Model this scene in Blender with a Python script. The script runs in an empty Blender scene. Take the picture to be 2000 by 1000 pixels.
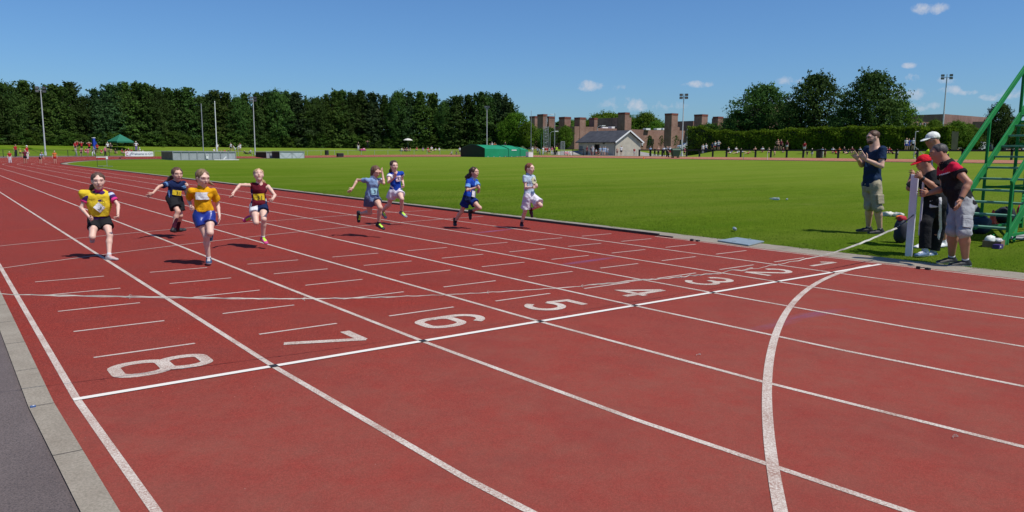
import bpy, bmesh, math, random
import numpy as np
from mathutils import Vector, Matrix
R=math.radians
random.seed(7); rng=np.random.RandomState(5)
SC=bpy.context.scene; COL=SC.collection
# ------------------------------------------------------------ camera, sky, sun
F=1474.9175; PI_=0.1365; RO=0.0058; YA=0.65090
C=np.array([-0.5856,-5.15,1.525])
FW=np.array([math.sin(YA)*math.cos(PI_),math.cos(YA)*math.cos(PI_),-math.sin(PI_)])
_rt=np.array([math.cos(YA),-math.sin(YA),0.]); _up=np.cross(_rt,FW)
R2=_rt*math.cos(RO)+_up*math.sin(RO); U2=-_rt*math.sin(RO)+_up*math.cos(RO)
cd=bpy.data.cameras.new('camera'); cam=bpy.data.objects.new('camera',cd); COL.objects.link(cam)
cd.sensor_width=36; cd.lens=F/2000*36; cd.clip_start=.05; cd.clip_end=9000
mw=Matrix.Identity(4)
for i in range(3):
    mw[i][0]=R2[i]; mw[i][1]=U2[i]; mw[i][2]=-FW[i]; mw[i][3]=C[i]
cam.matrix_world=mw; SC.camera=cam
SUN_BEAR=157.0; SUN_EL=60.0
w=bpy.data.worlds.new('World'); SC.world=w; w.use_nodes=True
nt=w.node_tree; nt.nodes.clear()
wo=nt.nodes.new('ShaderNodeOutputWorld'); bg=nt.nodes.new('ShaderNodeBackground'); sky=nt.nodes.new('ShaderNodeTexSky')
sky.sky_type='NISHITA'; sky.sun_disc=False; sky.sun_elevation=R(SUN_EL); sky.sun_rotation=R(SUN_BEAR)
sky.altitude=0; sky.air_density=1.0; sky.dust_density=0.6; sky.ozone_density=3.5
bg.inputs['Strength'].default_value=0.107
def px_dir(u,v):
    d=FW+R2*(u-1000)/F-U2*(v-500)/F; return d/np.linalg.norm(d)
# small fair weather clouds low in the sky: (column, row, half width, half height, density)
CL=[(1155,168,22,10,1.1),(1143,172,14,5,.8),(1817,16,26,11,1.1),(1365,164,32,6,.75),(1240,204,60,14,.45),(1777,128,14,5,.8),(1783,152,20,9,.6),
    (1775,184,38,12,.9),(1852,157,17,7,.7),(1856,176,20,9,.75),(1890,181,17,6,.7),(1540,158,22,8,.45),(1930,191,18,6,.55),(1800,208,40,9,.5),(1662,136,12,4,.35),(1980,182,40,10,.4),(1420,172,14,4,.3),(1300,205,40,9,.3),(1210,172,20,5,.25),(1500,196,60,10,.25)]
tc=nt.nodes.new('ShaderNodeTexCoord'); gen=tc.outputs['Generated']
ns=nt.nodes.new('ShaderNodeTexNoise'); ns.inputs['Scale'].default_value=55; ns.inputs['Detail'].default_value=7; ns.inputs['Roughness'].default_value=.62
nt.links.new(gen,ns.inputs['Vector'])
def mth(op,a,b=None,clamp=False,tree=nt):
    n=tree.nodes.new('ShaderNodeMath'); n.operation=op; n.use_clamp=clamp
    for i,x in enumerate((a,b)):
        if x is None: continue
        if isinstance(x,(int,float)): n.inputs[i].default_value=x
        else: tree.links.new(x,n.inputs[i])
    return n.outputs[0]
acc=None
for (u,v,a,b,k) in CL:
    c0=px_dir(u,v); dr=px_dir(u+1,v)-c0; dr/=np.linalg.norm(dr); du=np.cross(dr,c0); du/=np.linalg.norm(du)
    cosu=float(c0@FW); sa=a/F*cosu; sb=b/F*cosu
    outs=[]
    for ax,s in ((dr,sa),(du,sb)):
        n=nt.nodes.new('ShaderNodeVectorMath'); n.operation='DOT_PRODUCT'; nt.links.new(gen,n.inputs[0]); n.inputs[1].default_value=tuple(ax)
        x=mth('SUBTRACT',n.outputs['Value'],float(ax@c0)); x=mth('DIVIDE',x,float(s)); outs.append(mth('MULTIPLY',x,x))
    n=nt.nodes.new('ShaderNodeVectorMath'); n.operation='DOT_PRODUCT'; nt.links.new(gen,n.inputs[0]); n.inputs[1].default_value=tuple(c0)
    front=mth('GREATER_THAN',n.outputs['Value'],.5)
    r2=mth('ADD',outs[0],outs[1]); g=mth('SUBTRACT',1.0,mth('MULTIPLY',r2,.5),True)
    g=mth('MULTIPLY',mth('MULTIPLY',g,front),min(1.2,k+.18))
    acc=g if acc is None else mth('MAXIMUM',acc,g)
dens=mth('MULTIPLY',mth('SUBTRACT',mth('ADD',acc,mth('MULTIPLY',mth('SUBTRACT',ns.outputs['Fac'],.5),3.6)),.36),1.15,True)
dens=mth('MULTIPLY',dens,mth('MULTIPLY',acc,2.2,True)); dens=mth('MULTIPLY',dens,.74)
mx=nt.nodes.new('ShaderNodeMix'); mx.data_type='RGBA'
tn=nt.nodes.new('ShaderNodeMix'); tn.data_type='RGBA'; tn.blend_type='MULTIPLY'; tn.inputs[0].default_value=1; nt.links.new(sky.outputs[0],tn.inputs[6]); tn.inputs[7].default_value=(.57,.85,1.17,1)
nt.links.new(dens,mx.inputs[0]); nt.links.new(tn.outputs[2],mx.inputs[6]); mx.inputs[7].default_value=(5.9,6.3,7.2,1)
nt.links.new(mx.outputs[2],bg.inputs[0]); nt.links.new(bg.outputs[0],wo.inputs[0])
ld=bpy.data.lights.new('sun','SUN'); ld.energy=5.0; ld.angle=R(.53); ld.color=(1,.955,.88)
sun=bpy.data.objects.new('sun',ld); COL.objects.link(sun)
sd=np.array([math.sin(R(SUN_BEAR))*math.cos(R(SUN_EL)),math.cos(R(SUN_BEAR))*math.cos(R(SUN_EL)),math.sin(R(SUN_EL))])
sun.rotation_euler=Vector(sd).to_track_quat('Z','Y').to_euler(); sun.location=(0,-20,40)
SC.view_settings.view_transform='Standard'; SC.view_settings.look='None'; SC.view_settings.gamma=1; SC.view_settings.exposure=-0.17
SC.view_settings.use_curve_mapping=False
SC.render.engine='CYCLES'
SC.cycles.max_bounces=5; SC.cycles.transparent_max_bounces=6; SC.cycles.diffuse_bounces=3; SC.cycles.caustics_reflective=False; SC.cycles.caustics_refractive=False

# ------------------------------------------------------------ terrain and rays
CX=46.26; Y1=84.4; RI=36.5
def sst(a,b,x):
    t=np.clip((np.asarray(x,float)-a)/(b-a),0,1); return t*t*(3-2*t)
def rho(x,y):
    x=np.asarray(x,float); y=np.asarray(y,float); yy=np.clip(y,0,Y1); return np.hypot(x-CX,y-yy)
def T(x,y):
    x=np.asarray(x,float); y=np.asarray(y,float)
    a=.70*sst(20,84,x); b=.24*sst(86,112,y); m=np.maximum(a,b)+.08*np.minimum(a,b)
    r=rho(x,y); far=np.maximum(sst(90,112,y),sst(40,75,x))*sst(-40,10,y); m=m+.30*sst(36.0,48.5,r)*far
    gap=np.exp(-(np.maximum(0,np.hypot((x-99)/17,(y-92)/16)-.75)/.22)**2)
    g=sst(49.3,58.5,r)*far*(1-gap)
    return m*(1-g)+2.15*g
def ray(u,v): return FW+R2*(u-1000)/F-U2*(v-500)/F
def G(u,v,z=0.):
    d=ray(u,v); return C+d*((z-C[2])/d[2])
def GT(u,v):
    d=ray(u,v); t=3.0
    for _ in range(4000):
        P=C+d*t
        if P[2]<=T(P[0],P[1]): break
        t+=.02+t*.001
    return P
def at_rho(u,r0):
    d=ray(u,290).copy(); d[2]=0
    lo=0
    t=20.
    while rho(C[0]+d[0]*t,C[1]+d[1]*t)<r0 or t<60: 
        t+=.1
        if t>900: break
    P=C+d*t; P[2]=float(T(P[0],P[1])); return P
def at_D(u,D):
    d=ray(u,290).copy(); z=d[2]; d=C+d*D; d[2]=float(T(d[0],d[1])); return d
def depth(P): return float((np.asarray(P)-C)@FW)
def zat(P,v):
    # height at which the vertical through P meets image row v
    lo,hi=-5.,80.
    for _ in range(50):
        m=(lo+hi)/2; q=np.array([P[0],P[1],m])-C; vv=500-F*(q@U2)/(q@FW)
        if vv>v: lo=m
        else: hi=m
    return (lo+hi)/2

# ------------------------------------------------------------ naming
def tag(o,label=None,cat=None,group=None,kind=None):
    if label: o['label']=label
    if cat: o['category']=cat
    if group: o['group']=group
    if kind: o['kind']=kind
    return o
def empty(name,loc,rz=0,label=None,cat=None,group=None):
    o=bpy.data.objects.new(name,None); COL.objects.link(o); o.location=tuple(loc); o.rotation_euler=(0,0,rz); o.empty_display_size=.2
    return tag(o,label,cat,group)
# ------------------------------------------------------------ materials
_MC={}
def mat(name,col,rough=.7,var=.12,scale=6.,bump=0.,metal=0.,spec=.4,coat=0.,bscale=None,trans=0.,col2=None,objvar=0.,sheen=0.,bdist=.01):
    key=(name,tuple(col),rough,var,scale,bump,metal,trans,objvar)
    if key in _MC: return _MC[key]
    m=bpy.data.materials.new(name); m.use_nodes=True; t=m.node_tree; b=t.nodes['Principled BSDF']
    b.inputs['Roughness'].default_value=rough; b.inputs['Metallic'].default_value=metal; b.inputs['Specular IOR Level'].default_value=spec
    if coat: b.inputs['Coat Weight'].default_value=coat
    if sheen: b.inputs['Sheen Weight'].default_value=sheen
    c=t.nodes.new('ShaderNodeTexCoord'); n=t.nodes.new('ShaderNodeTexNoise'); n.inputs['Scale'].default_value=scale; n.inputs['Detail'].default_value=6; n.inputs['Roughness'].default_value=.6
    t.links.new(c.outputs['Object'],n.inputs['Vector'])
    r=t.nodes.new('ShaderNodeValToRGB'); r.color_ramp.elements[0].position=.3; r.color_ramp.elements[1].position=.7
    c2=col2 or [min(1,x*(1+var)) for x in col]
    r.color_ramp.elements[0].color=(*[x*(1-var) for x in col],1) if not col2 else (*col,1); r.color_ramp.elements[1].color=(*c2,1)
    t.links.new(n.outputs['Fac'],r.inputs[0]); out=r.outputs[0]
    if objvar:
        oi=t.nodes.new('ShaderNodeObjectInfo'); hs=t.nodes.new('ShaderNodeHueSaturation')
        mr=t.nodes.new('ShaderNodeMapRange'); mr.inputs[3].default_value=1-objvar; mr.inputs[4].default_value=1+objvar
        t.links.new(oi.outputs['Random'],mr.inputs[0]); t.links.new(mr.outputs[0],hs.inputs['Value']); t.links.new(out,hs.inputs['Color']); out=hs.outputs[0]
    t.links.new(out,b.inputs['Base Color'])
    if bump:
        n2=t.nodes.new('ShaderNodeTexNoise'); n2.inputs['Scale'].default_value=bscale or scale*6; n2.inputs['Detail'].default_value=5
        t.links.new(c.outputs['Object'],n2.inputs['Vector'])
        bp=t.nodes.new('ShaderNodeBump'); bp.inputs['Strength'].default_value=bump; bp.inputs['Distance'].default_value=bdist
        t.links.new(n2.outputs['Fac'],bp.inputs['Height']); t.links.new(bp.outputs[0],b.inputs['Normal'])
    if trans: b.inputs['Transmission Weight'].default_value=trans
    _MC[key]=m; return m
def cloth(name,col,**k): return mat(name,col,rough=.9,var=.13,scale=9,bump=.85,bscale=11,spec=.12,bdist=.035,**k)
def leafmat(name,c1,c2,tr=.35,objvar=.12,scale=.55):
    m=bpy.data.materials.new(name); m.use_nodes=True; t=m.node_tree; t.nodes.clear()
    o=t.nodes.new('ShaderNodeOutputMaterial'); d=t.nodes.new('ShaderNodeBsdfPrincipled'); d.inputs['Roughness'].default_value=.75; d.inputs['Specular IOR Level'].default_value=.08
    tr_=t.nodes.new('ShaderNodeBsdfTranslucent'); mixs=t.nodes.new('ShaderNodeMixShader'); mixs.inputs[0].default_value=tr
    c=t.nodes.new('ShaderNodeTexCoord'); n=t.nodes.new('ShaderNodeTexNoise'); n.inputs['Scale'].default_value=scale; n.inputs['Detail'].default_value=8; n.inputs['Roughness'].default_value=.75
    t.links.new(c.outputs['Object'],n.inputs['Vector'])
    r=t.nodes.new('ShaderNodeValToRGB'); r.color_ramp.elements[0].position=.36; r.color_ramp.elements[1].position=.64
    r.color_ramp.elements[0].color=(*c1,1); r.color_ramp.elements[1].color=(*c2,1); t.links.new(n.outputs['Fac'],r.inputs[0])
    oi=t.nodes.new('ShaderNodeObjectInfo'); hs=t.nodes.new('ShaderNodeHueSaturation'); mr=t.nodes.new('ShaderNodeMapRange'); mr.inputs[3].default_value=1-objvar*1.6; mr.inputs[4].default_value=1+objvar*1.6
    t.links.new(oi.outputs['Random'],mr.inputs[0]); t.links.new(mr.outputs[0],hs.inputs['Value'])
    mh=t.nodes.new('ShaderNodeMapRange'); mh.inputs[3].default_value=.485; mh.inputs[4].default_value=.515; t.links.new(oi.outputs['Random'],mh.inputs[0]); t.links.new(mh.outputs[0],hs.inputs['Hue'])
    t.links.new(r.outputs[0],hs.inputs['Color'])
    for s in (d,tr_): t.links.new(hs.outputs[0],s.inputs[0])
    t.links.new(d.outputs[0],mixs.inputs[1]); t.links.new(tr_.outputs[0],mixs.inputs[2]); t.links.new(mixs.outputs[0],o.inputs[0])
    return m
# ------------------------------------------------------------ mesh builder
def link_mesh(name,V,Fc,mats,parent=None,idx=None,smooth=False,bevel=0,loc=None):
    me=bpy.data.meshes.new(name); me.from_pydata([tuple(map(float,v)) for v in V],[],[tuple(map(int,f)) for f in Fc])
    for m in (mats if isinstance(mats,(list,tuple)) else [mats]): me.materials.append(m)
    if idx is not None: me.polygons.foreach_set('material_index',np.asarray(idx,dtype=np.int32))
    if bevel:
        bm=bmesh.new(); bm.from_mesh(me); bmesh.ops.remove_doubles(bm,verts=bm.verts,dist=1e-5)
        bmesh.ops.recalc_face_normals(bm,faces=bm.faces)
        es=[e for e in bm.edges if len(e.link_faces)==2 and e.calc_face_angle(0)>.5]
        bmesh.ops.bevel(bm,geom=es,offset=bevel,segments=1,affect='EDGES',clamp_overlap=True)
        bm.to_mesh(me); bm.free()
    if smooth: me.polygons.foreach_set('use_smooth',[True]*len(me.polygons))
    me.update()
    o=bpy.data.objects.new(name,me); COL.objects.link(o)
    if parent: o.parent=parent
    if loc is not None: o.location=tuple(loc)
    return o
class MB:
    def __init__(s): s.v=[]; s.f=[]; s.i=[]; s.m=0
    def add(s,V,Fc,m=None):
        b=len(s.v); s.v+=[tuple(map(float,p)) for p in V]; s.f+=[tuple(b+j for j in f) for f in Fc]; s.i+=[s.m if m is None else m]*len(Fc); return s
    def box(s,c,d,rz=0,m=None,rot=None):
        hx,hy,hz=d[0]/2,d[1]/2,d[2]/2; V=[]
        M=rot if rot is not None else Matrix.Rotation(rz,3,'Z')
        for z in (-hz,hz):
            for x,y in ((-hx,-hy),(hx,-hy),(hx,hy),(-hx,hy)): 
                p=M@Vector((x,y,z)); V.append((p[0]+c[0],p[1]+c[1],p[2]+c[2]))
        return s.add(V,[(3,2,1,0),(4,5,6,7),(0,1,5,4),(1,2,6,5),(2,3,7,6),(3,0,4,7)],m)
    def bar(s,a,b,w,h,m=None,upv=(0,0,1)):
        a=Vector(a); b=Vector(b); d=b-a; L=d.length; z=d.normalized(); u=Vector(upv)
        if abs(z.dot(u))>.98: u=Vector((1,0,0))
        x=z.cross(u).normalized(); y=x.cross(z).normalized()   # x: width, y: height
        M=Matrix((x,y,z)).transposed(); return s.box((a+b)/2,(w,h,L),m=m,rot=M)
    def tube(s,pts,r,n=8,m=None,caps=True):
        pts=[Vector(p) for p in pts]; rs=r if isinstance(r,(list,tuple)) else [r]*len(pts); V=[]; Fc=[]
        prev=None
        for k,p in enumerate(pts):
            d=(pts[min(k+1,len(pts)-1)]-pts[max(k-1,0)]).normalized()
            if prev is None:
                u=Vector((0,0,1)) if abs(d.z)<.9 else Vector((1,0,0)); x=d.cross(u).normalized()
            else: x=(prev-d*prev.dot(d)).normalized()
            prev=x; y=d.cross(x)
            for j in range(n):
                a=2*math.pi*j/n; V.append(p+(x*math.cos(a)+y*math.sin(a))*rs[k])
        for k in range(len(pts)-1):
            for j in range(n): Fc.append((k*n+j,k*n+(j+1)%n,(k+1)*n+(j+1)%n,(k+1)*n+j))
        if caps: Fc+= [tuple(range(n))[::-1],tuple(range((len(pts)-1)*n,len(pts)*n))]
        return s.add(V,Fc,m)
    def lathe(s,c,prof,n=16,m=None,ax=(0,0,1)):
        z=Vector(ax).normalized(); x=z.orthogonal().normalized(); y=z.cross(x); V=[]; Fc=[]
        for (r,h) in prof:
            for j in range(n):
                a=2*math.pi*j/n; V.append(Vector(c)+z*h+(x*math.cos(a)+y*math.sin(a))*max(r,1e-4))
        for k in range(len(prof)-1):
            for j in range(n): Fc.append((k*n+j,k*n+(j+1)%n,(k+1)*n+(j+1)%n,(k+1)*n+j))
        Fc+=[tuple(range(n))[::-1],tuple(range((len(prof)-1)*n,len(prof)*n))]
        return s.add(V,Fc,m)
    def prism(s,poly,z0,z1,m=None):
        n=len(poly); V=[(x,y,z0) for x,y in poly]+[(x,y,z1) for x,y in poly]
        return s.add(V,[tuple(range(n))[::-1],tuple(range(n,2*n))]+[(j,(j+1)%n,n+(j+1)%n,n+j) for j in range(n)],m)
    def build(s,name,mats,parent=None,smooth=False,bevel=0,loc=None): return link_mesh(name,s.v,s.f,mats,parent,s.i,smooth,bevel,loc)
def text_mesh(txt,size,extr=0.0):
    cu=bpy.data.curves.new('t','FONT'); cu.body=txt; cu.size=size; cu.extrude=extr; cu.align_x='CENTER'; cu.align_y='CENTER'
    o=bpy.data.objects.new('t',cu); COL.objects.link(o); dg=bpy.context.evaluated_depsgraph_get(); dg.update()
    me=bpy.data.meshes.new_from_object(o.evaluated_get(dg)); V=[tuple(v.co) for v in me.vertices]; Fc=[tuple(p.vertices) for p in me.polygons]
    bpy.data.objects.remove(o); bpy.data.curves.remove(cu); bpy.data.meshes.remove(me); return V,Fc
# ============================================================ GROUND, TRACK, MARKINGS
def nodes_of(name,rough=.85,spec=.3):
    m=bpy.data.materials.new(name); m.use_nodes=True; t=m.node_tree; b=t.nodes['Principled BSDF']; b.inputs['Roughness'].default_value=rough; b.inputs['Specular IOR Level'].default_value=spec
    c=t.nodes.new('ShaderNodeTexCoord').outputs['Object']; return m,t,b,c
def nz(t,c,scale,detail=5,rough=.6,stretch=None,dist=0.):
    if stretch:
        mp=t.nodes.new('ShaderNodeMapping'); mp.inputs['Scale'].default_value=stretch; t.links.new(c,mp.inputs[0]); c=mp.outputs[0]
    n=t.nodes.new('ShaderNodeTexNoise'); n.inputs['Scale'].default_value=scale; n.inputs['Detail'].default_value=detail; n.inputs['Roughness'].default_value=rough; n.inputs['Distortion'].default_value=dist
    t.links.new(c,n.inputs['Vector']); return n.outputs['Fac']
def ramp(t,f,stops):
    r=t.nodes.new('ShaderNodeValToRGB'); e=r.color_ramp.elements
    while len(e)<len(stops): e.new(.5)
    for k,(p,c) in enumerate(stops): e[k].position=p; e[k].color=(*c,1) if len(c)==3 else c
    t.links.new(f,r.inputs[0]); return r.outputs[0]
def mixc(t,f,a,b,mode='MIX'):
    m=t.nodes.new('ShaderNodeMix'); m.data_type='RGBA'; m.blend_type=mode
    for s,x in ((0,f),(6,a),(7,b)):
        if isinstance(x,(int,float)): m.inputs[s].default_value=x
        elif isinstance(x,tuple): m.inputs[s].default_value=(*x,1)
        else: t.links.new(x,m.inputs[s])
    return m.outputs[2]
def bumpn(t,b,h,st=.4,dist=.01):
    p=t.nodes.new('ShaderNodeBump'); p.inputs['Strength'].default_value=st; p.inputs['Distance'].default_value=dist; t.links.new(h,p.inputs['Height']); t.links.new(p.outputs[0],b.inputs['Normal'])
def grey(v): return (v,v,v)
# grass
m_grass,t,b,c=nodes_of('mown_grass',1.,.0)
big=nz(t,c,.09,4,.6,(1,.5,1)); mid=nz(t,c,1.1,6,.7); fine=nz(t,c,26,6,.8); strp=nz(t,c,.35,3,.5,(.12,1.6,1))
a=ramp(t,mid,[(.30,(.090,.158,.011)),(.5,(.128,.214,.016)),(.70,(.172,.262,.026))]); m3=nz(t,c,5,5,.75,(1,.45,1)); a=mixc(t,ramp(t,m3,[(.40,grey(.65)),(.56,grey(0))]),a,(.072,.120,.008)); a=mixc(t,ramp(t,m3,[(.55,grey(0)),(.70,grey(.5))]),a,(.185,.250,.032))
a=mixc(t,ramp(t,big,[(.4,grey(0)),(.62,grey(1))]),a,(.140,.205,.018)); 
a=mixc(t,ramp(t,strp,[(.45,grey(0)),(.55,grey(.95))]),a,(.098,.176,.012)); st2=nz(t,c,.16,4,.6,(.5,1.8,1)); a=mixc(t,ramp(t,st2,[(.46,grey(0)),(.58,grey(.7))]),a,(.170,.225,.03))
a=mixc(t,ramp(t,fine,[(.35,grey(0)),(.68,grey(.75))]),a,(.058,.100,.006))
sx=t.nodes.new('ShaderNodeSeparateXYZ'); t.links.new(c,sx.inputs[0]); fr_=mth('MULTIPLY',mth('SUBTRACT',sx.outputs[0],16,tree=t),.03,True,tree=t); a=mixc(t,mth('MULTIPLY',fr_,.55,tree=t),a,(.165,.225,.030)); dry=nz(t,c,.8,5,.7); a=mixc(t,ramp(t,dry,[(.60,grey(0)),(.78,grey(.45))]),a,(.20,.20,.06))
t.links.new(a,b.inputs['Base Color']); bumpn(t,b,fine,.9,.05)
# ground sheet
def axis(a0,a1,st,lim):
    v=list(np.arange(a0,a1+.01,st)); s=st; x=a1; 
    while x<lim: s*=1.5; x+=s; v.append(x)
    s=st; x=a0
    while x>-lim: s*=1.5; x-=s; v.insert(0,x)
    return np.array(v)
gx=axis(-30,150,1.5,5000); gy=axis(-40,200,1.5,5000)
X,Y=np.meshgrid(gx,gy); Z=T(X,Y); V=np.stack([X,Y,Z],-1).reshape(-1,3); nx=len(gx)
ii=np.arange((len(gy)-1)*nx).reshape(len(gy)-1,nx)[:,:-1].ravel(); Fc=np.stack([ii,ii+1,ii+1+nx,ii+nx],-1)
ground=link_mesh('ground',V,Fc,m_grass,smooth=True); tag(ground,kind='structure')
# stadium loops
def loop_pts(s0,s1,r):
    """points along the loop at radius r; s runs 0..1 near straight (y 0..Y1), 1..2 far bend, 2..3 back straight, 3..4 near bend"""
    n=max(2,int((s1-s0)*60)); out=[]
    for k in range(n+1):
        s=s0+(s1-s0)*k/n; q=s%4
        if q<1: out.append((CX-r,Y1*q))
        elif q<2: a=math.pi*(1-(q-1)); out.append((CX+r*math.cos(a),Y1+r*math.sin(a)))
        elif q<3: out.append((CX+r,Y1*(3-q)))
        else: a=-math.pi*(q-3); out.append((CX+r*math.cos(a),r*math.sin(a)))
    return out
def ring(r0,r1,off,s0=0,s1=4,nr=1):
    P=[loop_pts(s0,s1,r0+(r1-r0)*j/nr) for j in range(nr+1)]; n=len(P[0]); V=[(x,y,float(T(x,y))+off) for row in P for x,y in row]
    Fc=[(j*n+k,(j+1)*n+k,(j+1)*n+k+1,j*n+k+1) for j in range(nr) for k in range(n-1)]
    return V,Fc
# running surface
m_track,t,b,c=nodes_of('red_running_surface',.95,.06)
big=nz(t,c,.35,5,.62); mid=nz(t,c,2.3,6,.65); grain=nz(t,c,120,4,.85); g2=nz(t,c,60,4,.8)
a=ramp(t,big,[(.30,(.240,.030,.021)),(.5,(.300,.034,.023)),(.72,(.330,.040,.028))])
a=mixc(t,ramp(t,mid,[(.38,grey(0)),(.66,grey(.55))]),a,(.235,.050,.040))
wear=nz(t,c,.16,4,.6,(1,.6,1)); a=mixc(t,ramp(t,wear,[(.42,grey(0)),(.64,grey(.5))]),a,(.26,.056,.046))
a=mixc(t,ramp(t,grain,[(.42,grey(.9)),(.54,grey(0))]),a,(.10,.02,.016))
a=mixc(t,ramp(t,grain,[(.55,grey(0)),(.68,grey(.5))]),a,(.46,.13,.10)); a=mixc(t,ramp(t,g2,[(.56,grey(0)),(.72,grey(.4))]),a,(.38,.085,.065))
vo=t.nodes.new('ShaderNodeTexVoronoi'); vo.inputs['Scale'].default_value=7; t.links.new(c,vo.inputs['Vector'])
a=mixc(t,ramp(t,vo.outputs['Distance'],[(.018,grey(.8)),(.028,grey(0))]),a,(.60,.44,.38))
def smear(a,p,q,wd,k,col):
    # a scuff of chalk or paint along the segment p-q
    d=np.array([q[0]-p[0],q[1]-p[1]]); L=np.hypot(*d); d=d/L
    mp=t.nodes.new('ShaderNodeMapping'); mp.vector_type='TEXTURE'; mp.inputs['Location'].default_value=((p[0]+q[0])/2,(p[1]+q[1])/2,0); mp.inputs['Rotation'].default_value=(0,0,math.atan2(d[1],d[0])); mp.inputs['Scale'].default_value=(L/2,wd,1)
    t.links.new(c,mp.inputs[0]); ln=t.nodes.new('ShaderNodeVectorMath'); ln.operation='LENGTH'; sp=t.nodes.new('ShaderNodeSeparateXYZ'); t.links.new(mp.outputs[0],sp.inputs[0]); cb=t.nodes.new('ShaderNodeCombineXYZ'); t.links.new(sp.outputs[0],cb.inputs[0]); t.links.new(sp.outputs[1],cb.inputs[1]); t.links.new(cb.outputs[0],ln.inputs[0])
    n=nz(t,c,5,4,.7,(1,6,1)); f=mth('MULTIPLY',ramp(t,ln.outputs['Value'],[(.3,grey(1)),(1.0,grey(0))]),ramp(t,n,[(.3,grey(0)),(.62,grey(1))]),tree=t); f=mth('MULTIPLY',f,k,tree=t)
    return mixc(t,f,a,col)
def gp(u,v): p=G(u,v); return (p[0],p[1])
for p,q,wd,k,col in [((1500,632),(1660,604),.10,1.0,(.12,.075,.19)),((1450,652),(1570,624),.09,.9,(.13,.08,.18)),((895,460),(1022,446),.08,.9,(.19,.10,.22)),((1085,520),(1215,502),.09,.9,(.17,.09,.20)),((1080,520),(1150,514),.05,.35,(.17,.09,.20)),((10,452),(120,445),.06,.4,(.30,.13,.05)),((95,459),(160,455),.05,.4,(.36,.15,.05)),((250,452),(300,449),.05,.3,(.33,.13,.06))]:
    a=smear(a,gp(*p),gp(*q),wd,k,col)
sp=t.nodes.new('ShaderNodeSeparateXYZ'); t.links.new(c,sp.inputs[0]); wn=mth('ADD',mth('MULTIPLY',sp.outputs[1],-.16,tree=t),mth('MULTIPLY',nz(t,c,.5,5,.65),1.1,tree=t),tree=t)
pt_=nz(t,c,3.0,6,.75); nb_=mixc(t,ramp(t,pt_,[(.36,grey(0)),(.64,grey(1))]),(.265,.088,.064),(.290,.060,.045)); a=mixc(t,ramp(t,wn,[(.1,grey(0)),(.9,grey(.62))]),a,nb_); blo=nz(t,c,1.1,6,.72,None,.6); a=mixc(t,ramp(t,blo,[(.50,grey(0)),(.72,grey(.35))]),a,(.17,.040,.034))
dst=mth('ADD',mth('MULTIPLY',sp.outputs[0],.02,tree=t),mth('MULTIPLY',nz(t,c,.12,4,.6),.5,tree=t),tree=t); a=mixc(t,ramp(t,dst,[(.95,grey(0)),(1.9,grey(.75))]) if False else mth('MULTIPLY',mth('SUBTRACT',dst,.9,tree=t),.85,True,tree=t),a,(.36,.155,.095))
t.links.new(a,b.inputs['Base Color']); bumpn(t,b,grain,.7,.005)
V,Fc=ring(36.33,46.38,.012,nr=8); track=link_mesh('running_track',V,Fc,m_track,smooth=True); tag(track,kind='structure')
# concrete edging and asphalt path
m_conc,t,b,c=nodes_of('old_concrete',.9,.25)
f1=nz(t,c,3,6,.7); f2=nz(t,c,70,5,.75); a=ramp(t,f1,[(.3,(.27,.225,.175)),(.7,(.37,.32,.255))]); a=mixc(t,ramp(t,f2,[(.4,grey(.5)),(.6,grey(0))]),a,(.13,.12,.085))
wv=t.nodes.new('ShaderNodeTexBrick'); wv.offset=0; wv.inputs['Scale'].default_value=1; wv.inputs['Mortar Size'].default_value=.006; wv.inputs['Brick Width'].default_value=3.; wv.inputs['Row Height'].default_value=.915
t.links.new(c,wv.inputs['Vector']); a=mixc(t,wv.outputs['Fac'],a,(.07,.06,.05)); t.links.new(a,b.inputs['Base Color']); bumpn(t,b,f2,.4,.004)
V,Fc=ring(35.70,36.33,.008,nr=2); o=link_mesh('inner_edging',V,Fc,m_conc,smooth=True); tag(o,kind='structure')
V,Fc=ring(46.38,46.51,.016,nr=1); o=link_mesh('outer_edging',V,Fc,m_conc,smooth=True); tag(o,kind='structure')
m_asph,t,b,c=nodes_of('asphalt_path',.92,.25)
f1=nz(t,c,1.2,5,.6); f2=nz(t,c,110,5,.8); f3=nz(t,c,30,3,.8); a=ramp(t,f1,[(.3,(.135,.105,.098)),(.7,(.185,.148,.138))]); a=mixc(t,ramp(t,f2,[(.38,grey(.7)),(.56,grey(0))]),a,(.035,.032,.033)); a=mixc(t,ramp(t,f3,[(.66,grey(0)),(.74,grey(.5))]),a,(.30,.26,.22))
t.links.new(a,b.inputs['Base Color']); bumpn(t,b,f2,.7,.006)
V,Fc=ring(46.47,50.5,.007,s0=3.55,s1=5.35,nr=3); o=link_mesh('asphalt_path',V,Fc,m_asph,smooth=True); tag(o,kind='structure')
# paved apron in the gap by the pavilion
V,Fc=[],[]
xs=np.arange(93.6,112,1.0); ys=np.arange(74,112,1.0); k=0
for x in xs:
    for y in ys:
        if rho(x+.5,y+.5)>47.6 and math.hypot((x-99)/15,(y-92)/15.5)<1.02:
            q=[(x,y),(x+1,y),(x+1,y+1),(x,y+1)]; V+=[(a_,b_,float(T(a_,b_))+.03) for a_,b_ in q]; Fc.append((k,k+1,k+2,k+3)); k+=4
o=link_mesh('paved_apron',V,Fc,mat('apron_concrete',(.30,.28,.26),.9,.15,.8)); tag(o,kind='structure')
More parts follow.
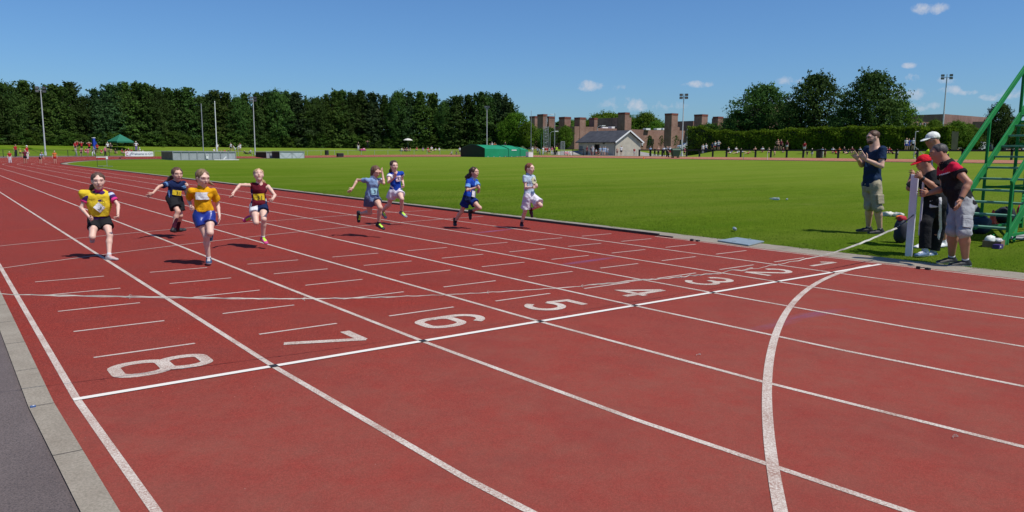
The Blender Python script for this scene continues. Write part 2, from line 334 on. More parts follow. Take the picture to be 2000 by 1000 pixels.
# white paint, worn to the red in places
def paint(name,col,lo,hi):
    m,t,b,c=nodes_of(name,.8,.3); f=nz(t,c,75,5,.9); g=nz(t,c,3,4,.6); h=mth('ADD',f,mth('MULTIPLY',g,.30,tree=t),tree=t)
    a=ramp(t,h,[(lo,(.30,.17,.13)),(hi,col)]); t.links.new(a,b.inputs['Base Color']); bumpn(t,b,f,.3,.003); return m
m_line=paint('worn_white_paint',(.66,.60,.52),.54,.76); m_fin=paint('fresh_white_paint',(.72,.67,.60),.38,.54); m_thin=paint('thin_worn_white_paint',(.56,.46,.40),.48,.68)
for k in range(0,8):
    r=RI+(8-k)*1.22; V,Fc=ring(r-.0215,r+.0215,.0142); o=link_mesh('lane_line',V,Fc,m_line); tag(o,kind='structure')
V,Fc=ring(RI-.10,RI-.06,.0142,s0=3.0,s1=4.05); o=link_mesh('inner_line',V,Fc,m_line); tag(o,kind='structure')
mk=MB()
def ribbon(pts,w,z,closed=False,mb=mk,m=0):
    P=[np.array(p,float) for p in pts]; n=len(P); V=[]
    for k in range(n):
        a=P[(k-1)%n] if (closed or k>0) else P[k]; b_=P[(k+1)%n] if (closed or k<n-1) else P[k]
        d1=P[k]-a; d2=b_-P[k]; l1=np.hypot(*d1); l2=np.hypot(*d2)
        d1=d1/l1 if l1>1e-9 else d2/l2; d2=d2/l2 if l2>1e-9 else d1
        n1=np.array([-d1[1],d1[0]]); n2=np.array([-d2[1],d2[0]]); nn=n1+n2; nn/=np.hypot(*nn); s=w/2/max(.45,float(nn@n1)); 
        for sg in (-1,1): q=P[k]+nn*s*sg; V.append((q[0],q[1],float(T(q[0],q[1]))+z))
    Fc=[(2*k,2*k+2,2*k+3,2*k+1) for k in range(n-1)]
    if closed: Fc.append((2*n-2,0,1,2*n-1))
    mb.add(V,Fc,m)
ribbon([(-.02,0),(9.76,0)],.055,.0172,m=1)
for k in range(1,8): mk.box((1.22*k,0,.0187),(.055,.06,.001),m=3)
for (x0,x1) in [(.24,.95),(1.46,2.15),(2.67,3.38),(3.89,4.62),(5.12,5.84),(6.33,7.05),(7.53,8.27),(8.75,9.5)]:
    for y in range(1,6): ribbon([(x0,y),(x1,y)],.032,.0142,m=2)
def smooth_curve(pts,deg,n):
    p=np.array(pts); t_=np.linspace(0,1,len(p)); tt=np.linspace(0,1,n); return list(zip(np.polyval(np.polyfit(t_,p[:,0],deg),tt),np.polyval(np.polyfit(t_,p[:,1],deg),tt)))
ribbon(smooth_curve([(0,6.42),(1.23,7.1),(2.42,7.67),(3.63,8.17),(4.87,8.59),(6.1,8.93),(7.32,9.2),(8.53,9.38),(9.7,9.5)],3,40),.03,.0157,m=2)
ribbon(smooth_curve([(-.02,9.05),(1.2,9.64),(2.43,10.15),(3.68,10.6),(4.95,11.0),(6.1,11.3),(7.32,11.54),(8.54,11.73),(9.72,11.83)],3,40),.03,.0157,m=2)
arc=np.array([(9.62,.05),(8.65,-.06),(7.74,-.29),(6.18,-.92),(4.89,-1.59),(4.06,-2.09),(3.64,-2.36),(2.93,-2.85),(2.56,-3.13),(2.19,-3.42),(1.2,-4.25),(.3,-5.1)])
pc=np.polyfit(arc[:,0],arc[:,1],4); ribbon([(x,float(np.polyval(pc,x))) for x in np.linspace(9.6,.2,70)],.060,.0157)
# lane numbers, read from the finish side
def rr(x0,y0,x1,y1,r,n=5):
    out=[]
    for cx_,cy_,a0 in ((x1-r,y1-r,0),(x0+r,y1-r,90),(x0+r,y0+r,180),(x1-r,y0+r,270)):
        for k in range(n+1): a=R(a0+90*k/n); out.append((cx_+r*math.cos(a),cy_+r*math.sin(a)))
    return out
def arcp(cx_,cy_,rx,ry,a0,a1,n=12): return [(cx_+rx*math.cos(R(a0+(a1-a0)*k/n)),cy_+ry*math.sin(R(a0+(a1-a0)*k/n))) for k in range(n+1)]
DG={8:[(rr(.05,.02,.95,.52,.24),True),(rr(.11,.54,.89,.97,.2),True)],
 7:[([(.02,.93),(.93,.93)],False),([(.93,.97),(.30,.0)],False)],
 6:[(rr(.06,.03,.94,.58,.26),True),([(.10,.30)]+[(.08,.5)]+arcp(.5,.66,.42,.31,180,25),False)],
 5:[([(.92,.93),(.22,.93),(.15,.55)],False),([(.14,.53)]+arcp(.48,.31,.44,.27,115,-160,16),False)],
 4:[([(.70,.0),(.70,1.0)],False),([(.68,.97),(.06,.33),(.98,.33)],False)],
 3:[(arcp(.48,.74,.40,.23,165,-80),False),(arcp(.48,.28,.44,.25,85,-165,14),False),([(.42,.52),(.6,.52)],False)],
 2:[(arcp(.5,.70,.42,.26,170,-25,10)+[(.06,.06)],False),([(.04,.05),(.97,.05)],False)],
 1:[([(.55,0),(.55,1.0)],False),([(.53,.97),(.22,.72)],False)]}
for d,strokes in DG.items():
    x0=1.22*(8-d)+.29
    for si,(pl,cl) in enumerate(strokes):
        pl=[(x0+b_*.61,.69-a_*.385) for a_,b_ in pl]
        ribbon(pl,.084 if d>1 else .07,.0142+.0013*si,cl,m=0)
o=mk.build('track_markings',[m_line,m_fin,m_thin,mat('black_paint',(.02,.02,.025),.8)]); tag(o,kind='structure')
# raised kerb rail round the inside, gapped before the finish
V=[];Fc=[]; pr=[(36.28,.008),(36.33,.008),(36.33,.056),(36.28,.056)]
rows=[loop_pts(4.23/Y1,3.0,r) for r,_ in pr]; n=len(rows[0])
for k in range(n):
    for j,(r,z) in enumerate(pr): x,y=rows[j][k]; V.append((x,y,float(T(x,y))+z))
for k in range(n-1):
    for j in range(4): Fc.append((k*4+j,k*4+(j+1)%4,(k+1)*4+(j+1)%4,(k+1)*4+j))
Fc+=[(0,1,2,3),tuple((n-1)*4+j for j in (3,2,1,0))]
o=link_mesh('track_kerb_rail',V,Fc,mat('dark_grey_rail',(.035,.028,.026),.5,.4,3)); tag(o,'low dark metal kerb rail running along the inside edge of the red track','kerb rail')
mb=MB(); P=G(1287,462); mb.box((9.96,4.05,.022),(.035,.30,.02),rz=.04); o=mb.build('rail_end_piece',mat('dark_grey_rail',(.035,.028,.026),.5,.4,3),bevel=.004); tag(o,'short black end piece lying just past the gap end of the kerb rail','rail piece')
for (u,v,lab) in [(1351,472,'small black clip on the edging between the kerb rail end and cover plate'),(1793,527,'small black clips on the concrete edging below the feet of the white post')]:
    P=G(u,v); mb=MB(); mb.box((P[0],P[1],.03),(.05,.05,.035),rz=.3); mb.box((P[0]+.03,P[1]-.11,.024),(.05,.06,.03),rz=-.2); mb.tube([(P[0],P[1],.03),(P[0]+.03,P[1]-.06,.035),(P[0]+.03,P[1]-.11,.03)],.006,6)
    tag(mb.build('rail_clip',mat('black_plastic',(.02,.02,.02),.5),bevel=.004),lab,'clip','clips on the track edging')
# cover plate in the grass edge
mb=MB(); q=[(10.02,2.33),(10.70,2.50),(10.82,3.15),(10.14,3.05)]; mb.prism(q,.012,.035)
o=mb.build('cover_plate',mat('galvanised_plate',(.27,.33,.36),.55,.12,5,metal=.3),bevel=.004); tag(o,'flat pale blue grey metal cover plate set in the grass beside the track','cover plate')
cx_,cy_=np.mean(q,0)
for s in (-1,1): m2=MB(); m2.tube([(cx_+.22*s-.04,cy_,.037),(cx_+.22*s-.03,cy_,.05),(cx_+.22*s+.03,cy_,.05),(cx_+.22*s+.04,cy_,.037)],.006,6); m2.build('lifting_handle',mat('galvanised_plate',(.27,.33,.36),.55,.12,5,metal=.3),o)
# short grass blades near the edge of the infield
def blades(n,fx,h0,h1,name):
    V=np.zeros((n,3,3)); p=fx(n); n=len(p); V=np.zeros((n,3,3)); a=rng.rand(n)*6.283; h=h0+(h1-h0)*rng.rand(n); wd=.0035+.0035*rng.rand(n)
    z=T(p[:,0],p[:,1]); ln=(rng.rand(n,2)-.5)*.035
    V[:,0]=np.stack([p[:,0]-np.cos(a)*wd,p[:,1]-np.sin(a)*wd,z],-1); V[:,1]=np.stack([p[:,0]+np.cos(a)*wd,p[:,1]+np.sin(a)*wd,z],-1); V[:,2]=np.stack([p[:,0]+ln[:,0],p[:,1]+ln[:,1],z+h],-1)
    me=bpy.data.meshes.new(name); me.vertices.add(n*3); me.vertices.foreach_set('co',V.ravel()); me.loops.add(n*3); me.loops.foreach_set('vertex_index',np.arange(n*3)); me.polygons.add(n); me.polygons.foreach_set('loop_start',np.arange(n)*3); me.polygons.foreach_set('loop_total',np.full(n,3))
    me.materials.append(m_blade); me.update(); o=bpy.data.objects.new(name,me); COL.objects.link(o); return tag(o,'short mown green grass growing on the infield beside the track','grass',kind='stuff')
m_blade=leafmat('grass_blade',(.12,.19,.014),(.22,.30,.03),.5,0,1.2)
def region(n):
    u=rng.rand(n); x=10.54+(u**2.4)*20; y=-5+rng.rand(n)*28; k=np.ones(n,bool); x=x+.06*np.sin(y*3)+.05*np.sin(y*7.3)
    inp=(x>9.95)&(x<10.85)&(y>2.25)&(y<3.2); return np.stack([x,y],-1)[~inp]
blades(120000,region,.009,.024,'grass')
# ============================================================ TREES, HEDGE, BUSHES
m_leafA=leafmat('dark_leaf',(.018,.044,.009),(.082,.146,.028),.26,.24,.4)
m_leafB=leafmat('mid_leaf',(.026,.058,.008),(.085,.150,.020),.25,.16,.5)
m_leafC=leafmat('bright_leaf',(.045,.095,.008),(.13,.23,.018),.35,.10,.6)
m_leafH=leafmat('hedge_leaf',(.050,.105,.007),(.150,.250,.014),.34,.05,.45)
m_bark=mat('bark',(.07,.055,.042),.95,.3,2.5,bump=.5)
def leaf_cards(P,N,size,flat=.5):
    """one small quad per row of P, tilted at random about the outward direction N"""
    n=len(P); a=rng.randn(n,3); N=N+flat*a; N/=np.linalg.norm(N,axis=1)[:,None]+1e-9
    t=np.cross(N,rng.randn(n,3)); t/=np.linalg.norm(t,axis=1)[:,None]+1e-9; b=np.cross(N,t); s=(size*(.6+.8*rng.rand(n)))[:,None]; e=(.5+.5*rng.rand(n))[:,None]
    V=np.stack([P-t*s-b*s*e*.3,P+b*s*e*.8-t*s*.1,P+t*s+b*s*e*.2,P-b*s*e*.8+t*s*.1],1); return V.reshape(-1,3)
def quadmesh(name,V,m):
    n=len(V)//4; me=bpy.data.meshes.new(name); me.vertices.add(n*4); me.vertices.foreach_set('co',V.ravel()); me.loops.add(n*4); me.loops.foreach_set('vertex_index',np.arange(n*4)); me.polygons.add(n); me.polygons.foreach_set('loop_start',np.arange(n)*4); me.polygons.foreach_set('loop_total',np.full(n,4)); me.materials.append(m); me.update(); return me
def crown_mesh(name,kind,seed,m):
    """unit tree: height 1, crown radius about .2 to .5; clumps of leaf cards along boughs"""
    r=np.random.RandomState(seed); P=[];N=[]
    if kind=='column': nb=260; R0=.20; base=.02
    elif kind=='round': nb=430; R0=.45; base=.10
    elif kind=='sap': nb=26; R0=.34; base=.35
    else: nb=80; R0=.50; base=.05
    lead=[(r.uniform(-.10,.10),r.uniform(-.10,.10),r.uniform(.86,1.03)) for _ in range(6)]
    for k in range(nb):
        if kind=='column':
            z=base+(1-base)*(k+.5)/nb; env=R0*(1-.45*z**2+.14*math.sin(z*17+seed)+.10*math.sin(z*31+2*seed))*(1-max(0,(z-.45)/.55)**1.2*.97)
        elif kind=='round':
            z=base+(1-base)*((k+.5)/nb); q=(z-base)/(1-base); env=R0*math.sqrt(max(.01,1-(2*q**.92-1)**2))*.98
        else:
            z=base+(1-base)*((k+.5)/nb); q=(z-base)/(1-base); env=R0*math.sqrt(max(.02,1-q**2))
        ang=k*2.399+r.uniform(-.6,.6); rr_=env*r.uniform(.55,1.12)*(1+.28*math.sin(ang*2+seed)+.12*math.sin(ang*5+z*9+seed)); c=np.array([math.cos(ang)*rr_,math.sin(ang)*rr_,z+r.uniform(-.02,.02)])
        nl=int((24 if kind!='bush' else 30)*(.5+1.0*r.rand()))
        cs=R0*(.27 if kind=='column' else .22)*r.uniform(.5,1.5); 
        for j in range(nl):
            d=r.randn(3); d/=np.linalg.norm(d); p=c+d*cs*r.uniform(.2,1)*np.array([1.15,1.15,.62]); 
            P.append(p); N.append(d*1.0+np.array([math.cos(ang),math.sin(ang),.7])*.8)
        for j in range(nl//2):   # inner leaves along the bough
            f=r.uniform(.15,.9); p=np.array([c[0]*f,c[1]*f,z-.03*(1-f)])+r.randn(3)*R0*.10; P.append(p); N.append(np.array([0,0,1.])+r.randn(3)*.5)
    if kind=='column':
        for (lx,ly,lz) in lead:      # ragged leading shoots
            for j in range(80):
                f=r.rand()**.8; z=.70+(lz*1.03-.70)*f; w_=.034*(1-f)+.0045; P.append(np.array([lx*f*1.4+r.randn()*w_,ly*f*1.4+r.randn()*w_,z])); N.append(r.randn(3))
    if kind=='round':
        for j in range(46):      # boughs that stick out of the outline
            a=r.uniform(0,6.28); e=r.uniform(.1,1.3); d=np.array([math.cos(a)*math.cos(e),math.sin(a)*math.cos(e),math.sin(e)]); c=np.array([0,0,.58])
            ex=r.uniform(1.0,1.28)
            for q in range(22): f=r.uniform(.8,ex); P.append(c+d*np.array([R0,R0,.42])*f+r.randn(3)*.016); N.append(r.randn(3))
    if kind=='column':
        for k in range(60):      # loose sprays that break the outline
            a=r.uniform(0,6.28); z=r.uniform(.35,.97); e_=R0*(1-.55*z**2)*r.uniform(.9,1.5); c=np.array([math.cos(a)*e_,math.sin(a)*e_,z+.02]); 
            for j in range(9): f=r.rand(); P.append(c*np.array([.7+.3*f,.7+.3*f,1])+np.array([0,0,.03*f])+r.randn(3)*.008); N.append(r.randn(3))
    P=np.array(P);N=np.array(N); st=rng.get_state(); rng.seed(seed); V=leaf_cards(P,N,.0150 if kind=='column' else (.0172 if kind=='round' else .026)); rng.set_state(st)
    return quadmesh(name,V,m)
def trunk_mesh(name,kind,seed):
    r=np.random.RandomState(seed); mb=MB(); top=.85 if kind=='column' else .6; th=.016 if kind=='column' else .026
    pts=[(r.uniform(-.01,.01)*k,r.uniform(-.01,.01)*k,top*k/5-.01) for k in range(6)]; mb.tube(pts,[th*(1-.15*k) for k in range(6)],7)
    nb=10
    for k in range(nb):
        z=.18+.6*k/nb*(top/.85); a=k*2.4; L=(.16 if kind=='column' else .34)*r.uniform(.7,1); mb.tube([(0,0,z),(math.cos(a)*L*.5,math.sin(a)*L*.5,z+.05),(math.cos(a)*L,math.sin(a)*L,z+.13)],[th*.4,th*.25,th*.1],5)
    me=link_mesh(name,mb.v,mb.f,m_bark,smooth=True); d=me.data; bpy.data.objects.remove(me); return d
m_leafA2=leafmat('blue_green_leaf',(.018,.044,.014),(.070,.125,.040),.25,.2,.4); m_leafA3=leafmat('olive_leaf',(.024,.050,.008),(.092,.150,.026),.28,.2,.4)
CRN={}
for kd,ms,n in (('column',m_leafA,7),('round',m_leafA,3),('round2',m_leafB,2),('bright',m_leafC,2),('bush',m_leafB,2),('bushc',m_leafC,1),('sap',m_leafB,2)):
    k0={'column':'column','round':'round','round2':'round','bright':'round','bush':'bush','bushc':'bush','sap':'sap'}[kd]
    CRN[kd]=[(crown_mesh('crown_mesh',k0,11*j+len(kd)*7,(m_leafA,m_leafA3,m_leafA2,m_leafA,m_leafA3,m_leafA2,m_leafA)[j] if kd=='column' else ms),trunk_mesh('trunk_mesh',k0,j+3)) for j in range(n)]
_tc=0
def tree(kd,P,h,wd,label,group=None,name='tree',cat='tree'):
    """one tree: an Empty at its foot, a crown and a trunk"""
    global _tc; _tc+=1
    cm,tm=CRN[kd][(_tc*3+_tc//7)%len(CRN[kd])]
    e=empty(name,P,random.uniform(0,6.28),label,cat,group)
    for nm,me in (('crown',cm),('trunk',tm)):
        o=bpy.data.objects.new(nm,me); COL.objects.link(o); o.parent=e; o.scale=(wd,wd,h)
    return e
# belt round the far bend: (column, row of its top)
tops=[(-22,172),(-2,166),(18,158),(38,170),(56,157),(78,172),(92,168),(110,163),(128,168),(145,158),(168,184),(192,172),(212,176),(222,163),(237,165),(250,160),(271,160),(291,162),(310,168),(334,171),(352,176),(370,170),(396,184),(412,182),(425,176),(446,180),(468,186),(482,181),(505,181),(522,178),(541,172),(562,177),(582,179),(601,193),(621,187),(640,184),(656,178),(671,175),(690,180),(706,176),(730,180),(752,185),(779,175),(801,178),(822,179),(845,181),(870,194),(891,186),(915,184),(940,178),(956,182),(972,180),(987,188),(997,200)]
looks=['dark bushy','spiky topped','tall narrow','ragged','dense dark','loose topped','bushy']
def landmark(u):
    L=[(20,'above the small figures on the far track'),(85,'beside the floodlight mast at the far left'),(150,'behind the first red shirts on the bank'),(184,'behind the tall blue box'),(237,'behind the green gazebo'),(272,'above the white welcome banner'),(330,'above the left end of the long mat cage'),(393,'behind the thin pole left of the goal post'),(422,'behind the tall white goal post'),(450,'behind the children in white on the bank'),(495,'behind the floodlight mast above the cages'),(560,'above the light mesh cage'),(638,'above the black speaker at the fence'),(705,'behind the figures with the pink bag'),(797,'behind the white parasol'),(850,'behind the children in red on the bank'),(905,'above the left end of the green covers'),(951,'beside the pole above the green covers'),(990,'at the right end of the belt')]
    return min(L,key=lambda q:abs(q[0]-u))
cnt={}
for k,(u,v) in enumerate(tops):
    P=at_rho(u,61.5+random.uniform(-1.2,1.2)); h=zat(P,v)-P[2]; lm=landmark(u); q=cnt.get(lm[1],0); cnt[lm[1]]=q+1
    side='' if q==0 else [', right of it',' two trees right of it',' third tree right of it',' fourth tree right of it'][min(q-1,3)]
    tree('column' if k%4!=2 else 'round',P,h*(.97 if k%4!=2 else .93),h*(random.uniform(.95,1.35) if k%4!=2 else random.uniform(.5,.62)),looks[k%7]+' tree '+lm[1]+side,'trees of the belt round the far bend',name='belt_tree')
for k,u in enumerate(range(-15,1000,26)):
    P=at_rho(u+random.uniform(-5,5),67.5); v0=np.interp(u,[t[0] for t in tops],[t[1] for t in tops])+16; h=zat(P,v0+4)-P[2]
    lm=landmark(u); tree('column',P,h,h*1.0,'rear row tree '+lm[1]+['',', just left',', just right',', further right'][k%4],'trees of the rear row of the belt',name='evergreen_tree')
# low bushes along the foot of the belt
for k,u in enumerate(range(-12,1010,22)):
    P=at_rho(u,59.6); lm=landmark(u); h=random.uniform(1.6,3.0); kd='bush' 
    tree(kd,P,h,h*random.uniform(1.3,1.7),'low dark bush '+lm[1].replace('behind','below trees behind')+['',', just left',', just right'][k%3],'bushes at the foot of the tree belt',name='bush',cat='bush')
# trees between the belt and the brick building
for (u,v,r0,kd,wd,lab) in [(1008,222,60,'bright',.78,'bright green round tree at the right end of the dark tree belt'),(1030,240,59,'bright',.9,'low bright green tree just left of the paved gap'),(1055,252,62,'round2',.9,'small green tree in front of the left brick towers'),(1074,250,64,'round2',.8,'small green tree between the thin poles and the dark brick wall'),(1104,247,66,'bright',.85,'pointed green tree in front of the dark brick wall left of the pavilion'),(985,238,60,'bright',.8,'leafy bright tree under the end of the tall belt')]:
    P=at_rho(u,r0+(8 if u>1050 else 0)); h=zat(P,v)-P[2]; tree(kd,P,h,h*wd,lab,name='broadleaf_tree')
# right hand trees behind the hedge
for (u,v,r0,kd,wd,lab) in [(1487,170,66,'round',.98,'broad dark tree, the left one of the three big trees over the hedge'),(1440,222,65,'round',1.1,'lower dark spreading tree at the left foot of the three big trees'),(1588,150,66,'round',.78,'tall dark tree, the middle one of the three big trees over the hedge'),(1540,205,64,'round',.9,'smaller dark tree filling the space between the left and middle big trees'),(1697,146,66,'round',.86,'widest dark tree with a spiky top, the right one of the three big trees'),(1643,215,64,'round',.9,'dark lower tree between the middle and right big trees'),(1743,198,69,'bright',.9,'bright green tree half behind the right big dark tree'),(1385,243,61,'round2',1.2,'rounded leafy shrub tree at the left end of the hedge'),(1865,238,72,'bright',1.0,'small bright green tree right of the white cap'),(1886,243,74,'bright',.95,'small bright green tree against the reddish brick wall at right'),(1905,252,76,'bright',1.0,'low bright green tree nearest the green stair rail'),(1948,205,66,'round',.72,'dark tree behind the green staircase'),(1985,238,70,'round2',1.0,'olive green tree behind the upper treads of the green staircase'),(1822,236,70,'bright',.8,'thin green tree top behind the white cap')]:
    P=at_rho(u,r0); h=zat(P,v)-P[2]; tree(kd,P,h,h*wd,lab,name='broadleaf_tree')
for (u,D,v,kd,wd,lab) in [(1185,300,222,'bright',1.6,'treetops showing over the long dark brick wall'),(1205,305,226,'bright',1.6,'treetop just left of the tallest brick tower'),(1258,290,222,'bright',.95,'round green tree rising between two brick towers'),(1240,292,238,'bright',1.1,'lower round green tree beside the tallest brick tower'),(1282,280,238,'bright',.9,'low green tree left of the stepped brick tower'),(1090,420,240,'bush',3,'distant green trees seen between the left brick towers'),(1110,420,236,'bush',3,'distant green trees between the third and fourth brick towers'),(1148,420,240,'bush',3,'distant green trees right of the fifth brick tower')]:
    P=at_D(u,D); h=zat(P,v)-P[2]; tree(kd,P,h,h*wd,lab,name='distant_tree')
for (u,lab) in [(1268,'young thin tree by the dark opening in the brick wall'),(1291,'young thin tree in front of the stepped brick tower'),(1320,'young yellowish thin tree left of the tall floodlight mast')]:
    P=at_D(u,165); h=zat(P,265)-P[2]; tree('sap',P,h,h*.7,lab,name='young_tree')
# the clipped hedge behind the bank
def hedge():
    us=np.linspace(1347,1862,60); tv=np.interp(us,[1347,1375,1400,1440,1500,1580,1700,1860],[249,247,254,257,255,250,248,249])
    base=[at_rho(u,59.5) for u in us]; top=[zat(p,v) for p,v in zip(base,tv)]
    e=empty('hedge',base[30],0,'long thick clipped green hedge along the top of the grass bank','hedge'); o0=np.array(base[30])
    P=[];N=[]; mb=MB(); V=[];Fc=[]
    for k,(b,t_) in enumerate(zip(base,top)):
        d=b[:2]-np.array([CX,np.clip(b[1],0,Y1)]); d/=np.hypot(*d)
        for (off,z) in ((-.6,b[2]-.1),(-.8,t_-.5),(1.2,t_-.5),(1.2,b[2]-.1)): V.append((b[0]+d[0]*off-o0[0],b[1]+d[1]*off-o0[1],z-o0[2]))
    n=len(base); 
    for k in range(n-1):
        for j in range(3): Fc.append((k*4+j,(k+1)*4+j,(k+1)*4+j+1,k*4+j+1))
    mb.add(V,Fc+[(0,1,2,3),((n-1)*4,(n-1)*4+1,(n-1)*4+2,(n-1)*4+3)]); mb.build('branches',mat('hedge_twigs',(.02,.028,.012),.95,.4,1.),e)
    for q in range(34000):
        f=rng.rand()*(n-1.001); k=int(f); f-=k; b=base[k]*(1-f)+base[k+1]*f; t_=top[k]*(1-f)+top[k+1]*f; d=b[:2]-np.array([CX,np.clip(b[1],0,Y1)]); d/=np.hypot(*d); H=t_-b[2]
        lump=.35*math.sin(k*.9+f*.9)+.3*math.sin(k*2.3+f*2.3+1)+.2*math.sin(k*5.1+f*5.1)
        if rng.rand()<.62: z=b[2]+H*rng.rand(); off=-1.0+.35*math.sin(z*2.1+k)*.6+rng.randn()*.16+.3*lump*.5+.5*max(0,(z-t_+.8)); nn=np.array([-d[0],-d[1],.35])
        else: z=t_-.25+rng.randn()*.12+lump*.45; off=-1.1+2.4*rng.rand(); nn=np.array([0,0,1.])
        P.append((b[0]+d[0]*off-o0[0],b[1]+d[1]*off-o0[1],z-o0[2])); N.append(nn)
    V=leaf_cards(np.array(P),np.array(N),.125,.75); o=bpy.data.objects.new('foliage',quadmesh('foliage',V,m_leafH)); COL.objects.link(o); o.parent=e
hedge()
# far wooded ridge behind everything
Vh=[];Fh=[]
for k in range(121):
    a=R(-40+1.35*k); D_=900; hh=17+3*math.sin(k*.35)+2*math.sin(k*1.1); x,y=C[0]+D_*math.sin(a),C[1]+D_*math.cos(a)
    Vh+=[(x,y,0),(x*1.05,y*1.05,hh),(x*1.25,y*1.25,hh+8)]
for k in range(120):
    for j in range(2): Fh.append((k*3+j,(k+1)*3+j,(k+1)*3+j+1,k*3+j+1))
o=link_mesh('hills',Vh,Fh,mat('hill_green',(.055,.09,.035),.95,.4,.02,col2=(.09,.13,.05))); tag(o,kind='structure')
# ============================================================ BUILDINGS
def brick(name,c1,c2,mort,sc=1.):
    m,t,b,c=nodes_of(name,.9,.2); g=t.nodes.new('ShaderNodeNewGeometry'); s=t.nodes.new('ShaderNodeSeparateXYZ'); t.links.new(c,s.inputs[0]); cb=t.nodes.new('ShaderNodeCombineXYZ')
    t.links.new(mth('ADD',s.outputs[0],s.outputs[1],tree=t),cb.inputs[0]); t.links.new(s.outputs[2],cb.inputs[1])
    w_=t.nodes.new('ShaderNodeTexBrick'); w_.inputs['Scale'].default_value=sc; w_.inputs['Brick Width'].default_value=.45; w_.inputs['Row Height'].default_value=.15; w_.inputs['Mortar Size'].default_value=.012
    w_.inputs[1].default_value=(*c1,1); w_.inputs[2].default_value=(*c2,1); w_.inputs[3].default_value=(*mort,1); t.links.new(cb.outputs[0],w_.inputs[0])
    f=nz(t,c,.22,5,.65); f2=nz(t,cb.outputs[0],.8,5,.7,(1.6,.25,1)); a=mixc(t,ramp(t,f,[(.35,grey(.6)),(.6,grey(0))]),w_.outputs[0],tuple(x*.55 for x in c1)); a=mixc(t,ramp(t,f2,[(.55,grey(0)),(.8,grey(.45))]),a,tuple(min(1,x*1.7) for x in c2)); t.links.new(a,b.inputs[0]); return m
m_brick=brick('brown_brick',(.25,.130,.100),(.32,.180,.142),(.32,.25,.21)); m_brick2=brick('red_brown_brick',(.25,.135,.105),(.31,.17,.135),(.32,.26,.22)); m_cop=mat('red_coping',(.17,.05,.035),.8,.2,1)
m_dark=mat('dark_opening',(.012,.012,.014),.3,.2,1); m_white=mat('white_paint',(.72,.72,.70),.6,.06,2); m_glass=mat('window_glass',(.03,.035,.04),.12,.1,1)
def axgeo(ul,uc,ur,D):
    """plan of a block square to the track whose near corner stands at column uc: corner point, size along x (to column ur) and along y (to column ul)"""
    P=at_D(uc,D); 
    def hit(u,ax):
        d=ray(u,290); 
        if ax==0: t=(P[1]-C[1])/d[1]; return C[0]+d[0]*t-P[0]
        t=(P[0]-C[0])/d[0]; return C[1]+d[1]*t-P[1]
    return P,max(.5,hit(ur,0)),max(.5,hit(ul,1))
BZ=1.2
def block(mb,ul,uc,ur,vtop,D,cop=True,z0=BZ-3.,m=0,vb=None,sx=None,sy=None):
    P,wx,wy=axgeo(ul,uc,ur,D); wx=sx or wx; wy=sy or wy; zt=zat(P,vtop); z0=zat(P,vb) if vb else z0
    hc=.55 if cop else 0
    mb.box((P[0]+wx/2,P[1]+wy/2,(z0+zt-hc)/2),(wx,wy,zt-hc-z0),m=m)
    if cop: mb.box((P[0]+wx/2,P[1]+wy/2,zt-hc/2),(wx+.12,wy+.12,hc),m=1)
    return P,wx,wy,zt
def P0of(u,D): return at_D(u,D)
def building(label,D,walls,towers,windows=(),extra=None,m=None):
    P,_,_=axgeo(*walls[0][:3],D); e=empty('brick_building',(P[0],P[1],BZ),0,label,'building')
    mm=[m or m_brick,m_cop]
    def rel(mb,name,mats,**k): 
        mb.v=[(x-P[0],y-P[1],z-BZ) for x,y,z in mb.v]; return mb.build(name,mats,e,**k)
    mb=MB()
    for wl in walls: block(mb,wl[0],wl[1],wl[2],wl[3],wl[4] if len(wl)>4 else D,cop=False)
    rel(mb,'wall',mm)
    for tw in towers:
        mb=MB(); block(mb,tw[0],tw[1],tw[2],tw[3],tw[4] if len(tw)>4 else D-1,cop=True); rel(mb,'tower',mm)
    for (u0,u1,v0,v1,DD) in windows:     # openings in the sunlit (south) face: columns, rows, depth of the face at its corner
        Pc,_,_=axgeo(u0-1,u0,u1,DD[0]); Q=at_D(DD[1],DD[0])
        y=Q[1]; a=ray(u0,290); b_=ray(u1,290); xa=C[0]+a[0]*(y-C[1])/a[1]; xb=C[0]+b_[0]*(y-C[1])/b_[1]; pt=np.array([xa,y,0]); z0=zat(pt,v1); z1=zat(pt,v0)
        f=MB(); f.box(((xa+xb)/2,y-.03,(z0+z1)/2),(xb-xa,.10,z1-z0)); fo=rel(f,'window',[m_dark]); 
        g=MB(); g.box(((xa+xb)/2,y-.09,(z0+z1)/2),(.08,.03,z1-z0)); g.v=[(x-P[0],yy-P[1],z-BZ) for x,yy,z in g.v]; g.build('mullion',m_white,fo)
    return e,P
building('low dark brick building with a row of square towers left of the pavilion',215,
 [(1030,1121.6,1159,246.7),(1150,1166,1208,250,232)],
 [(1034,1044,1049,226.5,219),(1049,1060,1068,222.7,214),(1068.5,1071.5,1083,227,219),(1091,1102,1114,228,217),(1121,1131.6,1143,229,216),(1149.6,1159.7,1166,230,224)],
 [(1130,1134,270,283,(215,1121.6))])
e,P=building('tall stepped brick tower block with a long dark wall behind the pavilion roof',226,
 [(1160,1207,1212,229.5,240),(1204,1219.5,1231.7,229,227),(1214,1231,1300,252.5,232),(1296,1304,1326,247.5,225),(1318,1326,1352,255,228),(1322,1352,1353,236,236)],
 [(1205.7,1219,1228,219.3,224),(1296.5,1310,1322,221,222),(1353.5,1368.7,1380,223,226)],
 [(1265,1272,266,283,(232,1231)),(1296.5,1302.5,267,287,(232,1231)),(1327,1333,273,283,(228,1326))])
building('dark brick block behind the left of the three big trees',230,[(1388,1432,1470,229.5)],[(1390,1400,1410,227.5,228)])
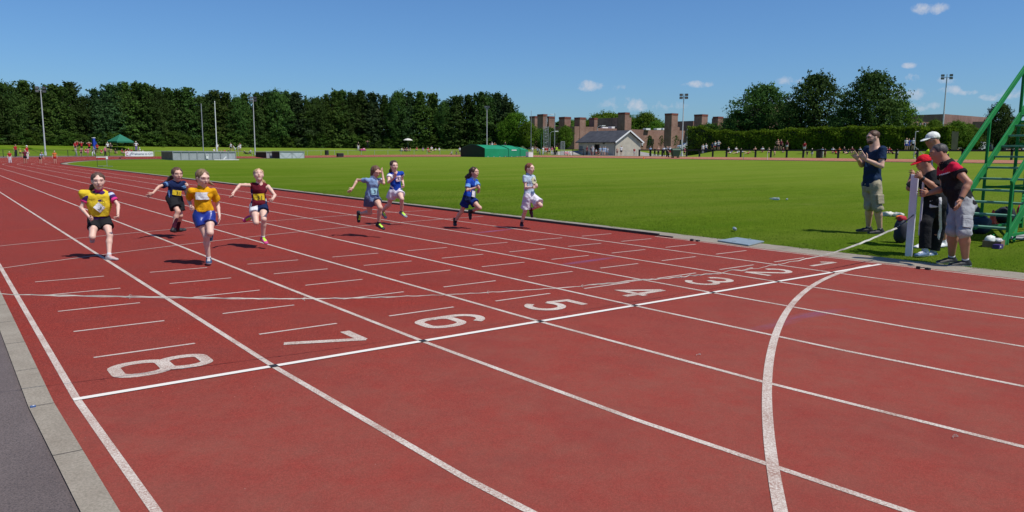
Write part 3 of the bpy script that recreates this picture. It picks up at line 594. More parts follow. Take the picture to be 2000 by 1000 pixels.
building('large plain brown hall showing between the crowns of the big trees',210,[(1450,1500,1545,203)],[],m=m_brick2)
building('long reddish brick hall with a dark shaded end wall right of the hedge',150,[(1768,1838.7,1925,222.7),(1774,1776,1814,236.6,140)],[],[(1782,1787,240,247,(140,1776)),(1791,1796,240,247,(140,1776)),(1800,1805,240,247,(140,1776))],m=m_brick2)
building('dark brick block behind the green staircase',140,[(1895,1965,2060,236)],[],m=m_brick)
for (u,wd_,v0,v1,m_) in [(1172,2.2,247.2,250,m_dark),(1180,3.4,248.2,250,m_white),(1196,2.6,247.6,250,m_white),(1203,1.6,247.8,250,m_dark)]:
    Q=at_D(u,238); za=zat(Q,v1)-.2; zb=zat(Q,v0); mb=MB(); mb.box((Q[0]-P[0],Q[1]-P[1],(za+zb)/2-BZ),(wd_,1.6,zb-za)); mb.build('rooflight',m_,e,bevel=.04)
for (u,wd_,v0,v1) in [(1262,2.0,250.8,253),(1285,3.0,251,253),(1293,1.2,250.4,253)]:
    Q=at_D(u,236); za=zat(Q,v1)-.2; zb=zat(Q,v0); mb=MB(); mb.box((Q[0]-P[0],Q[1]-P[1],(za+zb)/2-BZ),(wd_,1.4,zb-za)); mb.build('rooflight',m_white,e,bevel=.04)
# pavilion
def pavilion():
    D=141; P,wx,wy=axgeo(1130,1202,1251,D); z0=float(T(P[0]+2,P[1]+2))-.1; ze=zat(P,275.5); 
    e=empty('pavilion',(P[0],P[1],z0),0,'small grey rendered pavilion with a dark slate roof and pale gable','pavilion')
    h=ze-z0; rise=zat((P[0]+wx/2,P[1],0),255.5)-ze
    m_r=mat('grey_render',(.42,.385,.31),.92,.15,.9,bump=.4); m_s=mat('dark_slate',(.055,.055,.062),.7,.35,1.2,bump=.4)
    mb=MB(); x0,x1,y0,y1=0,wx,0,wy
    # walls with gables; the west wall leaves the doorway open
    dy0,dy1=wy*.42,wy*.56; dh=h*.80
    for a,b_,zt,zb in ((0,dy0,h,0),(dy1,wy,h,0),(dy0,dy1,h,dh)): mb.box((.1,(a+b_)/2,(zt+zb)/2),(.2,b_-a,zt-zb))
    mb.box((wx-.1,wy/2,h/2),(.2,wy,h))
    for yy in (.1,wy-.1): 
        V=[(.2,yy-.1,0),(wx-.2,yy-.1,0),(wx-.2,yy-.1,h),(wx/2,yy-.1,h+rise-.12),(.2,yy-.1,h)]; V+= [(a,yy+.1,c_) for a,_,c_ in V]; mb.add(V,[(0,1,2,3,4),(9,8,7,6,5)]+[(k,5+k,5+(k+1)%5,(k+1)%5) for k in range(5)])
    mb.box((wx/2,wy/2,.02),(wx-.4,wy-.4,.1)); mb.build('wall',[m_r],e)
    rf=MB(); ov=.45
    for s,(xa,xb) in ((-1,(-ov,wx/2)),(1,(wx+ov,wx/2))):
        dz=rise/(wx/2)*ov; V=[(xa,-ov,h-dz),(xb,-ov,h+rise),(xb,wy+ov,h+rise),(xa,wy+ov,h-dz)]; V2=[(a,b_,c_+.12) for a,b_,c_ in V]; rf.add(V+V2,[(0,1,2,3),(4,5,6,7),(0,1,5,4),(1,2,6,5),(2,3,7,6),(3,0,4,7)])
    ro=rf.build('roof',[m_s],e)
    bg_=MB(); dz=rise/(wx/2)*ov
    for yy in (-ov-.03,):
        for xa in (-ov,wx+ov): bg_.bar((xa,yy,h-dz+.02),(wx/2,yy,h+rise+.02),.05,.26)
    bg_.build('bargeboard',[m_white],ro)
    g=MB(); g.tube([(-ov-.02,-ov,h-dz+.02),(-ov-.02,wy+ov,h-dz+.02)],.06,6); g.build('gutter',[mat('dark_gutter',(.03,.03,.035),.4)],e)
    dp=MB(); dp.tube([(-ov,.15,h-dz),(-.05,.05,h-.5),(-.05,.05,.2)],.05,6); dp.build('downpipe',[mat('dark_gutter',(.03,.03,.035),.4)],e)
    d=MB(); d.box((.5,(dy0+dy1)/2,dh/2),(.05,dy1-dy0,dh)); d.build('door',[m_dark],e)
    lmp=MB(); lmp.box((-.12,wy*.3,h-.45),(.2,.3,.2)); lmp.build('wall_lamp',[mat('dark_gutter',(.03,.03,.035),.4)],e)
    # vent box
    b2=MB(); b2.box((-.05,wy*.93,1.4),(.06,.9,1.0)); b2.build('shutter',[mat('grey_shutter',(.15,.16,.17),.6)],e)
pavilion()
# ============================================================ FENCES
m_blk=mat('black_metal',(.02,.02,.022),.5,.3,4); m_galv=mat('galvanised_steel',(.36,.38,.39),.5,.12,5,metal=.35); m_gfence=mat('grey_green_mesh',(.10,.12,.10),.6,.2,3)
def along(r0,ua,ub,step=2.5):
    pts=loop_pts(1.0,3.0,r0); out=[]; acc_=0
    for k in range(1,len(pts)):
        a=np.array(pts[k-1]);b_=np.array(pts[k]); L=np.hypot(*(b_-a)); n=max(1,int(L/.25))
        for j in range(n):
            p=a+(b_-a)*j/n; q=np.array([p[0],p[1],0.])-C; 
            if q@FW<1: continue
            u=1000+F*(q@R2)/(q@FW)
            if ua<=u<=ub: out.append(p)
    res=[out[0]]; d=0
    for k in range(1,len(out)):
        d+=np.hypot(*(out[k]-out[k-1]))
        if d>=step: res.append(out[k]); d=0
    return res
def fence(ua,ub,label,h,pw,postm,railm,rails,meshy=False,r0=48.,step=2.5):
    pts=along(r0,ua,ub,step); P0=np.array([pts[0][0],pts[0][1],float(T(*pts[0]))]); e=empty('fence',P0,0,label,'fence')
    zs=[float(T(*p)) for p in pts]
    for k,(p,z) in enumerate(zip(pts,zs)):
        if k>=99: break
        mb=MB(); mb.box((0,0,h/2-.05),(pw,pw,h+.1)); mb.box((0,0,h+.012),(pw*1.15,pw*1.15,.025)); o=mb.build('post',postm,e); o.location=(p[0]-P0[0],p[1]-P0[1],z-P0[2])
    mb=MB()
    for hz,rw in rails:
        for k in range(len(pts)-1): mb.bar((pts[k][0]-P0[0],pts[k][1]-P0[1],zs[k]+hz-P0[2]),(pts[k+1][0]-P0[0],pts[k+1][1]-P0[1],zs[k+1]+hz-P0[2]),rw,rw)
    mb.build('rail',railm,e)
    if meshy:
        mb=MB()
        for k in range(len(pts)-1):
            a=np.array([*pts[k],zs[k]])-P0; b_=np.array([*pts[k+1],zs[k+1]])-P0
            for j in range(1,8): q=a+(b_-a)*j/8; mb.bar((q[0],q[1],q[2]+.04),(q[0],q[1],q[2]+h-.04),.007,.007)
            for j in range(1,6): mb.bar(tuple(a+[0,0,h*j/6]),tuple(b_+[0,0,h*j/6]),.007,.007)
        mb.build('mesh_panel',m_gfence,e)
    return e
fence(-60,300,'dark mesh fence with black posts round the far left end of the red track',.95,.07,m_blk,m_blk,[(.93,.05)],True)
fence(301,1057,'low grey mesh fence with thin pale posts below the grass bank',.88,.05,m_galv,m_galv,[(.86,.045)],True)
fence(1117,1150,'short black railing just left of the pavilion people',1.15,.09,m_blk,m_blk,[(1.1,.09),(.1,.05)],False,step=2.2)
fence(1152,1246,'thin light mesh fence in front of the pavilion gable',.9,.04,m_galv,m_galv,[(.88,.03)],True,r0=48.4)
fence(1248,2080,'long black post and rail fence beyond the far straight on the right',1.10,.20,m_blk,m_blk,[(1.02,.20)],False)
# ============================================================ MASTS AND POLES
def mast(P,vtop,label,nl=4,sp=.55,base_r=.115,lamps=True):
    h=zat(P,vtop)-P[2]; e=empty('floodlight_mast',P,0,label,'floodlight mast')
    mb=MB(); mb.tube([(0,0,-.2),(0,0,h*.35),(0,0,h-.4)],[base_r,base_r*.75,base_r*.5],10); mb.box((0,0,.25),(base_r*2.4,base_r*2.4,.5)); mb.build('pole',mat('pale_mast_grey',(.50,.51,.52),.5,.08,2),e,smooth=False)
    if lamps:
        d=C[:2]-P[:2]; a=math.atan2(d[1],d[0]); hx=MB(); rt=(math.sin(a),-math.cos(a))
        hx.bar((-rt[0]*sp,-rt[1]*sp,h-.45),(rt[0]*sp,rt[1]*sp,h-.45),.08,.08); hx.tube([(0,0,h-.5),(0,0,h+.1)],.06,6); hx.build('crossarm',m_galv,e)
        for k in range(nl):
            s=-1 if k%2 else 1; up_=.35 if k<2 else -.12
            l=MB(); l.box((0,0,0),(.26,.50,.34)); l.box((.15,0,0),(.05,.44,.27),m=1); l.box((-.19,0,.0),(.14,.24,.16))
            o=l.build('lamp_head',[m_blk,mat('lamp_glass',(.25,.27,.3),.15,.1,2)],e,bevel=.02); o.location=(rt[0]*sp*s,rt[1]*sp*s,h-.45+up_); o.rotation_euler=(0,.35,a+s*.15)
    return e
mast(at_rho(88,51),170,'pale floodlight mast at the far left in front of the tree belt',4,.45)
mast(at_rho(498,51),190,'pale floodlight mast above the light mesh cages',4,.4)
mast(at_rho(951,50.5),208,'pale floodlight mast above the green covers',2,.3)
mast(at_rho(1332,50.5),184,'slim floodlight mast with four dark lamps right of the stepped brick tower',4,.42,.13)
P=at_D(1838,128); mast(P,146,'tall floodlight mast with four dark lamps above the white cap',4,.62,.17)
def pole(P,vtop,label,r=.05,m=None,name='pole'):
    h=zat(P,vtop)-P[2]; mb=MB(); mb.tube([(0,0,-.1),(0,0,h*.5),(0,0,h)],[r,r*.9,r*.75],8); mb.tube([(0,0,0),(0,0,.15)],r*1.5,8); mb.lathe((0,0,h),[(r*.75,0),(r*.5,.03),(.005,.05)],8); o=mb.build(name,m or m_galv,loc=P); return tag(o,label,'pole')
pole(at_rho(397,50),203,'thin pale pole left of the tall white goal post',.09)
pole(GT(424.5,311.5),198,'tall white post standing in front of the long mat cage',.075,m_white)
pole(at_rho(1037,52),216,'thin pole at the left end of the brick buildings',.05)
pole(at_rho(1083,50),221,'thin tall grey pole left of the pointed green tree',.07)
pole(at_rho(1057,50),262,'green pole at the left of the crowd by the paved gap',.06,mat('green_pole',(.03,.12,.06),.5))
pole(GT(1452,311),300,'short thin rod standing at the edge of the infield beyond the clapping man',.03)
pole(GT(1498.5,312),297,'short pale rod with a white tip at the far edge of the infield',.03,m_white)
def street_lamp(u,D,vtop,label,arm=1):
    P=at_D(u,D); h=zat(P,vtop)-P[2]; e=empty('street_lamp',P,0,label,'street lamp'); mb=MB(); mb.tube([(0,0,0),(0,0,h-.3),(.35*arm,-.25*arm,h),(.9*arm,-.6*arm,h+.05)],[.08,.06,.04,.03],7); mb.build('pole',m_galv,e)
    l=MB(); l.box((1.1*arm,-.75*arm,h+.05),(.8,.3,.16),rz=-.6); l.build('lamp_head',m_white,e,bevel=.03)
street_lamp(1066,180,224,'street lamp whose white head shows in front of the tall left brick tower')
street_lamp(1074,160,257,'low street lamp between the poles left of the pointed tree')
street_lamp(1166,165,246,'street lamp rising behind the pavilion roof')
street_lamp(1341,170,250,'small street lamp right of the slim floodlight mast')
# lattice and throwing cage by the gap
P=at_rho(1066,52); h=zat(P,247)-P[2]; e=empty('lattice_tower',P,0,'pale lattice frame standing in front of the left brick towers','lattice tower')
for dx in (-.4,.4):
    for dy in (-.2,.2): mb=MB(); mb.tube([(dx,dy,0),(dx,dy,h)],.045,6); mb.build('upright',m_galv,e)
mb=MB()
for k in range(9): z=.4+k*(h-.6)/8; mb.bar((-.4,-.2,z),(.4,-.2,z+.35 if k%2 else z),.035,.035); mb.bar((-.4,.2,z),(.4,.2,z),.035,.035); mb.bar((-.4,-.2,z),(-.4,.2,z),.03,.03)
mb.build('rungs',m_galv,e)
P=at_rho(1099,49.5); e=empty('notice_frame',P,0,'tall narrow grey mesh gate frame standing open right of the marshal in yellow','gate'); h=zat(P,276.5)-P[2]
mb=MB()
for dx in (-.45,.45): mb.bar((dx,0,0),(dx,0,h),.07,.07)
mb.bar((-.45,0,h),(.45,0,h),.07,.07); mb.bar((-.45,0,.15),(.45,0,.15),.05,.05); mb.build('frame',m_galv,e)
mb=MB(); 
for k in range(1,12): mb.bar((-.42+.075*k,0,.15),(-.42+.075*k,0,h),.012,.012)
for k in range(1,20): mb.bar((-.42,0,h*k/20),(.42,0,h*k/20),.012,.012)
mb.build('mesh_panel',m_galv,e)
# ============================================================ INFIELD EQUIPMENT
def cage(ul,uc,ur,vtop,vbot,label,front,side,topm,panels,cross=False):
    P=GT(uc,vbot); D=depth(P); P_,wx,wy=axgeo(ul,uc,ur,D); P=np.array([P_[0],P_[1],float(T(P_[0]+.3,P_[1]+.3))]); h=zat(P,vtop)-P[2]
    e=empty('mat_cage',P,0,label,'cage'); fr=MB(); w_=.07
    for x in (0,wx):
        for y in (0,wy): fr.bar((x,y,0),(x,y,h),w_,w_)
    for z in (.04,h):
        for a,b_ in (((0,0),(wx,0)),((wx,0),(wx,wy)),((wx,wy),(0,wy)),((0,wy),(0,0))): fr.bar((*a,z),(*b_,z),w_,w_)
    for k in range(1,panels): fr.bar((wx*k/panels,-.02,0),(wx*k/panels,-.02,h),.05,.05)
    if cross:
        for k in range(panels*2): s=k%2; fr.bar((wx*k/(panels*2),-.035,.05 if s else h-.05),(wx*(k+1)/(panels*2),-.035,h-.05 if s else .05),.03,.02)
    fr.build('frame',m_galv,e)
    b_=MB(); b_.box((wx/2,wy/2,h/2),(wx-.1,wy-.1,h-.1),m=0); b_.build('mats',[front],e)
    s_=MB(); s_.box((-.0,wy/2,h/2),(.05,wy-.12,h-.12)); s_.build('side_panel',side,e)
    t_=MB(); t_.box((wx/2,wy/2,h+.045),(wx+.1,wy+.1,.04)); t_.build('lid',topm,e)
    return e,P,wx,wy,h
def meshmat(name,c1,c2):
    m,t,b,c=nodes_of(name,.6,.3); s=t.nodes.new('ShaderNodeSeparateXYZ'); t.links.new(c,s.inputs[0])
    f=nz(t,c,1.2,4,.6); br=t.nodes.new('ShaderNodeTexBrick'); br.offset=0; br.inputs['Scale'].default_value=1; br.inputs['Brick Width'].default_value=.12; br.inputs['Row Height'].default_value=.12; br.inputs['Mortar Size'].default_value=.012
    cb=t.nodes.new('ShaderNodeCombineXYZ'); t.links.new(mth('ADD',s.outputs[0],s.outputs[1],tree=t),cb.inputs[0]); t.links.new(s.outputs[2],cb.inputs[1]); t.links.new(cb.outputs[0],br.inputs[0])
    br.inputs[1].default_value=(*c1,1); br.inputs[2].default_value=(*[x*.9 for x in c1],1); br.inputs[3].default_value=(*c2,1); a=mixc(t,ramp(t,f,[(.4,grey(.35)),(.6,grey(0))]),br.outputs[0],tuple(x*.7 for x in c1)); t.links.new(a,b.inputs[0]); return m
m_msh=meshmat('grey_mesh',(.29,.315,.33),(.50,.52,.53)); m_brn=mat('brown_cover',(.20,.14,.115),.8,.3,2); m_bcov=mat('black_cover',(.015,.015,.017),.7,.3,2); m_lmsh=meshmat('light_mesh',(.44,.49,.52),(.6,.63,.65)); m_gtop=mat('grey_lid',(.33,.34,.34),.6,.15,2)
e,P,wx,wy,h=cage(315,337,460,296.3,313,'long low grey mesh mat cage with a brown end on the far infield',m_msh,m_brn,m_gtop,8)
mb=MB(); mb.box((wx*.53,-.09,h*.45),(.32,.05,h*.55)); mb.box((wx*.53,-.12,h*.62),(.2,.03,.2),m=1); mb.build('notice',[m_white,m_gtop],e)
mb=MB(); mb.box((wx*.82,-.5,.05),(3.4,.5,.08)); mb.box((wx*.80,-.5,.3),(.12,.12,.5),rot=Matrix.Rotation(.8,3,'Y')); tag(mb.build('base_board',m_white,loc=P,bevel=.01),'white base board lying along the foot of the long mat cage by the white post','board')
cage(499,520,533,297,309,'small black covered cage left of the light mesh cage',m_msh,m_bcov,m_gtop,2)
cage(531,546,594,296,309.8,'light grey cross braced mesh cage with a black end',m_lmsh,m_bcov,m_gtop,2,True)
def covers():
    P=GT(947,307); D=depth(P); P,wx,wy=axgeo(899.5,947,1032,D); P[2]=float(T(P[0],P[1]))
    hw=zat(P,290.5)-P[2]; hc=zat(np.array([P[0],P[1]+wy/2,0]),282.5)-P[2]
    e=empty('landing_area_cover',P,0,'long bright green arched weather cover in sections with a dark arched end','cover'); m_g=mat('green_sheeting',(.010,.25,.115),.5,.10,.6,bump=.1); m_dg=mat('dark_green_end',(.006,.022,.014),.6,.2,1)
    secs=[(0,.53),(.54,.80),(.81,1.0)]; prof=lambda k: [(0,0)]+[(wy*(j/12),(hw+(hc-hw)*math.sin(math.pi*j/12))*k) for j in range(13)]+[(wy,0)]
    for si,(a,b_) in enumerate(secs):
        sc=(1,1.0,.97)[si]; mb=MB(); pa=prof(sc); pb=prof(sc*(.98 if si<2 else .88)); n=len(pa)
        V=[(a*wx,y,z) for y,z in pa]+[(b_*wx,y,z) for y,z in pb]; mb.add(V,[(k,k+1,n+k+1,n+k) for k in range(n-1)],0); mb.add(V,[tuple(range(n)),tuple(range(n,2*n))[::-1]],1 if si==0 else 0); s=mb.build('section',[m_g,m_dg],e)
        r=MB(); r.tube([(a*wx+.02,y,z+.03) for y,z in pa[1:-1]],.035,6); r.build('rib',mat('green_rib',(.02,.09,.05),.5),s)
        for k in range(4 if si==0 else 2): w_=MB(); w_.tube([(a*wx+(b_-a)*wx*(k+.5)/(4 if si==0 else 2),-.06,.09),(a*wx+(b_-a)*wx*(k+.5)/(4 if si==0 else 2),.02,.09)],.09,10); w_.build('castor',m_gtop,e)
    l=MB(); l.box((wx*.66,-.03,hw*.86),(1.1,.03,.16)); l.build('label_plate',m_white,e)
    # a white crate at the right hand end
    Q=GT(1034,306.8); b=MB(); b.box((0,0,.42),(1.0,.8,.84)); b.box((0,0,.87),(1.06,.86,.06)); b.bar((-.2,-.41,.1),(-.3,-.41,.75),.03,.02,m=1)
    tag(b.build('storage_crate',[m_white,m_gtop],loc=(Q[0],Q[1],float(T(Q[0],Q[1]))),bevel=.02),'white crate at the right end of the green covers','crate')
covers()
# hurdle
P=GT(200,325.5); a=.52; e=empty('hurdle',P,a,'lone hurdle with a red and white bar on the grass beside the track','hurdle'); 
for s in (-1,1):
    mb=MB(); mb.tube([(s*.5,.0,.03),(s*.5,0,.9)],.018,7); mb.tube([(s*.5,0,.03),(s*.5,-.7,.03)],.02,7); mb.build('leg',m_galv if s>0 else m_blk,e)
mb=MB(); mb.box((0,0,.87),(1.16,.025,.07)); mb.build('crossbar',m_white,e)
mb=MB(); mb.box((-.1,.0,.78),(.7,.02,.12)); mb.build('red_panel',mat('red_paint',(.42,.02,.02),.5),e)
mb=MB(); mb.box((.52,-.01,.80),(.2,.03,.26)); mb.build('end_plate',m_white,e,bevel=.01)
mb=MB(); mb.tube([(-.5,0,.06),(.5,0,.06)],.016,6); mb.build('base_bar',m_galv,e)
# crow
P=GT(235,311.5); mb=MB(); mb.lathe((0,0,.22),[(.01,-.22),(.06,-.1),(.08,0),(.06,.1),(.02,.16)],8,ax=(1,0,.35)); mb.lathe((.2,0,.33),[(.01,-.05),(.045,0),(.03,.05),(.008,.12)],8,ax=(1,0,.1)); mb.tube([(0,.03,.2),(0,.03,0)],.008,4); mb.tube([(0,-.03,.2),(0,-.03,0)],.008,4); mb.bar((-.15,0,.16),(-.34,0,.12),.1,.02)
tag(mb.build('crow',mat('black_feathers',(.012,.012,.014),.5),loc=(P[0],P[1],float(T(P[0],P[1]))),smooth=True),'black crow standing on the infield grass right of the hurdle','bird')
# banner on the fence
Pa=at_rho(243,47.85); Pb=at_rho(298,47.85); mid=(Pa+Pb)/2; L=float(np.hypot(*(Pb-Pa)[:2])); a=math.atan2(Pb[1]-Pa[1],Pb[0]-Pa[0]); zt=zat(mid,295.8)-mid[2]; zb=zat(mid,305.6)-mid[2]
e=empty('banner',mid,a,'long white banner reading Welcome to CIT hung on the dark fence','banner'); mb=MB(); n=24
V=[];Fc=[]
for j in range(n+1):
    x=-L/2+L*j/n; y=-.10+.012*math.sin(j*1.7); e_=.04 if j in (0,n) else 0
    for z in (zb+e_,zt-e_): V.append((x,y,z)); V.append((x,y+.01,z))
for j in range(n): b0=j*4; Fc+=[(b0,b0+4,b0+6,b0+2),(b0+1,b0+3,b0+7,b0+5),(b0+2,b0+6,b0+7,b0+3),(b0,b0+1,b0+5,b0+4)]
mb.add(V,Fc+[(0,2,3,1),(n*4,n*4+1,n*4+3,n*4+2)]); mb.build('sheet',mat('banner_white',(.74,.75,.76),.6,.03,1),e)
V,Fc=text_mesh('Welcome to CIT',(zt-zb)*.62); mb=MB(); mb.add([(x*1.12+L*.10,-.122,z+(zt+zb)/2) for x,z,_ in V],Fc); mb.build('lettering',mat('navy_ink',(.03,.04,.12),.6),e)
mb=MB(); cxx=-L*.43; hh=(zt-zb); pts=[(cxx+.22*math.cos(R(a_)),-.122,(zt+zb)/2+.22*math.sin(R(a_))) for a_ in range(40,330,20)]
mb.tube(pts,.035,6,m=0)
for k in range(3): mb.bar((cxx+.25+.3*k*.4,-.122,zb+.12),(cxx+.75+.3*k*.4,-.122,zt-.1),.01,.03,m=1)
mb.build('emblem',[mat('red_ink',(.5,.03,.04),.6),mat('grey_ink',(.2,.2,.22),.6)],e)
# gazebo
P=at_rho(236,55); D=depth(P); s=44/F*D/1.3; h=zat(P,276)-P[2]; ht=zat(P,262)-P[2]; e=empty('gazebo',P,.35,'green canvas gazebo on the bank behind the white banner','gazebo'); hs=s/2
cn=MB(); cc=[(-hs,-hs),(hs,-hs),(hs,hs),(-hs,hs)]; cn.add([(x,y,h) for x,y in cc]+[(0,0,ht)],[(0,1,4),(1,2,4),(2,3,4),(3,0,4)]); cn.add([(x,y,h) for x,y in cc]+[(x,y,h-.22) for x,y in cc],[(0,4,5,1),(1,5,6,2),(2,6,7,3),(3,7,4,0)]); cn.build('canopy',mat('dark_green_canvas',(.014,.15,.09),.8,.1,2),e)
for x,y in cc: mb=MB(); mb.tube([(x*.97,y*.97,-.3),(x*.97,y*.97,h)],.035,6); mb.build('leg',m_blk,e)
# white parasol
P=at_rho(797,54.5); h=zat(P,270)-P[2]; e=empty('parasol',P,0,'white parasol standing over dark clothed people on the bank','parasol'); mb=MB(); n=8; V=[(0,0,h)]; 
for r_,z in ((.5,h-.12),(.95,h-.36),(.97,h-.44)):
    V+=[(r_*math.cos(2*math.pi*j/n),r_*math.sin(2*math.pi*j/n),z) for j in range(n)]
Fc=[(0,1+j,1+(j+1)%n) for j in range(n)]+[(1+q*n+j,1+(q+1)*n+j,1+(q+1)*n+(j+1)%n,1+q*n+(j+1)%n) for q in range(2) for j in range(n)]; mb.add(V,Fc); mb.build('canopy',mat('cream_canvas',(.62,.60,.55),.8,.06,2),e)
mb=MB(); mb.tube([(0,0,-.1),(0,0,h)],.025,6); mb.build('pole',m_galv,e)
def solid(P,label,cat,name,m,fn,bevel=.02,rz=0.,smooth=False):
    mb=MB(); fn(mb); o=mb.build(name,m,loc=P,bevel=bevel,smooth=smooth); o.rotation_euler=(0,0,rz); return tag(o,label,cat)
P=at_rho(184,53.5); hh=zat(P,270)-P[2]; e=empty('tall_blue_box',P,.4,'tall blue box with a white top among the red shirts on the bank','box')
mb=MB(); mb.box((0,0,hh*.47+.2),(.38,.36,hh*.85)); mb.box((.30,0,hh*.65),(.16,.3,.4)); mb.build('body',mat('blue_plastic',(.02,.06,.42),.5,.1,2),e,bevel=.05); mb=MB(); mb.box((0,0,hh*.93+.2),(.46,.42,.10)); mb.build('lid',m_white,e,bevel=.04)
for s in (-1,1): mb=MB(); mb.box((.22*s,0,.12),(.1,.4,.26)); mb.build('leg',m_blk,e)
P=at_rho(708,54.5); solid(P,'pink blanket with a pale bag on it lying on the bank under the trees','blanket','pink_blanket',[mat('pink_cloth',(.45,.03,.16),.9),m_white],lambda b:(b.box((0,0,.12),(1.2,.8,.28)),b.box((.3,.1,.38),(.5,.4,.25),m=1),b.box((-.3,0,.30),(.5,.5,.12))),.08)
P=at_rho(638,47.3); solid(P,'black loudspeaker cabinet standing at the grey mesh fence','loudspeaker','loudspeaker',[m_blk,mat('speaker_grille',(.05,.05,.05),.8)],lambda b:(b.box((0,0,.5),(.6,.45,.9)),b.box((-.25,-.25,.5),(.02,.35,.7),m=1),b.lathe((-.31,0,.35),[(.17,0),(.14,.03)],12,1,(-1,0,0))),.02)
P=GT(664,306.5); P[2]=float(T(P[0],P[1])); solid(P,'low black equipment box with a pale right end on the far edge of the infield','equipment box','equipment_box',[m_bcov,m_gtop],lambda b:(b.box((0,0,.32),(1.05,.7,.6)),b.box((0,0,.66),(1.15,.8,.06),m=1),b.box((.57,0,.35),(.06,.7,.5),m=1)),.02)
# green wheeled bin
P=GT(1319,308.5); P[2]=float(T(P[0],P[1])); e=empty('wheeled_bin',P,-.5,'big dark green four wheeled bin on the far straight','wheeled bin')
mb=MB(); V=[(-.5,-.38,.2),(.5,-.38,.2),(.5,.38,.2),(-.5,.38,.2),(-.62,-.48,1.15),(.62,-.48,1.15),(.62,.48,1.15),(-.62,.48,1.15)]; mb.add(V,[(3,2,1,0),(4,5,6,7),(0,1,5,4),(1,2,6,5),(2,3,7,6),(3,0,4,7)]); mb.build('body',mat('bin_green',(.015,.055,.03),.5,.1,2),e,bevel=.03)
mb=MB(); mb.lathe((0,0,1.1),[(.5,-.64),(.5,.64)],16,ax=(1,0,0)); mb.v=[(x,y,max(1.17,1.17+(z-1.17)*.55)) for x,y,z in mb.v]; mb.build('lid',mat('bin_lid_green',(.02,.07,.035),.5,.1,2),e)
for x in (-.42,.42):
    for y in (-.3,.3): mb=MB(); mb.lathe((x,y,.1),[(.1,-.04),(.1,.04)],12,ax=(0,1,0)); mb.build('wheel',m_blk,e)
P=GT(1257,310.3); P[2]=float(T(P[0],P[1])); solid(P,'small orange cone on the far edge of the infield right of the pavilion','cone','marker_cone',mat('orange_plastic',(.75,.12,.02),.5),lambda b:(b.lathe((0,0,0),[(.16,0),(.16,.02),(.10,.03),(.03,.32),(.02,.33)],10)),0)
P=at_rho(1601,48.6); solid(P,'dark round litter bin behind the black fence right of the small child in blue','litter bin','litter_bin',m_blk,lambda b:(b.lathe((0,0,0),[(.36,0),(.42,.1),(.44,.95),(.46,.98),(.46,1.08),(.3,1.15),(.02,1.17)],14),b.lathe((0,0,1.0),[(.47,0),(.47,.04)],14)),0)
# goal frame at the right of the hedge
P=at_rho(1786,50.5); e=empty('goal_frame',P,0,'pale metal goal frame standing on the bank beside the white cap','goal'); h=zat(P,257)-P[2]; mb=MB(); mb.tube([(0,0,-.1),(0,0,h),(.25,-.2,h)],.05,7); mb.build('post',m_galv,e); mb=MB(); mb.tube([(.0,0,h*.45),(1.6,-1.,.0)],.035,6); mb.tube([(0,0,.05),(1.6,-1.,.0)],.03,6); mb.build('brace',m_galv,e)
# parked cars
def car(P,rz,col,label,suv=False):
    e=empty('parked_car',P,rz,label,'car','cars parked beyond the hedge'); e.rotation_euler=(0,0,rz); m_b=mat('car_paint',col,.3,.03,2,coat=.6)
    L,W=4.3,1.74; H=1.45; prof=[(-L/2,.35),(-L/2,.80),(-L/2+.25,.98),(-1.35,1.02) ,(-.75,1.42),(.75,H),(1.45,1.03),(L/2-.1,.86),(L/2,.6),(L/2,.35)] if not suv else [(-L/2,.4),(-L/2,.9),(-L/2+.2,1.0),(-1.3,1.08),(-.8,1.62),(1.6,1.64),(2.0,1.1),(L/2,.95),(L/2,.4)]
    mb=MB(); n=len(prof); V=[]
    for s in (-1,1):
        for x,z in prof: V.append((x,s*(W/2-(.2 if z>1.1 else 0)),z))
    mb.add(V,[tuple(range(n)),tuple(range(n,2*n))[::-1]]+[(k,n+k,n+(k+1)%n,(k+1)%n) for k in range(n)]); mb.build('body',m_b,e,bevel=.05)
    top=[p for p in prof if p[1]>1.0]; 
    for s in (-1,1):
        g=MB(); q=[(x*.9,z-.06 if z>1.2 else z+.05) for x,z in top]; g.add([(x,s*(W/2-(.17 if z>1.2 else .01)+.012),z) for x,z in q],[tuple(range(len(q)))]); g.build('side_window',m_glass,e)
    for s,(x0,z0,x1,z1) in ((-1,(-1.33,1.06,-.8,1.38)),(1,(1.40,1.07,.82,1.40))):
        g=MB(); o_=.03; g.add([(x0*(1.0)+s*.03,-W/2+.14,z0+o_),(x0+s*.03,W/2-.14,z0+o_),(x1+s*.03,W/2-.28,z1+o_),(x1+s*.03,-W/2+.28,z1+o_)],[(0,1,2,3)]); g.build('windscreen',m_glass,e)
    for x in (-1.32,1.32):
        for s in (-1,1): wv=MB(); wv.lathe((x,s*(W/2-.08),.31),[(.31,-.1),(.31,.1)],16,ax=(0,1,0)); wo_=wv.build('wheel',m_blk,e); rm=MB(); rm.lathe((x,s*(W/2+.025),.31),[(.2,-.01),(.18,.02)],12,ax=(0,s,0)); rm.build('rim',m_galv,wo_)
    for s in (-1,1): g=MB(); g.box((-L/2-.01,s*.62,.72),(.05,.3,.14)); g.build('headlight',m_white,e,bevel=.01); g=MB(); g.box((L/2+.01,s*.62,.75),(.05,.28,.16)); g.build('tail_light',mat('red_lens',(.35,.01,.01),.3),e)
    return e
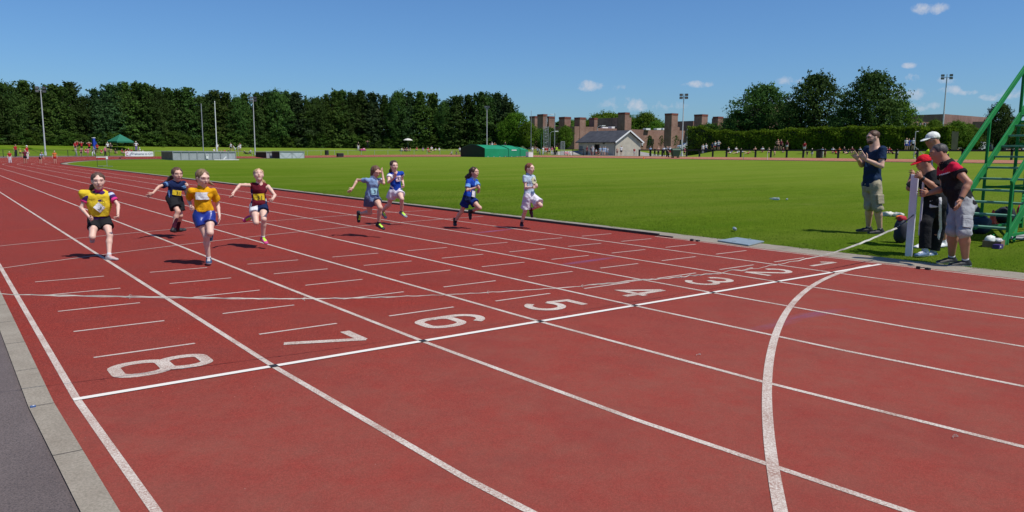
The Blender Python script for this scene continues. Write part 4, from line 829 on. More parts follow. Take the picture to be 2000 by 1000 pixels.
for (u,D,rz,col,lab,sv) in [(1862,118,-.3,(.62,.63,.64),'pale grey car right behind the hi-vis patch, leftmost of the parked cars',False),(1897,122,-.25,(.55,.57,.60),'silver car seen under the green stair rail',False),(1921,132,.9,(.66,.66,.66),'white car just right of the silver one under the stair rail',True),(1946,126,-.2,(.02,.025,.05),'dark blue car between the two green stair uprights',False),(1978,122,-.2,(.03,.03,.035),'black car behind the upper stair treads',True),(1345,150,-.5,(.5,.52,.55),'silver car at the left foot of the hedge',False),(1352,160,.2,(.35,.03,.04),'dark red car half hidden by the hedge end',False)]:
    P=at_D(u,D); car(P,rz,col,lab,sv)
P=at_D(1972,105); e=empty('phone_box',P,.2,'pale glazed shelter seen through the green stair treads','shelter'); mb=MB()
for x in (-.5,.5):
    for y in (-.5,.5): mb.bar((x,y,0),(x,y,2.3),.08,.08)
mb.box((0,0,2.34),(1.2,1.2,.1)); mb.build('frame',m_galv,e); mb=MB(); mb.box((0,-.5,1.2),(.9,.02,1.9)); mb.box((-.5,0,1.2),(.02,.9,1.9)); mb.build('pane',mat('dusty_glass',(.25,.28,.26),.2),e)
# ============================================================ FINISH POST, TAPE, GREEN STAND
e=empty('finish_post',(11.085,.237,0),.35,'white painted square finish post that the man in the red cap leans on','post'); m_pw=mat('white_gloss_paint',(.74,.71,.76),.5,.08,3,bump=.15)
mb=MB(); mb.box((0,0,.60),(.10,.10,1.24)); mb.build('shaft',m_pw,e,bevel=.006)
mb=MB(); mb.box((.065,-.115,.72),(.10,.03,.80)); mb.build('back_board',mat('lilac_paint',(.50,.46,.56),.5,.08,3),e,bevel=.004)
mb=MB(); mb.box((0,0,1.222),(.104,.104,.012)); mb.build('cap',m_pw,e,bevel=.004)
tp=[(-1.6,.30,.90),(-.9,.20,.77),(-.33,.12,.682),(-.03,.08,.648),(.54,.05,.575),(1.24,.0,.495),(1.86,-.03,.437),(2.77,-.04,.368),(3.91,-.02,.300),(4.61,.01,.268),(5.38,.03,.240),(6.23,.04,.215),(7.26,.05,.200),(8.29,.05,.235),(8.9,.04,.29),(9.5,.03,.375),(10.23,.03,.505)]
tp=np.array(tp); xs=np.linspace(-1.6,10.23,260); zz=np.interp(xs,tp[:,0],tp[:,2]); yy=np.interp(xs,tp[:,0],tp[:,1])
ker=np.ones(15)/15; pad=lambda q: np.convolve(np.pad(q,7,'edge'),ker,'valid'); zz=pad(zz); yy=pad(yy)
e=empty('finish_tape',(0,0,0),0,'thin white finish tape strung low across the lanes to the white post','tape')
_tn=np.convolve(np.random.RandomState(3).randn(404),[.25,.5,.25,.15,.1],'valid')
def tape(name,off,x0,x1,wf,m,ph):
    mb=MB(); V=[]; k0=0
    for k,x in enumerate(xs):
        if x<x0 or x>x1: continue
        q=x*7+ph; tw=1.15+.35*math.sin(x*3.1+ph); w_=wf(x)/2; jz=.0015*math.sin(x*31+ph)+.001*math.sin(x*53); jy=.003*math.sin(x*23+ph)
        if 3.8<x<8.6: jz=.010*float(_tn[k%400])*math.sin((x-3.8)/4.8*math.pi)**.5
        ox,oz=off(x); c=np.array([x,yy[k]+jy+ox,zz[k]+jz+oz]); d=np.array([0,math.cos(tw),math.sin(tw)])*w_; V+=[c-d,c+d,]
    n=len(V)//2; V=[tuple(v) for v in V]; V2=[(a,b+.0012,c_+.0012) for a,b,c_ in V]; Fc=[(2*k,2*k+1,2*k+3,2*k+2) for k in range(n-1)]; mb.add(V+V2,Fc+[tuple(2*n+j for j in f[::-1]) for f in Fc]+[(0,2*n,2*n+1,1)]); return mb.build(name,m,e)
m_tape=mat('white_tape',(.42,.41,.36),.8,.45,6)
tape('strand',lambda x:(0,0),-1.6,10.23,lambda x: .0036+.018*max(0,min(1,(x-7.6)/1.6)),m_tape,0)
tape('strand',lambda x:(.004,.005*math.sin((x+.4)*1.7)),-.2,2.2,lambda x:.003,m_tape,2)
tape('strand',lambda x:(.005,.008*math.sin((x-4.2)*2.9)),4.2,6.9,lambda x:.005,m_tape,1)
for x in (.33,1.45,3.05,4.15,5.6,7.4):
    k=int(np.argmin(abs(xs-x))); mb=MB(); mb.lathe((x,yy[k],zz[k]),[(.002,-.010),(.006,-.004),(.0065,.003),(.002,.010)],7,ax=(1,.2,.1)); mb.tube([(x,yy[k],zz[k]),(x+.012,yy[k]+.006,zz[k]+.013),(x+.022,yy[k],zz[k]+.007)],.0016,5); mb.tube([(x,yy[k],zz[k]),(x+.01,yy[k]-.005,zz[k]-.013)],.0016,5); mb.build('knot',m_tape,e)
mb=MB(); mb.tube([(10.22,.03,.505),(10.6,.10,.56),(11.03,.19,.63)],.009,6); mb.build('black_strap',m_blk,e)
# stand
X0,YN,YF=13.985,-.044,1.003; RUN,RISE=.289,.207; e=empty('judges_stand',(X0,YN,0),0,'tall green painted steel staircase stand with open treads at the right edge','staircase'); m_gp=mat('green_paint',(.012,.185,.045),.6,.12,4,bump=.1,spec=.2); m_gp2=mat('worn_green_tread',(.11,.25,.17),.55,.2,6)
def st(z): return (z)/RISE*RUN
NT=12; zt_=.27+RISE*(NT-1); off=.193
def sx_of(z): return off+(z-.27)/RISE*RUN
for nm,y in (('near',0),('far',YF-YN)):
    mb=MB(); mb.bar((sx_of(.0)-.02,y,.0),(sx_of(zt_+.1),y,zt_+.1),.035,.15); mb.build('stringer',m_gp,e,bevel=.004)
    mb=MB(); sl=RISE/RUN; L=NT*RUN+.2; mb.bar((-.04,y,1.073-.04*sl),(L,y,1.073+L*sl),.04,.105); mb.build('handrail',m_gp,e,bevel=.004)
    mb=MB(); mb.bar((0,y,0),(0,y,1.08),.05,.05); mb.build('newel_post',m_gp,e,bevel=.004)
def hitY(u,v,y): d=ray(u,v); t=(y-C[1])/d[1]; return C+d*t
xa=hitY(1925,330,YF)[0]-X0; zz1=1.073+xa*RISE/RUN
for y in (0,YF-YN): mb=MB(); mb.bar((xa,y,0),(xa,y,zz1),.045,.045); mb.build('baluster',m_gp,e,bevel=.004)
xb=hitY(1990,250,YF)[0]-X0; zz2=1.073+xb*RISE/RUN
for y in (0,YF-YN): mb=MB(); mb.bar((xb,y,0),(xb,y,zz2),.05,.05); mb.build('baluster',m_gp,e,bevel=.004)
for k in range(NT): mb=MB(); z=.27+RISE*k; mb.box((sx_of(z)+.10,(YF-YN)/2,z-.018),(.22,YF-YN-.03,.036)); t_=mb.build('tread',m_gp2,e,bevel=.003); 
LX=NT*RUN+.2
mb=MB(); mb.box((LX+.6,(YF-YN)/2,zt_+.05),(1.3,YF-YN,.05)); mb.build('platform',m_gp2,e)
for x in (LX,LX+1.25):
    for y in (0,YF-YN): mb=MB(); mb.bar((x,y,0),(x,y,zt_+1.1),.06,.06); mb.build('leg',m_gp,e,bevel=.004)
mb=MB()
for (a,b_) in [((xa,0,.92),(xa,1.047,.92)),((xb,0,.85),(xb,1.047,.85)),((xb,0,2.2),(xb,1.047,2.2)),((xb,0,1.75),(xb,1.047,1.75)),((.1,0,.16),(LX,0,.16)),((.1,1.047,.12),(LX,1.047,.12)),((xa,1.047,.9),(LX,1.047,.9)),((LX,0,1.2),(LX,1.047,1.2)),((.3,0,.05),(LX,1.047,.75))]: mb.bar(a,b_,.04,.04)
mb.build('cross_brace',m_gp,e)
# ============================================================ SMALL THINGS
def sack(P,dims,label,cat,name,m,seed=1,rz=0.,drop=0):
    r=np.random.RandomState(seed); mb=MB(); n=14; V=[]; rows=9
    for a in range(rows):
        ph=math.pi*a/(rows-1); 
        for j in range(n):
            th=2*math.pi*j/n; k=1+.16*r.randn()*.5; sp_=math.sin(ph)**.55 if ph<3.1 else .4; x=sp_*math.cos(th)*k; y=sp_*math.sin(th)*k; z=math.cos(ph)*.5*(1+.1*r.randn())+.5; V.append((x*dims[0]/2,y*dims[1]/2,max(0,z)*dims[2]))
    Fc=[(a*n+j,(a+1)*n+j,(a+1)*n+(j+1)%n,a*n+(j+1)%n) for a in range(rows-1) for j in range(n)]; mb.add(V,Fc); o=mb.build(name,m,loc=P,smooth=True); o.rotation_euler=(0,0,rz); return tag(o,label,cat)
def bottle(P,h,col,label,lying=False,rz=0.,cap=(.1,.3,.6)):
    e=empty('plastic_bottle',P,rz,label,'bottle'); mb=MB(); r=h*.14; mb.lathe((0,0,0),[(r*.8,0),(r,.02),(r,h*.3),(r*.9,h*.33),(r,h*.36),(r,h*.62),(r*.4,h*.86),(r*.36,h*.93)],12); b=mb.build('body',mat('bottle_plastic',col,.12,.05,4,trans=.55),e,smooth=True); mb=MB(); mb.lathe((0,0,h*.92),[(r*.42,0),(r*.42,h*.07)],10); c_=mb.build('cap',mat('cap_plastic',cap,.4),e)
    if lying: e.rotation_euler=(0,R(90),rz); e.location=(P[0],P[1],P[2]+r)
    return e
P=G(1436,451,.02); bottle(P,.24,(.62,.68,.75),'clear empty bottle lying on the grass above the cover plate',True,.8)
P=G(1522,391,.03); bottle(P,.30,(.65,.72,.75),'clear empty bottle lying far out on the infield grass left of the clapping man',True,1.9)
P=G(1536,391,.03); bottle(P,.2,(.65,.72,.75),'short clear bottle lying beside the longer one far out on the infield',True,.4)
P=G(65,800); solid((P[0],P[1],.012),'tiny blue and white wrapper lying on the asphalt edge at the lower left','wrapper','wrapper',[mat('blue_print',(.03,.09,.25),.4),m_white],lambda b:(b.box((0,0,.006),(.028,.022,.012)),b.box((.003,0,.0125),(.012,.012,.002),m=1)),.002)
for (u,v,lab) in [(1862,855,'pale scrap of string beside the lane line at the lower right'),(1360,694,'tiny twist of string on the red surface in front of lane four')]:
    P=G(u,v,.02); mb=MB(); mb.tube([(0,0,0),(.02,.012,.002),(.045,-.006,0),(.06,.012,.002),(.05,.02,0)],.0015,5); tag(mb.build('string_scrap',m_tape,loc=P),lab,'string')
for (u0,v0,u1,v1) in [(1724,419,1765,421)]:
    a=G(u0,v0+3); b_=G(u1,v1+3); mb=MB(); n=9; pts=[tuple(a+(b_-a)*k/n+np.array([.03*math.sin(k*2),.04*math.cos(k*3),.05])) for k in range(n+1)]; mb.tube(pts,[.04,.07,.05,.08,.06,.05,.07,.05,.06,.03],8); tag(mb.build('white_sheet',mat('white_plastic_sheet',(.70,.68,.60),.5,.1,6),smooth=True),'rolled white plastic sheet lying on the grass right of the clapping man','sheet')
P=G(1757,428); sack(P,(.28,.16,.09),'orange bag lying by the white plastic sheet behind the finish post','bag','orange_bag',mat('orange_cloth',(.75,.16,.02),.7),3)
P=G(1790,478); sack((P[0]+.05,P[1]+.3,0),(.26,.22,.40),'dark navy rucksack with a red top standing just right of the finish post','rucksack','rucksack',mat('navy_nylon',(.018,.02,.035),.7),4)
P=G(1790,478); sack((P[0]+.05,P[1]+.3,.37),(.17,.14,.10),'red cloth stuffed on top of the navy rucksack by the post','cloth','red_cloth',mat('red_cloth',(.42,.02,.04),.8),5)
P=G(1846,478); bottle((P[0],P[1],0),.24,(.7,.2,.3),'pink drink bottle standing between the two men near the stand',cap=(.7,.7,.7))
P=G(1938,437); e=empty('orange_cone',P,0,'orange red traffic cone stored under the green stand','cone'); mb=MB(); mb.lathe((0,0,0),[(.09,.02),(.02,.30),(.015,.31)],12); mb.box((0,0,.01),(.22,.22,.02)); mb.build('body',mat('orange_red',(.72,.07,.02),.5),e)
P=G(1962,436); sack(P,(.52,.40,.36),'big black holdall under the right side of the green stand','bag','black_holdall',mat('black_nylon',(.014,.014,.016),.7),6)
P=G(1992,425); sack(P,(.20,.16,.30),'small red and grey bag at the right edge behind the holdall','bag','red_bag',mat('red_cloth',(.42,.02,.04),.8),7)
P=G(1914,456); sack(P,(.46,.34,.34),'dark blue bag on the grass beside the grey shorts under the stand','bag','blue_bag',mat('dark_blue_nylon',(.015,.03,.06),.7),8)
P=G(1898,447); sack(P,(.40,.30,.48),'tall dark bag left of the blue one under the stand','bag','dark_bag',mat('black_nylon2',(.012,.016,.018),.7),9)
P=G(1940,482); e=empty('cardboard_tray',P,.2,'shallow brown cardboard tray on the grass at the foot of the green stand','tray'); m_cb=mat('cardboard',(.20,.13,.07),.85,.15,4)
mb=MB(); mb.box((0,0,.01),(.36,.26,.02)); 
for s in (-1,1): mb.box((0,s*.13,.06),(.36,.008,.10)); mb.box((s*.18,0,.06),(.008,.26,.10))
mb.build('tray_body',m_cb,e)
sack((P[0]-.08,P[1]+.03,.04),(.17,.15,.15),'white carrier bag in the left of the cardboard tray','bag','carrier_bag',mat('white_polythene',(.72,.74,.66),.4),10)
bottle((P[0]+.02,P[1]+.02,.02),.19,(.05,.5,.15),'green plastic bottle standing in the cardboard tray',cap=(.02,.35,.08))
sack((P[0]+.12,P[1]-.02,.04),(.16,.14,.10),'crumpled clear wrapping in the right of the cardboard tray','wrapping','clear_wrapping',mat('clear_film',(.55,.55,.55),.3),11)
P=G(1942,485); solid((P[0],P[1]-.05,0),'small purple snack packet lying in front of the cardboard tray','packet','snack_packet',[mat('purple_film',(.06,.03,.16),.35),m_white],lambda b:(b.box((0,0,.035),(.17,.10,.07)),b.box((-.03,-.051,.04),(.04,.004,.03),m=1)),.01)
P=G(1992,467); solid(P,'grey foam mat at the right edge beside the stand','mat','foam_mat',m_gtop,lambda b:(b.box((0,0,.03),(.5,.4,.04)),b.box((.1,.05,.06),(.3,.3,.03))),.01,rz=.4)
# ============================================================ PEOPLE: smooth signed distance bodies
def nrm(v): v=np.asarray(v,float); return v/(np.linalg.norm(v)+1e-12)
class Field:
    def __init__(s,h): s.h=h; s.p=[]
    def cone(s,a,b,ra,rb,k=.02,op='u',flat=None):  s.p.append(('c',np.array(a,float),np.array(b,float),ra,rb,k,op,flat)); return s
    def ell(s,c,ax,r,k=.02,op='u'): s.p.append(('e',np.array(c,float),np.array([nrm(x) for x in ax]),np.array(r,float),k,op)); return s
    def ec(s,a,b,l,r0,r1,k=.02,op='u',cap=.8): s.p.append(('ec',np.array(a,float),np.array(b,float),np.array(l,float),r0,r1,k,op,cap)); return s
    def cut(s,pt,n): s.p.append(('cut',np.array(pt,float),nrm(n))); return s
    def bounds(s):
        lo=np.full(3,1e9);hi=-lo
        for q in s.p:
            if q[0]=='cut' or (q[0]=='c' and q[6]=='s') or (q[0]=='e' and q[5]=='s') or (q[0]=='ec' and q[7]=='s'): continue
            if q[0]=='e': P=[q[1]]; r=max(q[3])
            else: P=[q[1],q[2]]; r=max(q[3],q[4]) if q[0]=='c' else max(*q[4],*q[5])
            for x in P: lo=np.minimum(lo,x-r); hi=np.maximum(hi,x+r)
        return lo-3*s.h-.01,hi+3*s.h+.01
    def mesh(s,noise=0.,nscale=22.,seed=0):
        h=s.h; lo,hi=s.bounds(); n=np.ceil((hi-lo)/h).astype(int)+1; Fd=np.full(n,1.0,np.float32)
        ax=[lo[i]+h*np.arange(n[i]) for i in range(3)]
        for q in s.p:
            if q[0]=='cut': 
                d=(ax[0][:,None,None]-q[1][0])*q[2][0]+(ax[1][None,:,None]-q[1][1])*q[2][1]+(ax[2][None,None,:]-q[1][2])*q[2][2]; Fd=np.maximum(Fd,d.astype(np.float32)); continue
            if q[0]=='e': P=q[1][None]; r=max(q[3]); k=q[4]; op=q[5]
            elif q[0]=='c': P=np.stack([q[1],q[2]]); r=max(q[3],q[4]); k=q[5]; op=q[6]
            else: P=np.stack([q[1],q[2]]); r=max(*q[4],*q[5]); k=q[6]; op=q[7]
            m=r+k+4*h+.02; i0=np.clip(((P.min(0)-m-lo)/h).astype(int),0,n-1); i1=np.clip(((P.max(0)+m-lo)/h).astype(int)+2,1,n)
            if (i1<=i0).any(): continue
            X,Y,Z=np.meshgrid(ax[0][i0[0]:i1[0]],ax[1][i0[1]:i1[1]],ax[2][i0[2]:i1[2]],indexing='ij')
            if q[0]=='e':
                c=q[1]; A=q[2]; rr_=q[3]; u=[( (X-c[0])*A[j][0]+(Y-c[1])*A[j][1]+(Z-c[2])*A[j][2])/rr_[j] for j in range(3)]
                k0=np.sqrt(u[0]**2+u[1]**2+u[2]**2); k1=np.sqrt((u[0]/rr_[0])**2+(u[1]/rr_[1])**2+(u[2]/rr_[2])**2)+1e-9; d=k0*(k0-1)/k1
            elif q[0]=='c':
                a,b,ra,rb=q[1:5]; ab=b-a; L2=ab@ab+1e-12; t=((X-a[0])*ab[0]+(Y-a[1])*ab[1]+(Z-a[2])*ab[2])/L2; tc_=np.clip(t,0,1)
                d=np.sqrt((X-a[0]-ab[0]*tc_)**2+(Y-a[1]-ab[1]*tc_)**2+(Z-a[2]-ab[2]*tc_)**2)-(ra+(rb-ra)*tc_)
                if q[7]: d=np.maximum(d,(t-1)*math.sqrt(L2))
            else:
                a,b,l,r0,r1=q[1:6]; ab=b-a; L=math.sqrt(ab@ab)+1e-9; zc=ab/L; l=nrm(l-zc*(l@zc)); f=np.cross(zc,l)
                t=((X-a[0])*zc[0]+(Y-a[1])*zc[1]+(Z-a[2])*zc[2])/L; tc_=np.clip(t,0,1); rl=r0[0]+(r1[0]-r0[0])*tc_; rf=r0[1]+(r1[1]-r0[1])*tc_
                x=((X-a[0])*l[0]+(Y-a[1])*l[1]+(Z-a[2])*l[2]); y=((X-a[0])*f[0]+(Y-a[1])*f[1]+(Z-a[2])*f[2]); z=(t-tc_)*L; rz=np.minimum(rl,rf)*q[8]
                k0=np.sqrt((x/rl)**2+(y/rf)**2+(z/rz)**2); k1=np.sqrt((x/rl**2)**2+(y/rf**2)**2+(z/rz**2)**2)+1e-6; d=np.where(k0<.15,-np.minimum(rl,rf)*.85,k0*(k0-1)/k1)
            sub=Fd[i0[0]:i1[0],i0[1]:i1[1],i0[2]:i1[2]]; d=d.astype(np.float32)
            if op=='u': hh=np.maximum(k-np.abs(sub-d),0)/max(k,1e-6); sub[...]=np.minimum(sub,d)-hh*hh*k*.25
            else: hh=np.maximum(k-np.abs(sub+d),0)/max(k,1e-6); sub[...]=np.maximum(sub,-d)+hh*hh*k*.25
        if noise:
            r=np.random.RandomState(seed); W=np.zeros(n,np.float32)
            for j in range(5):
                w_=r.randn(3)*nscale*np.array([1,1,.7]); W+=np.sin(ax[0][:,None,None]*w_[0]+ax[1][None,:,None]*w_[1]+ax[2][None,None,:]*w_[2]+r.rand()*6).astype(np.float32)
            Fd+=noise*W*.5
        return surface_nets(Fd,lo,h)
def surface_nets(Fd,lo,h):
    s=Fd<0; n=np.array(Fd.shape)
    c=np.zeros(n-1,np.int8)
    for dx in (0,1):
        for dy in (0,1):
            for dz in (0,1): c+=s[dx:n[0]-1+dx,dy:n[1]-1+dy,dz:n[2]-1+dz]
    act=(c>0)&(c<8); idx=np.full(n-1,-1,np.int64); I=np.argwhere(act); idx[act]=np.arange(len(I)); S=np.zeros((len(I),3)); W=np.zeros(len(I))
    cor=[(a,b,d) for a in (0,1) for b in (0,1) for d in (0,1)]
    for p in cor:
        for ax_ in range(3):
            if p[ax_]==1: continue
            q=list(p); q[ax_]=1; va=Fd[I[:,0]+p[0],I[:,1]+p[1],I[:,2]+p[2]]; vb=Fd[I[:,0]+q[0],I[:,1]+q[1],I[:,2]+q[2]]; m=(va<0)!=(vb<0)
            t=np.where(m,va/(va-vb+1e-12*(va==vb)),0); P=np.tile(np.array(p,float),(len(I),1)); P[:,ax_]+=t; S[m]+=P[m]; W+=m
    V=lo+h*(I+S/np.maximum(W,1)[:,None]); Q=[]
    for ax_ in range(3):
        o=[(1,2),(2,0),(0,1)][ax_]; sl=[slice(None)]*3; s1=[slice(None)]*3
        sl[ax_]=slice(0,n[ax_]-1); s1[ax_]=slice(1,n[ax_]); m=s[tuple(sl)]!=s[tuple(s1)]; E=np.argwhere(m)
        ok=(E[:,o[0]]>0)&(E[:,o[1]]>0)&(E[:,o[0]]<n[o[0]]-1)&(E[:,o[1]]<n[o[1]]-1); E=E[ok]; ins=s[tuple(E.T)]
        def g(d0,d1): q=E.copy(); q[:,o[0]]-=d0; q[:,o[1]]-=d1; return idx[tuple(q.T)]
        q=np.stack([g(0,0),g(1,0),g(1,1),g(0,1)],-1); q[~ins]=q[~ins][:,::-1]; Q.append(q)
    Q=np.concatenate(Q); Q=Q[(Q>=0).all(1)]; return V,Q
def sdf_obj(name,fld,mats,parent=None,base=None,paint=None,noise=0.,seed=0,nscale=22.):
    V,Q=fld.mesh(noise,nscale,seed)
    for _ in range(1):      # one light smoothing pass
        A=np.zeros_like(V); cn=np.zeros(len(V))
        for j in range(4): a=Q[:,j]; b=Q[:,(j+1)%4]; np.add.at(A,a,V[b]); np.add.at(cn,a,1); np.add.at(A,b,V[a]); np.add.at(cn,b,1)
        V=V*.5+.5*A/np.maximum(cn,1)[:,None]
    Cn=V[Q].mean(1); idx=paint(Cn) if paint is not None else np.zeros(len(Q),int)
    if base is not None: V=V-base
    me=bpy.data.meshes.new(name); nq=len(Q); me.vertices.add(len(V)); me.vertices.foreach_set('co',V.ravel()); me.loops.add(nq*4); me.loops.foreach_set('vertex_index',Q.ravel().astype(np.int32)); me.polygons.add(nq); me.polygons.foreach_set('loop_start',np.arange(nq,dtype=np.int32)*4); me.polygons.foreach_set('loop_total',np.full(nq,4,dtype=np.int32))
    for m in (mats if isinstance(mats,(list,tuple)) else [mats]): me.materials.append(m)
    me.polygons.foreach_set('material_index',np.asarray(idx,dtype=np.int32)); me.polygons.foreach_set('use_smooth',np.ones(nq,bool)); me.update(calc_edges=True)
    o=bpy.data.objects.new(name,me); COL.objects.link(o)
    if parent: o.parent=parent
    return o
def skinmat(name,col):
    m=mat(name,col,rough=.5,var=.07,scale=14,spec=.35); b=m.node_tree.nodes['Principled BSDF']; b.inputs['Subsurface Weight'].default_value=.0; return m
SKIN={'pale':skinmat('pale_skin',(.70,.45,.35)),'fair':skinmat('fair_skin',(.62,.37,.27)),'tan':skinmat('tanned_skin',(.40,.19,.115)),'mid':skinmat('mid_skin',(.48,.26,.175))}
m_lip=mat('lips',(.42,.13,.11),.5,.05,8); m_brow=mat('brow_hair',(.22,.12,.075),.8,.1,20); m_eyew=mat('eye_white',(.55,.52,.5),.3,.02,5); m_iris=mat('iris',(.035,.03,.028),.2,.1,5)
def hairmat(c): return mat('hair_%02d%02d%02d'%tuple(int(x*100) for x in c),c,rough=.55,var=.45,scale=26,bump=.5,bscale=60,spec=.35)
# ---- joints from the photograph: each limb keeps its real length and is turned in depth to meet its sight line
class Pose:
    def __init__(s,base_px,z0=0.):
        s.B=G(*base_px,z0); v=s.B-C; v[2]=0; s.hv=nrm(v); s.rh=np.array([s.hv[1],-s.hv[0],0.]); s.z0=z0
    def plane(s,px,off=0.):
        d=ray(*px); t=((s.B+s.hv*off-C)@s.hv)/(d@s.hv); return C+d*t
    def seg(s,P,px,L,sg=-1):
        d=nrm(ray(*px)); w_=P-C; b=w_@d; disc=b*b-(w_@w_-L*L)
        if disc<=0: q=C+d*b; return P+nrm(q-P)*L
        return C+d*(b+(math.sqrt(disc) if sg>0 else -math.sqrt(disc)))
    def face(s,psi): a=R(psi); return -s.hv*math.cos(a)+s.rh*math.sin(a), s.rh*math.cos(a)+s.hv*math.sin(a)
def hand(f,W,tip,side,H,curl=.3,thumb=1,sc=1.):
    """palm, four fingers and a thumb added to field f; W wrist, tip finger end, side: thumb side direction"""
    d=nrm(tip-W); L=np.linalg.norm(tip-W); sd_=nrm(side-d*(side@d)); n=np.cross(d,sd_); pw=.026*H*sc; pt=.0115*H*sc
    f.ec(W+d*.004,W+d*L*.46,sd_,(pw*.62,pt*1.15),(pw*.95,pt),.012)
    root=W+d*L*.44; rf=max(.0052*H*sc,f.h*.85)
    for j,(o,ln) in enumerate(((.72,.92),(.25,1.0),(-.24,.95),(-.72,.78))):
        a=root+sd_*pw*o; c1=curl*(1+.12*j); L1=L*.30*ln; L2=L*.28*ln; d1=nrm(d*math.cos(c1)+n*math.sin(c1)*thumb+sd_*o*.16); d2=nrm(d*math.cos(c1*2.3)+n*math.sin(c1*2.3)*thumb+sd_*o*.12)
        f.cone(a,a+d1*L1,rf*1.15,rf,.006); f.cone(a+d1*L1,a+d1*L1+d2*L2,rf,rf*.82,.004)
    ta=W+d*L*.16+sd_*pw*.7; t1=ta+nrm(d*.75+sd_*.75+n*.25*thumb)*L*.24; f.cone(ta,t1,rf*1.45,rf*1.15,.010); f.cone(t1,t1+nrm(d*.95+sd_*.25+n*.3*thumb)*L*.20,rf*1.15,rf*.9,.005)
def head(f,c,up,fw,hh,kneck=.02):
    l=nrm(np.cross(fw,up)); up=nrm(up); fw=nrm(np.cross(up,l)); A=(l,fw,up); P=lambda a,b,d: c+l*a*hh+fw*b*hh+up*d*hh
    f.ell(P(0,-.05,.13),A,np.array([.345,.425,.37])*hh,.02); f.ell(P(0,.09,-.16),A,np.array([.265,.30,.335])*hh,.05*hh*4)
    f.cone(P(0,.20,-.41),P(0,.22,-.43),.085*hh,.085*hh,.03); 
    for s_ in (-1,1):
        f.ell(P(s_*.17,.24,-.10),A,np.array([.10,.10,.10])*hh,.03); f.ell(P(s_*.345,-.03,-.03),A,np.array([.035,.085,.12])*hh,.012)
        f.ell(P(s_*.145,.425,.035),A,np.array([.075,.045,.042])*hh,.02,'s')
    f.cone(P(0,.375,.05),P(0,.455,-.115),.032*hh,.052*hh,.018); f.ell(P(0,.36,.115),A,np.array([.24,.06,.045])*hh,.03); f.ell(P(0,.375,-.255),A,np.array([.105,.045,.035])*hh,.014)
    return A,P
def add_face(person,P,A,hh,base,brow,glasses=None,shades=None):
    for s_ in (-1,1):
        f=Field(max(.0035,.016*hh)); f.ell(P(s_*.145,.355,.03),A,np.array([.056,.045,.027])*hh,.001)
        def pt(Cn,s_=s_): q=(Cn-P(s_*.145,.37,.03)); return (np.hypot(q@A[0],q@A[2])<.028*hh).astype(int)
        sdf_obj('eye',f,[m_eyew,m_iris],person,base,pt)
def face_paint(P,A,hh):
    def fn(Cn):
        q=(Cn-P(0,0,0))/hh; x=q@A[0]; y=q@A[1]; z=q@A[2]; id_=np.zeros(len(Cn),int)
        id_[(np.abs(x)<.085)&(y>.30)&(np.abs(z+.255)<.030)]=1
        id_[(np.abs(np.abs(x)-.15)<.085)&(y>.26)&(np.abs(z-.125+.12*np.abs(np.abs(x)-.15))<.018)]=2
        return id_
    return fn
def shoe(person,An,toe,down,H,base,mats,h,sc=1.,name='shoe',boot=False):
    """An ankle, toe tip; down roughly shin direction"""
    fd=nrm(toe-An-down*((toe-An)@down)); dn=nrm(down-fd*(down@fd)); sd_=np.cross(fd,dn); a=An+dn*.030*H*sc-fd*.022*H; L=.150*H*sc
    f=Field(h); f.ec(a,a+fd*L*.45,sd_,(.024*H*sc,.024*H*sc),(.026*H*sc,.024*H*sc),.02); f.ec(a+fd*L*.4,a+fd*L*.86+dn*.004*H,sd_,(.029*H*sc,.020*H*sc),(.024*H*sc,.013*H*sc),.02); f.cone(An-dn*(.022*H if boot else .002),a,.024*H*sc,.025*H*sc,.015)
    if boot: f.cone(An-dn*.07*H,An,.029*H,.026*H,.02)
    bot=.030*H*sc; f.cut(An+dn*(.050*H*sc),dn)
    if boot: f.cut(An-dn*.075*H,-dn)
    def pt(Cn):
        q=Cn-An; z=q@dn; x=q@fd; id_=np.zeros(len(Cn),int); id_[z>.036*H*sc]=1; id_[(x>.02*H)&(x<.085*H)&(z<.022*H*sc)&(np.abs(q@sd_)<.015*H)]=2; return id_
    return sdf_obj(name,f,mats,person,base,pt)
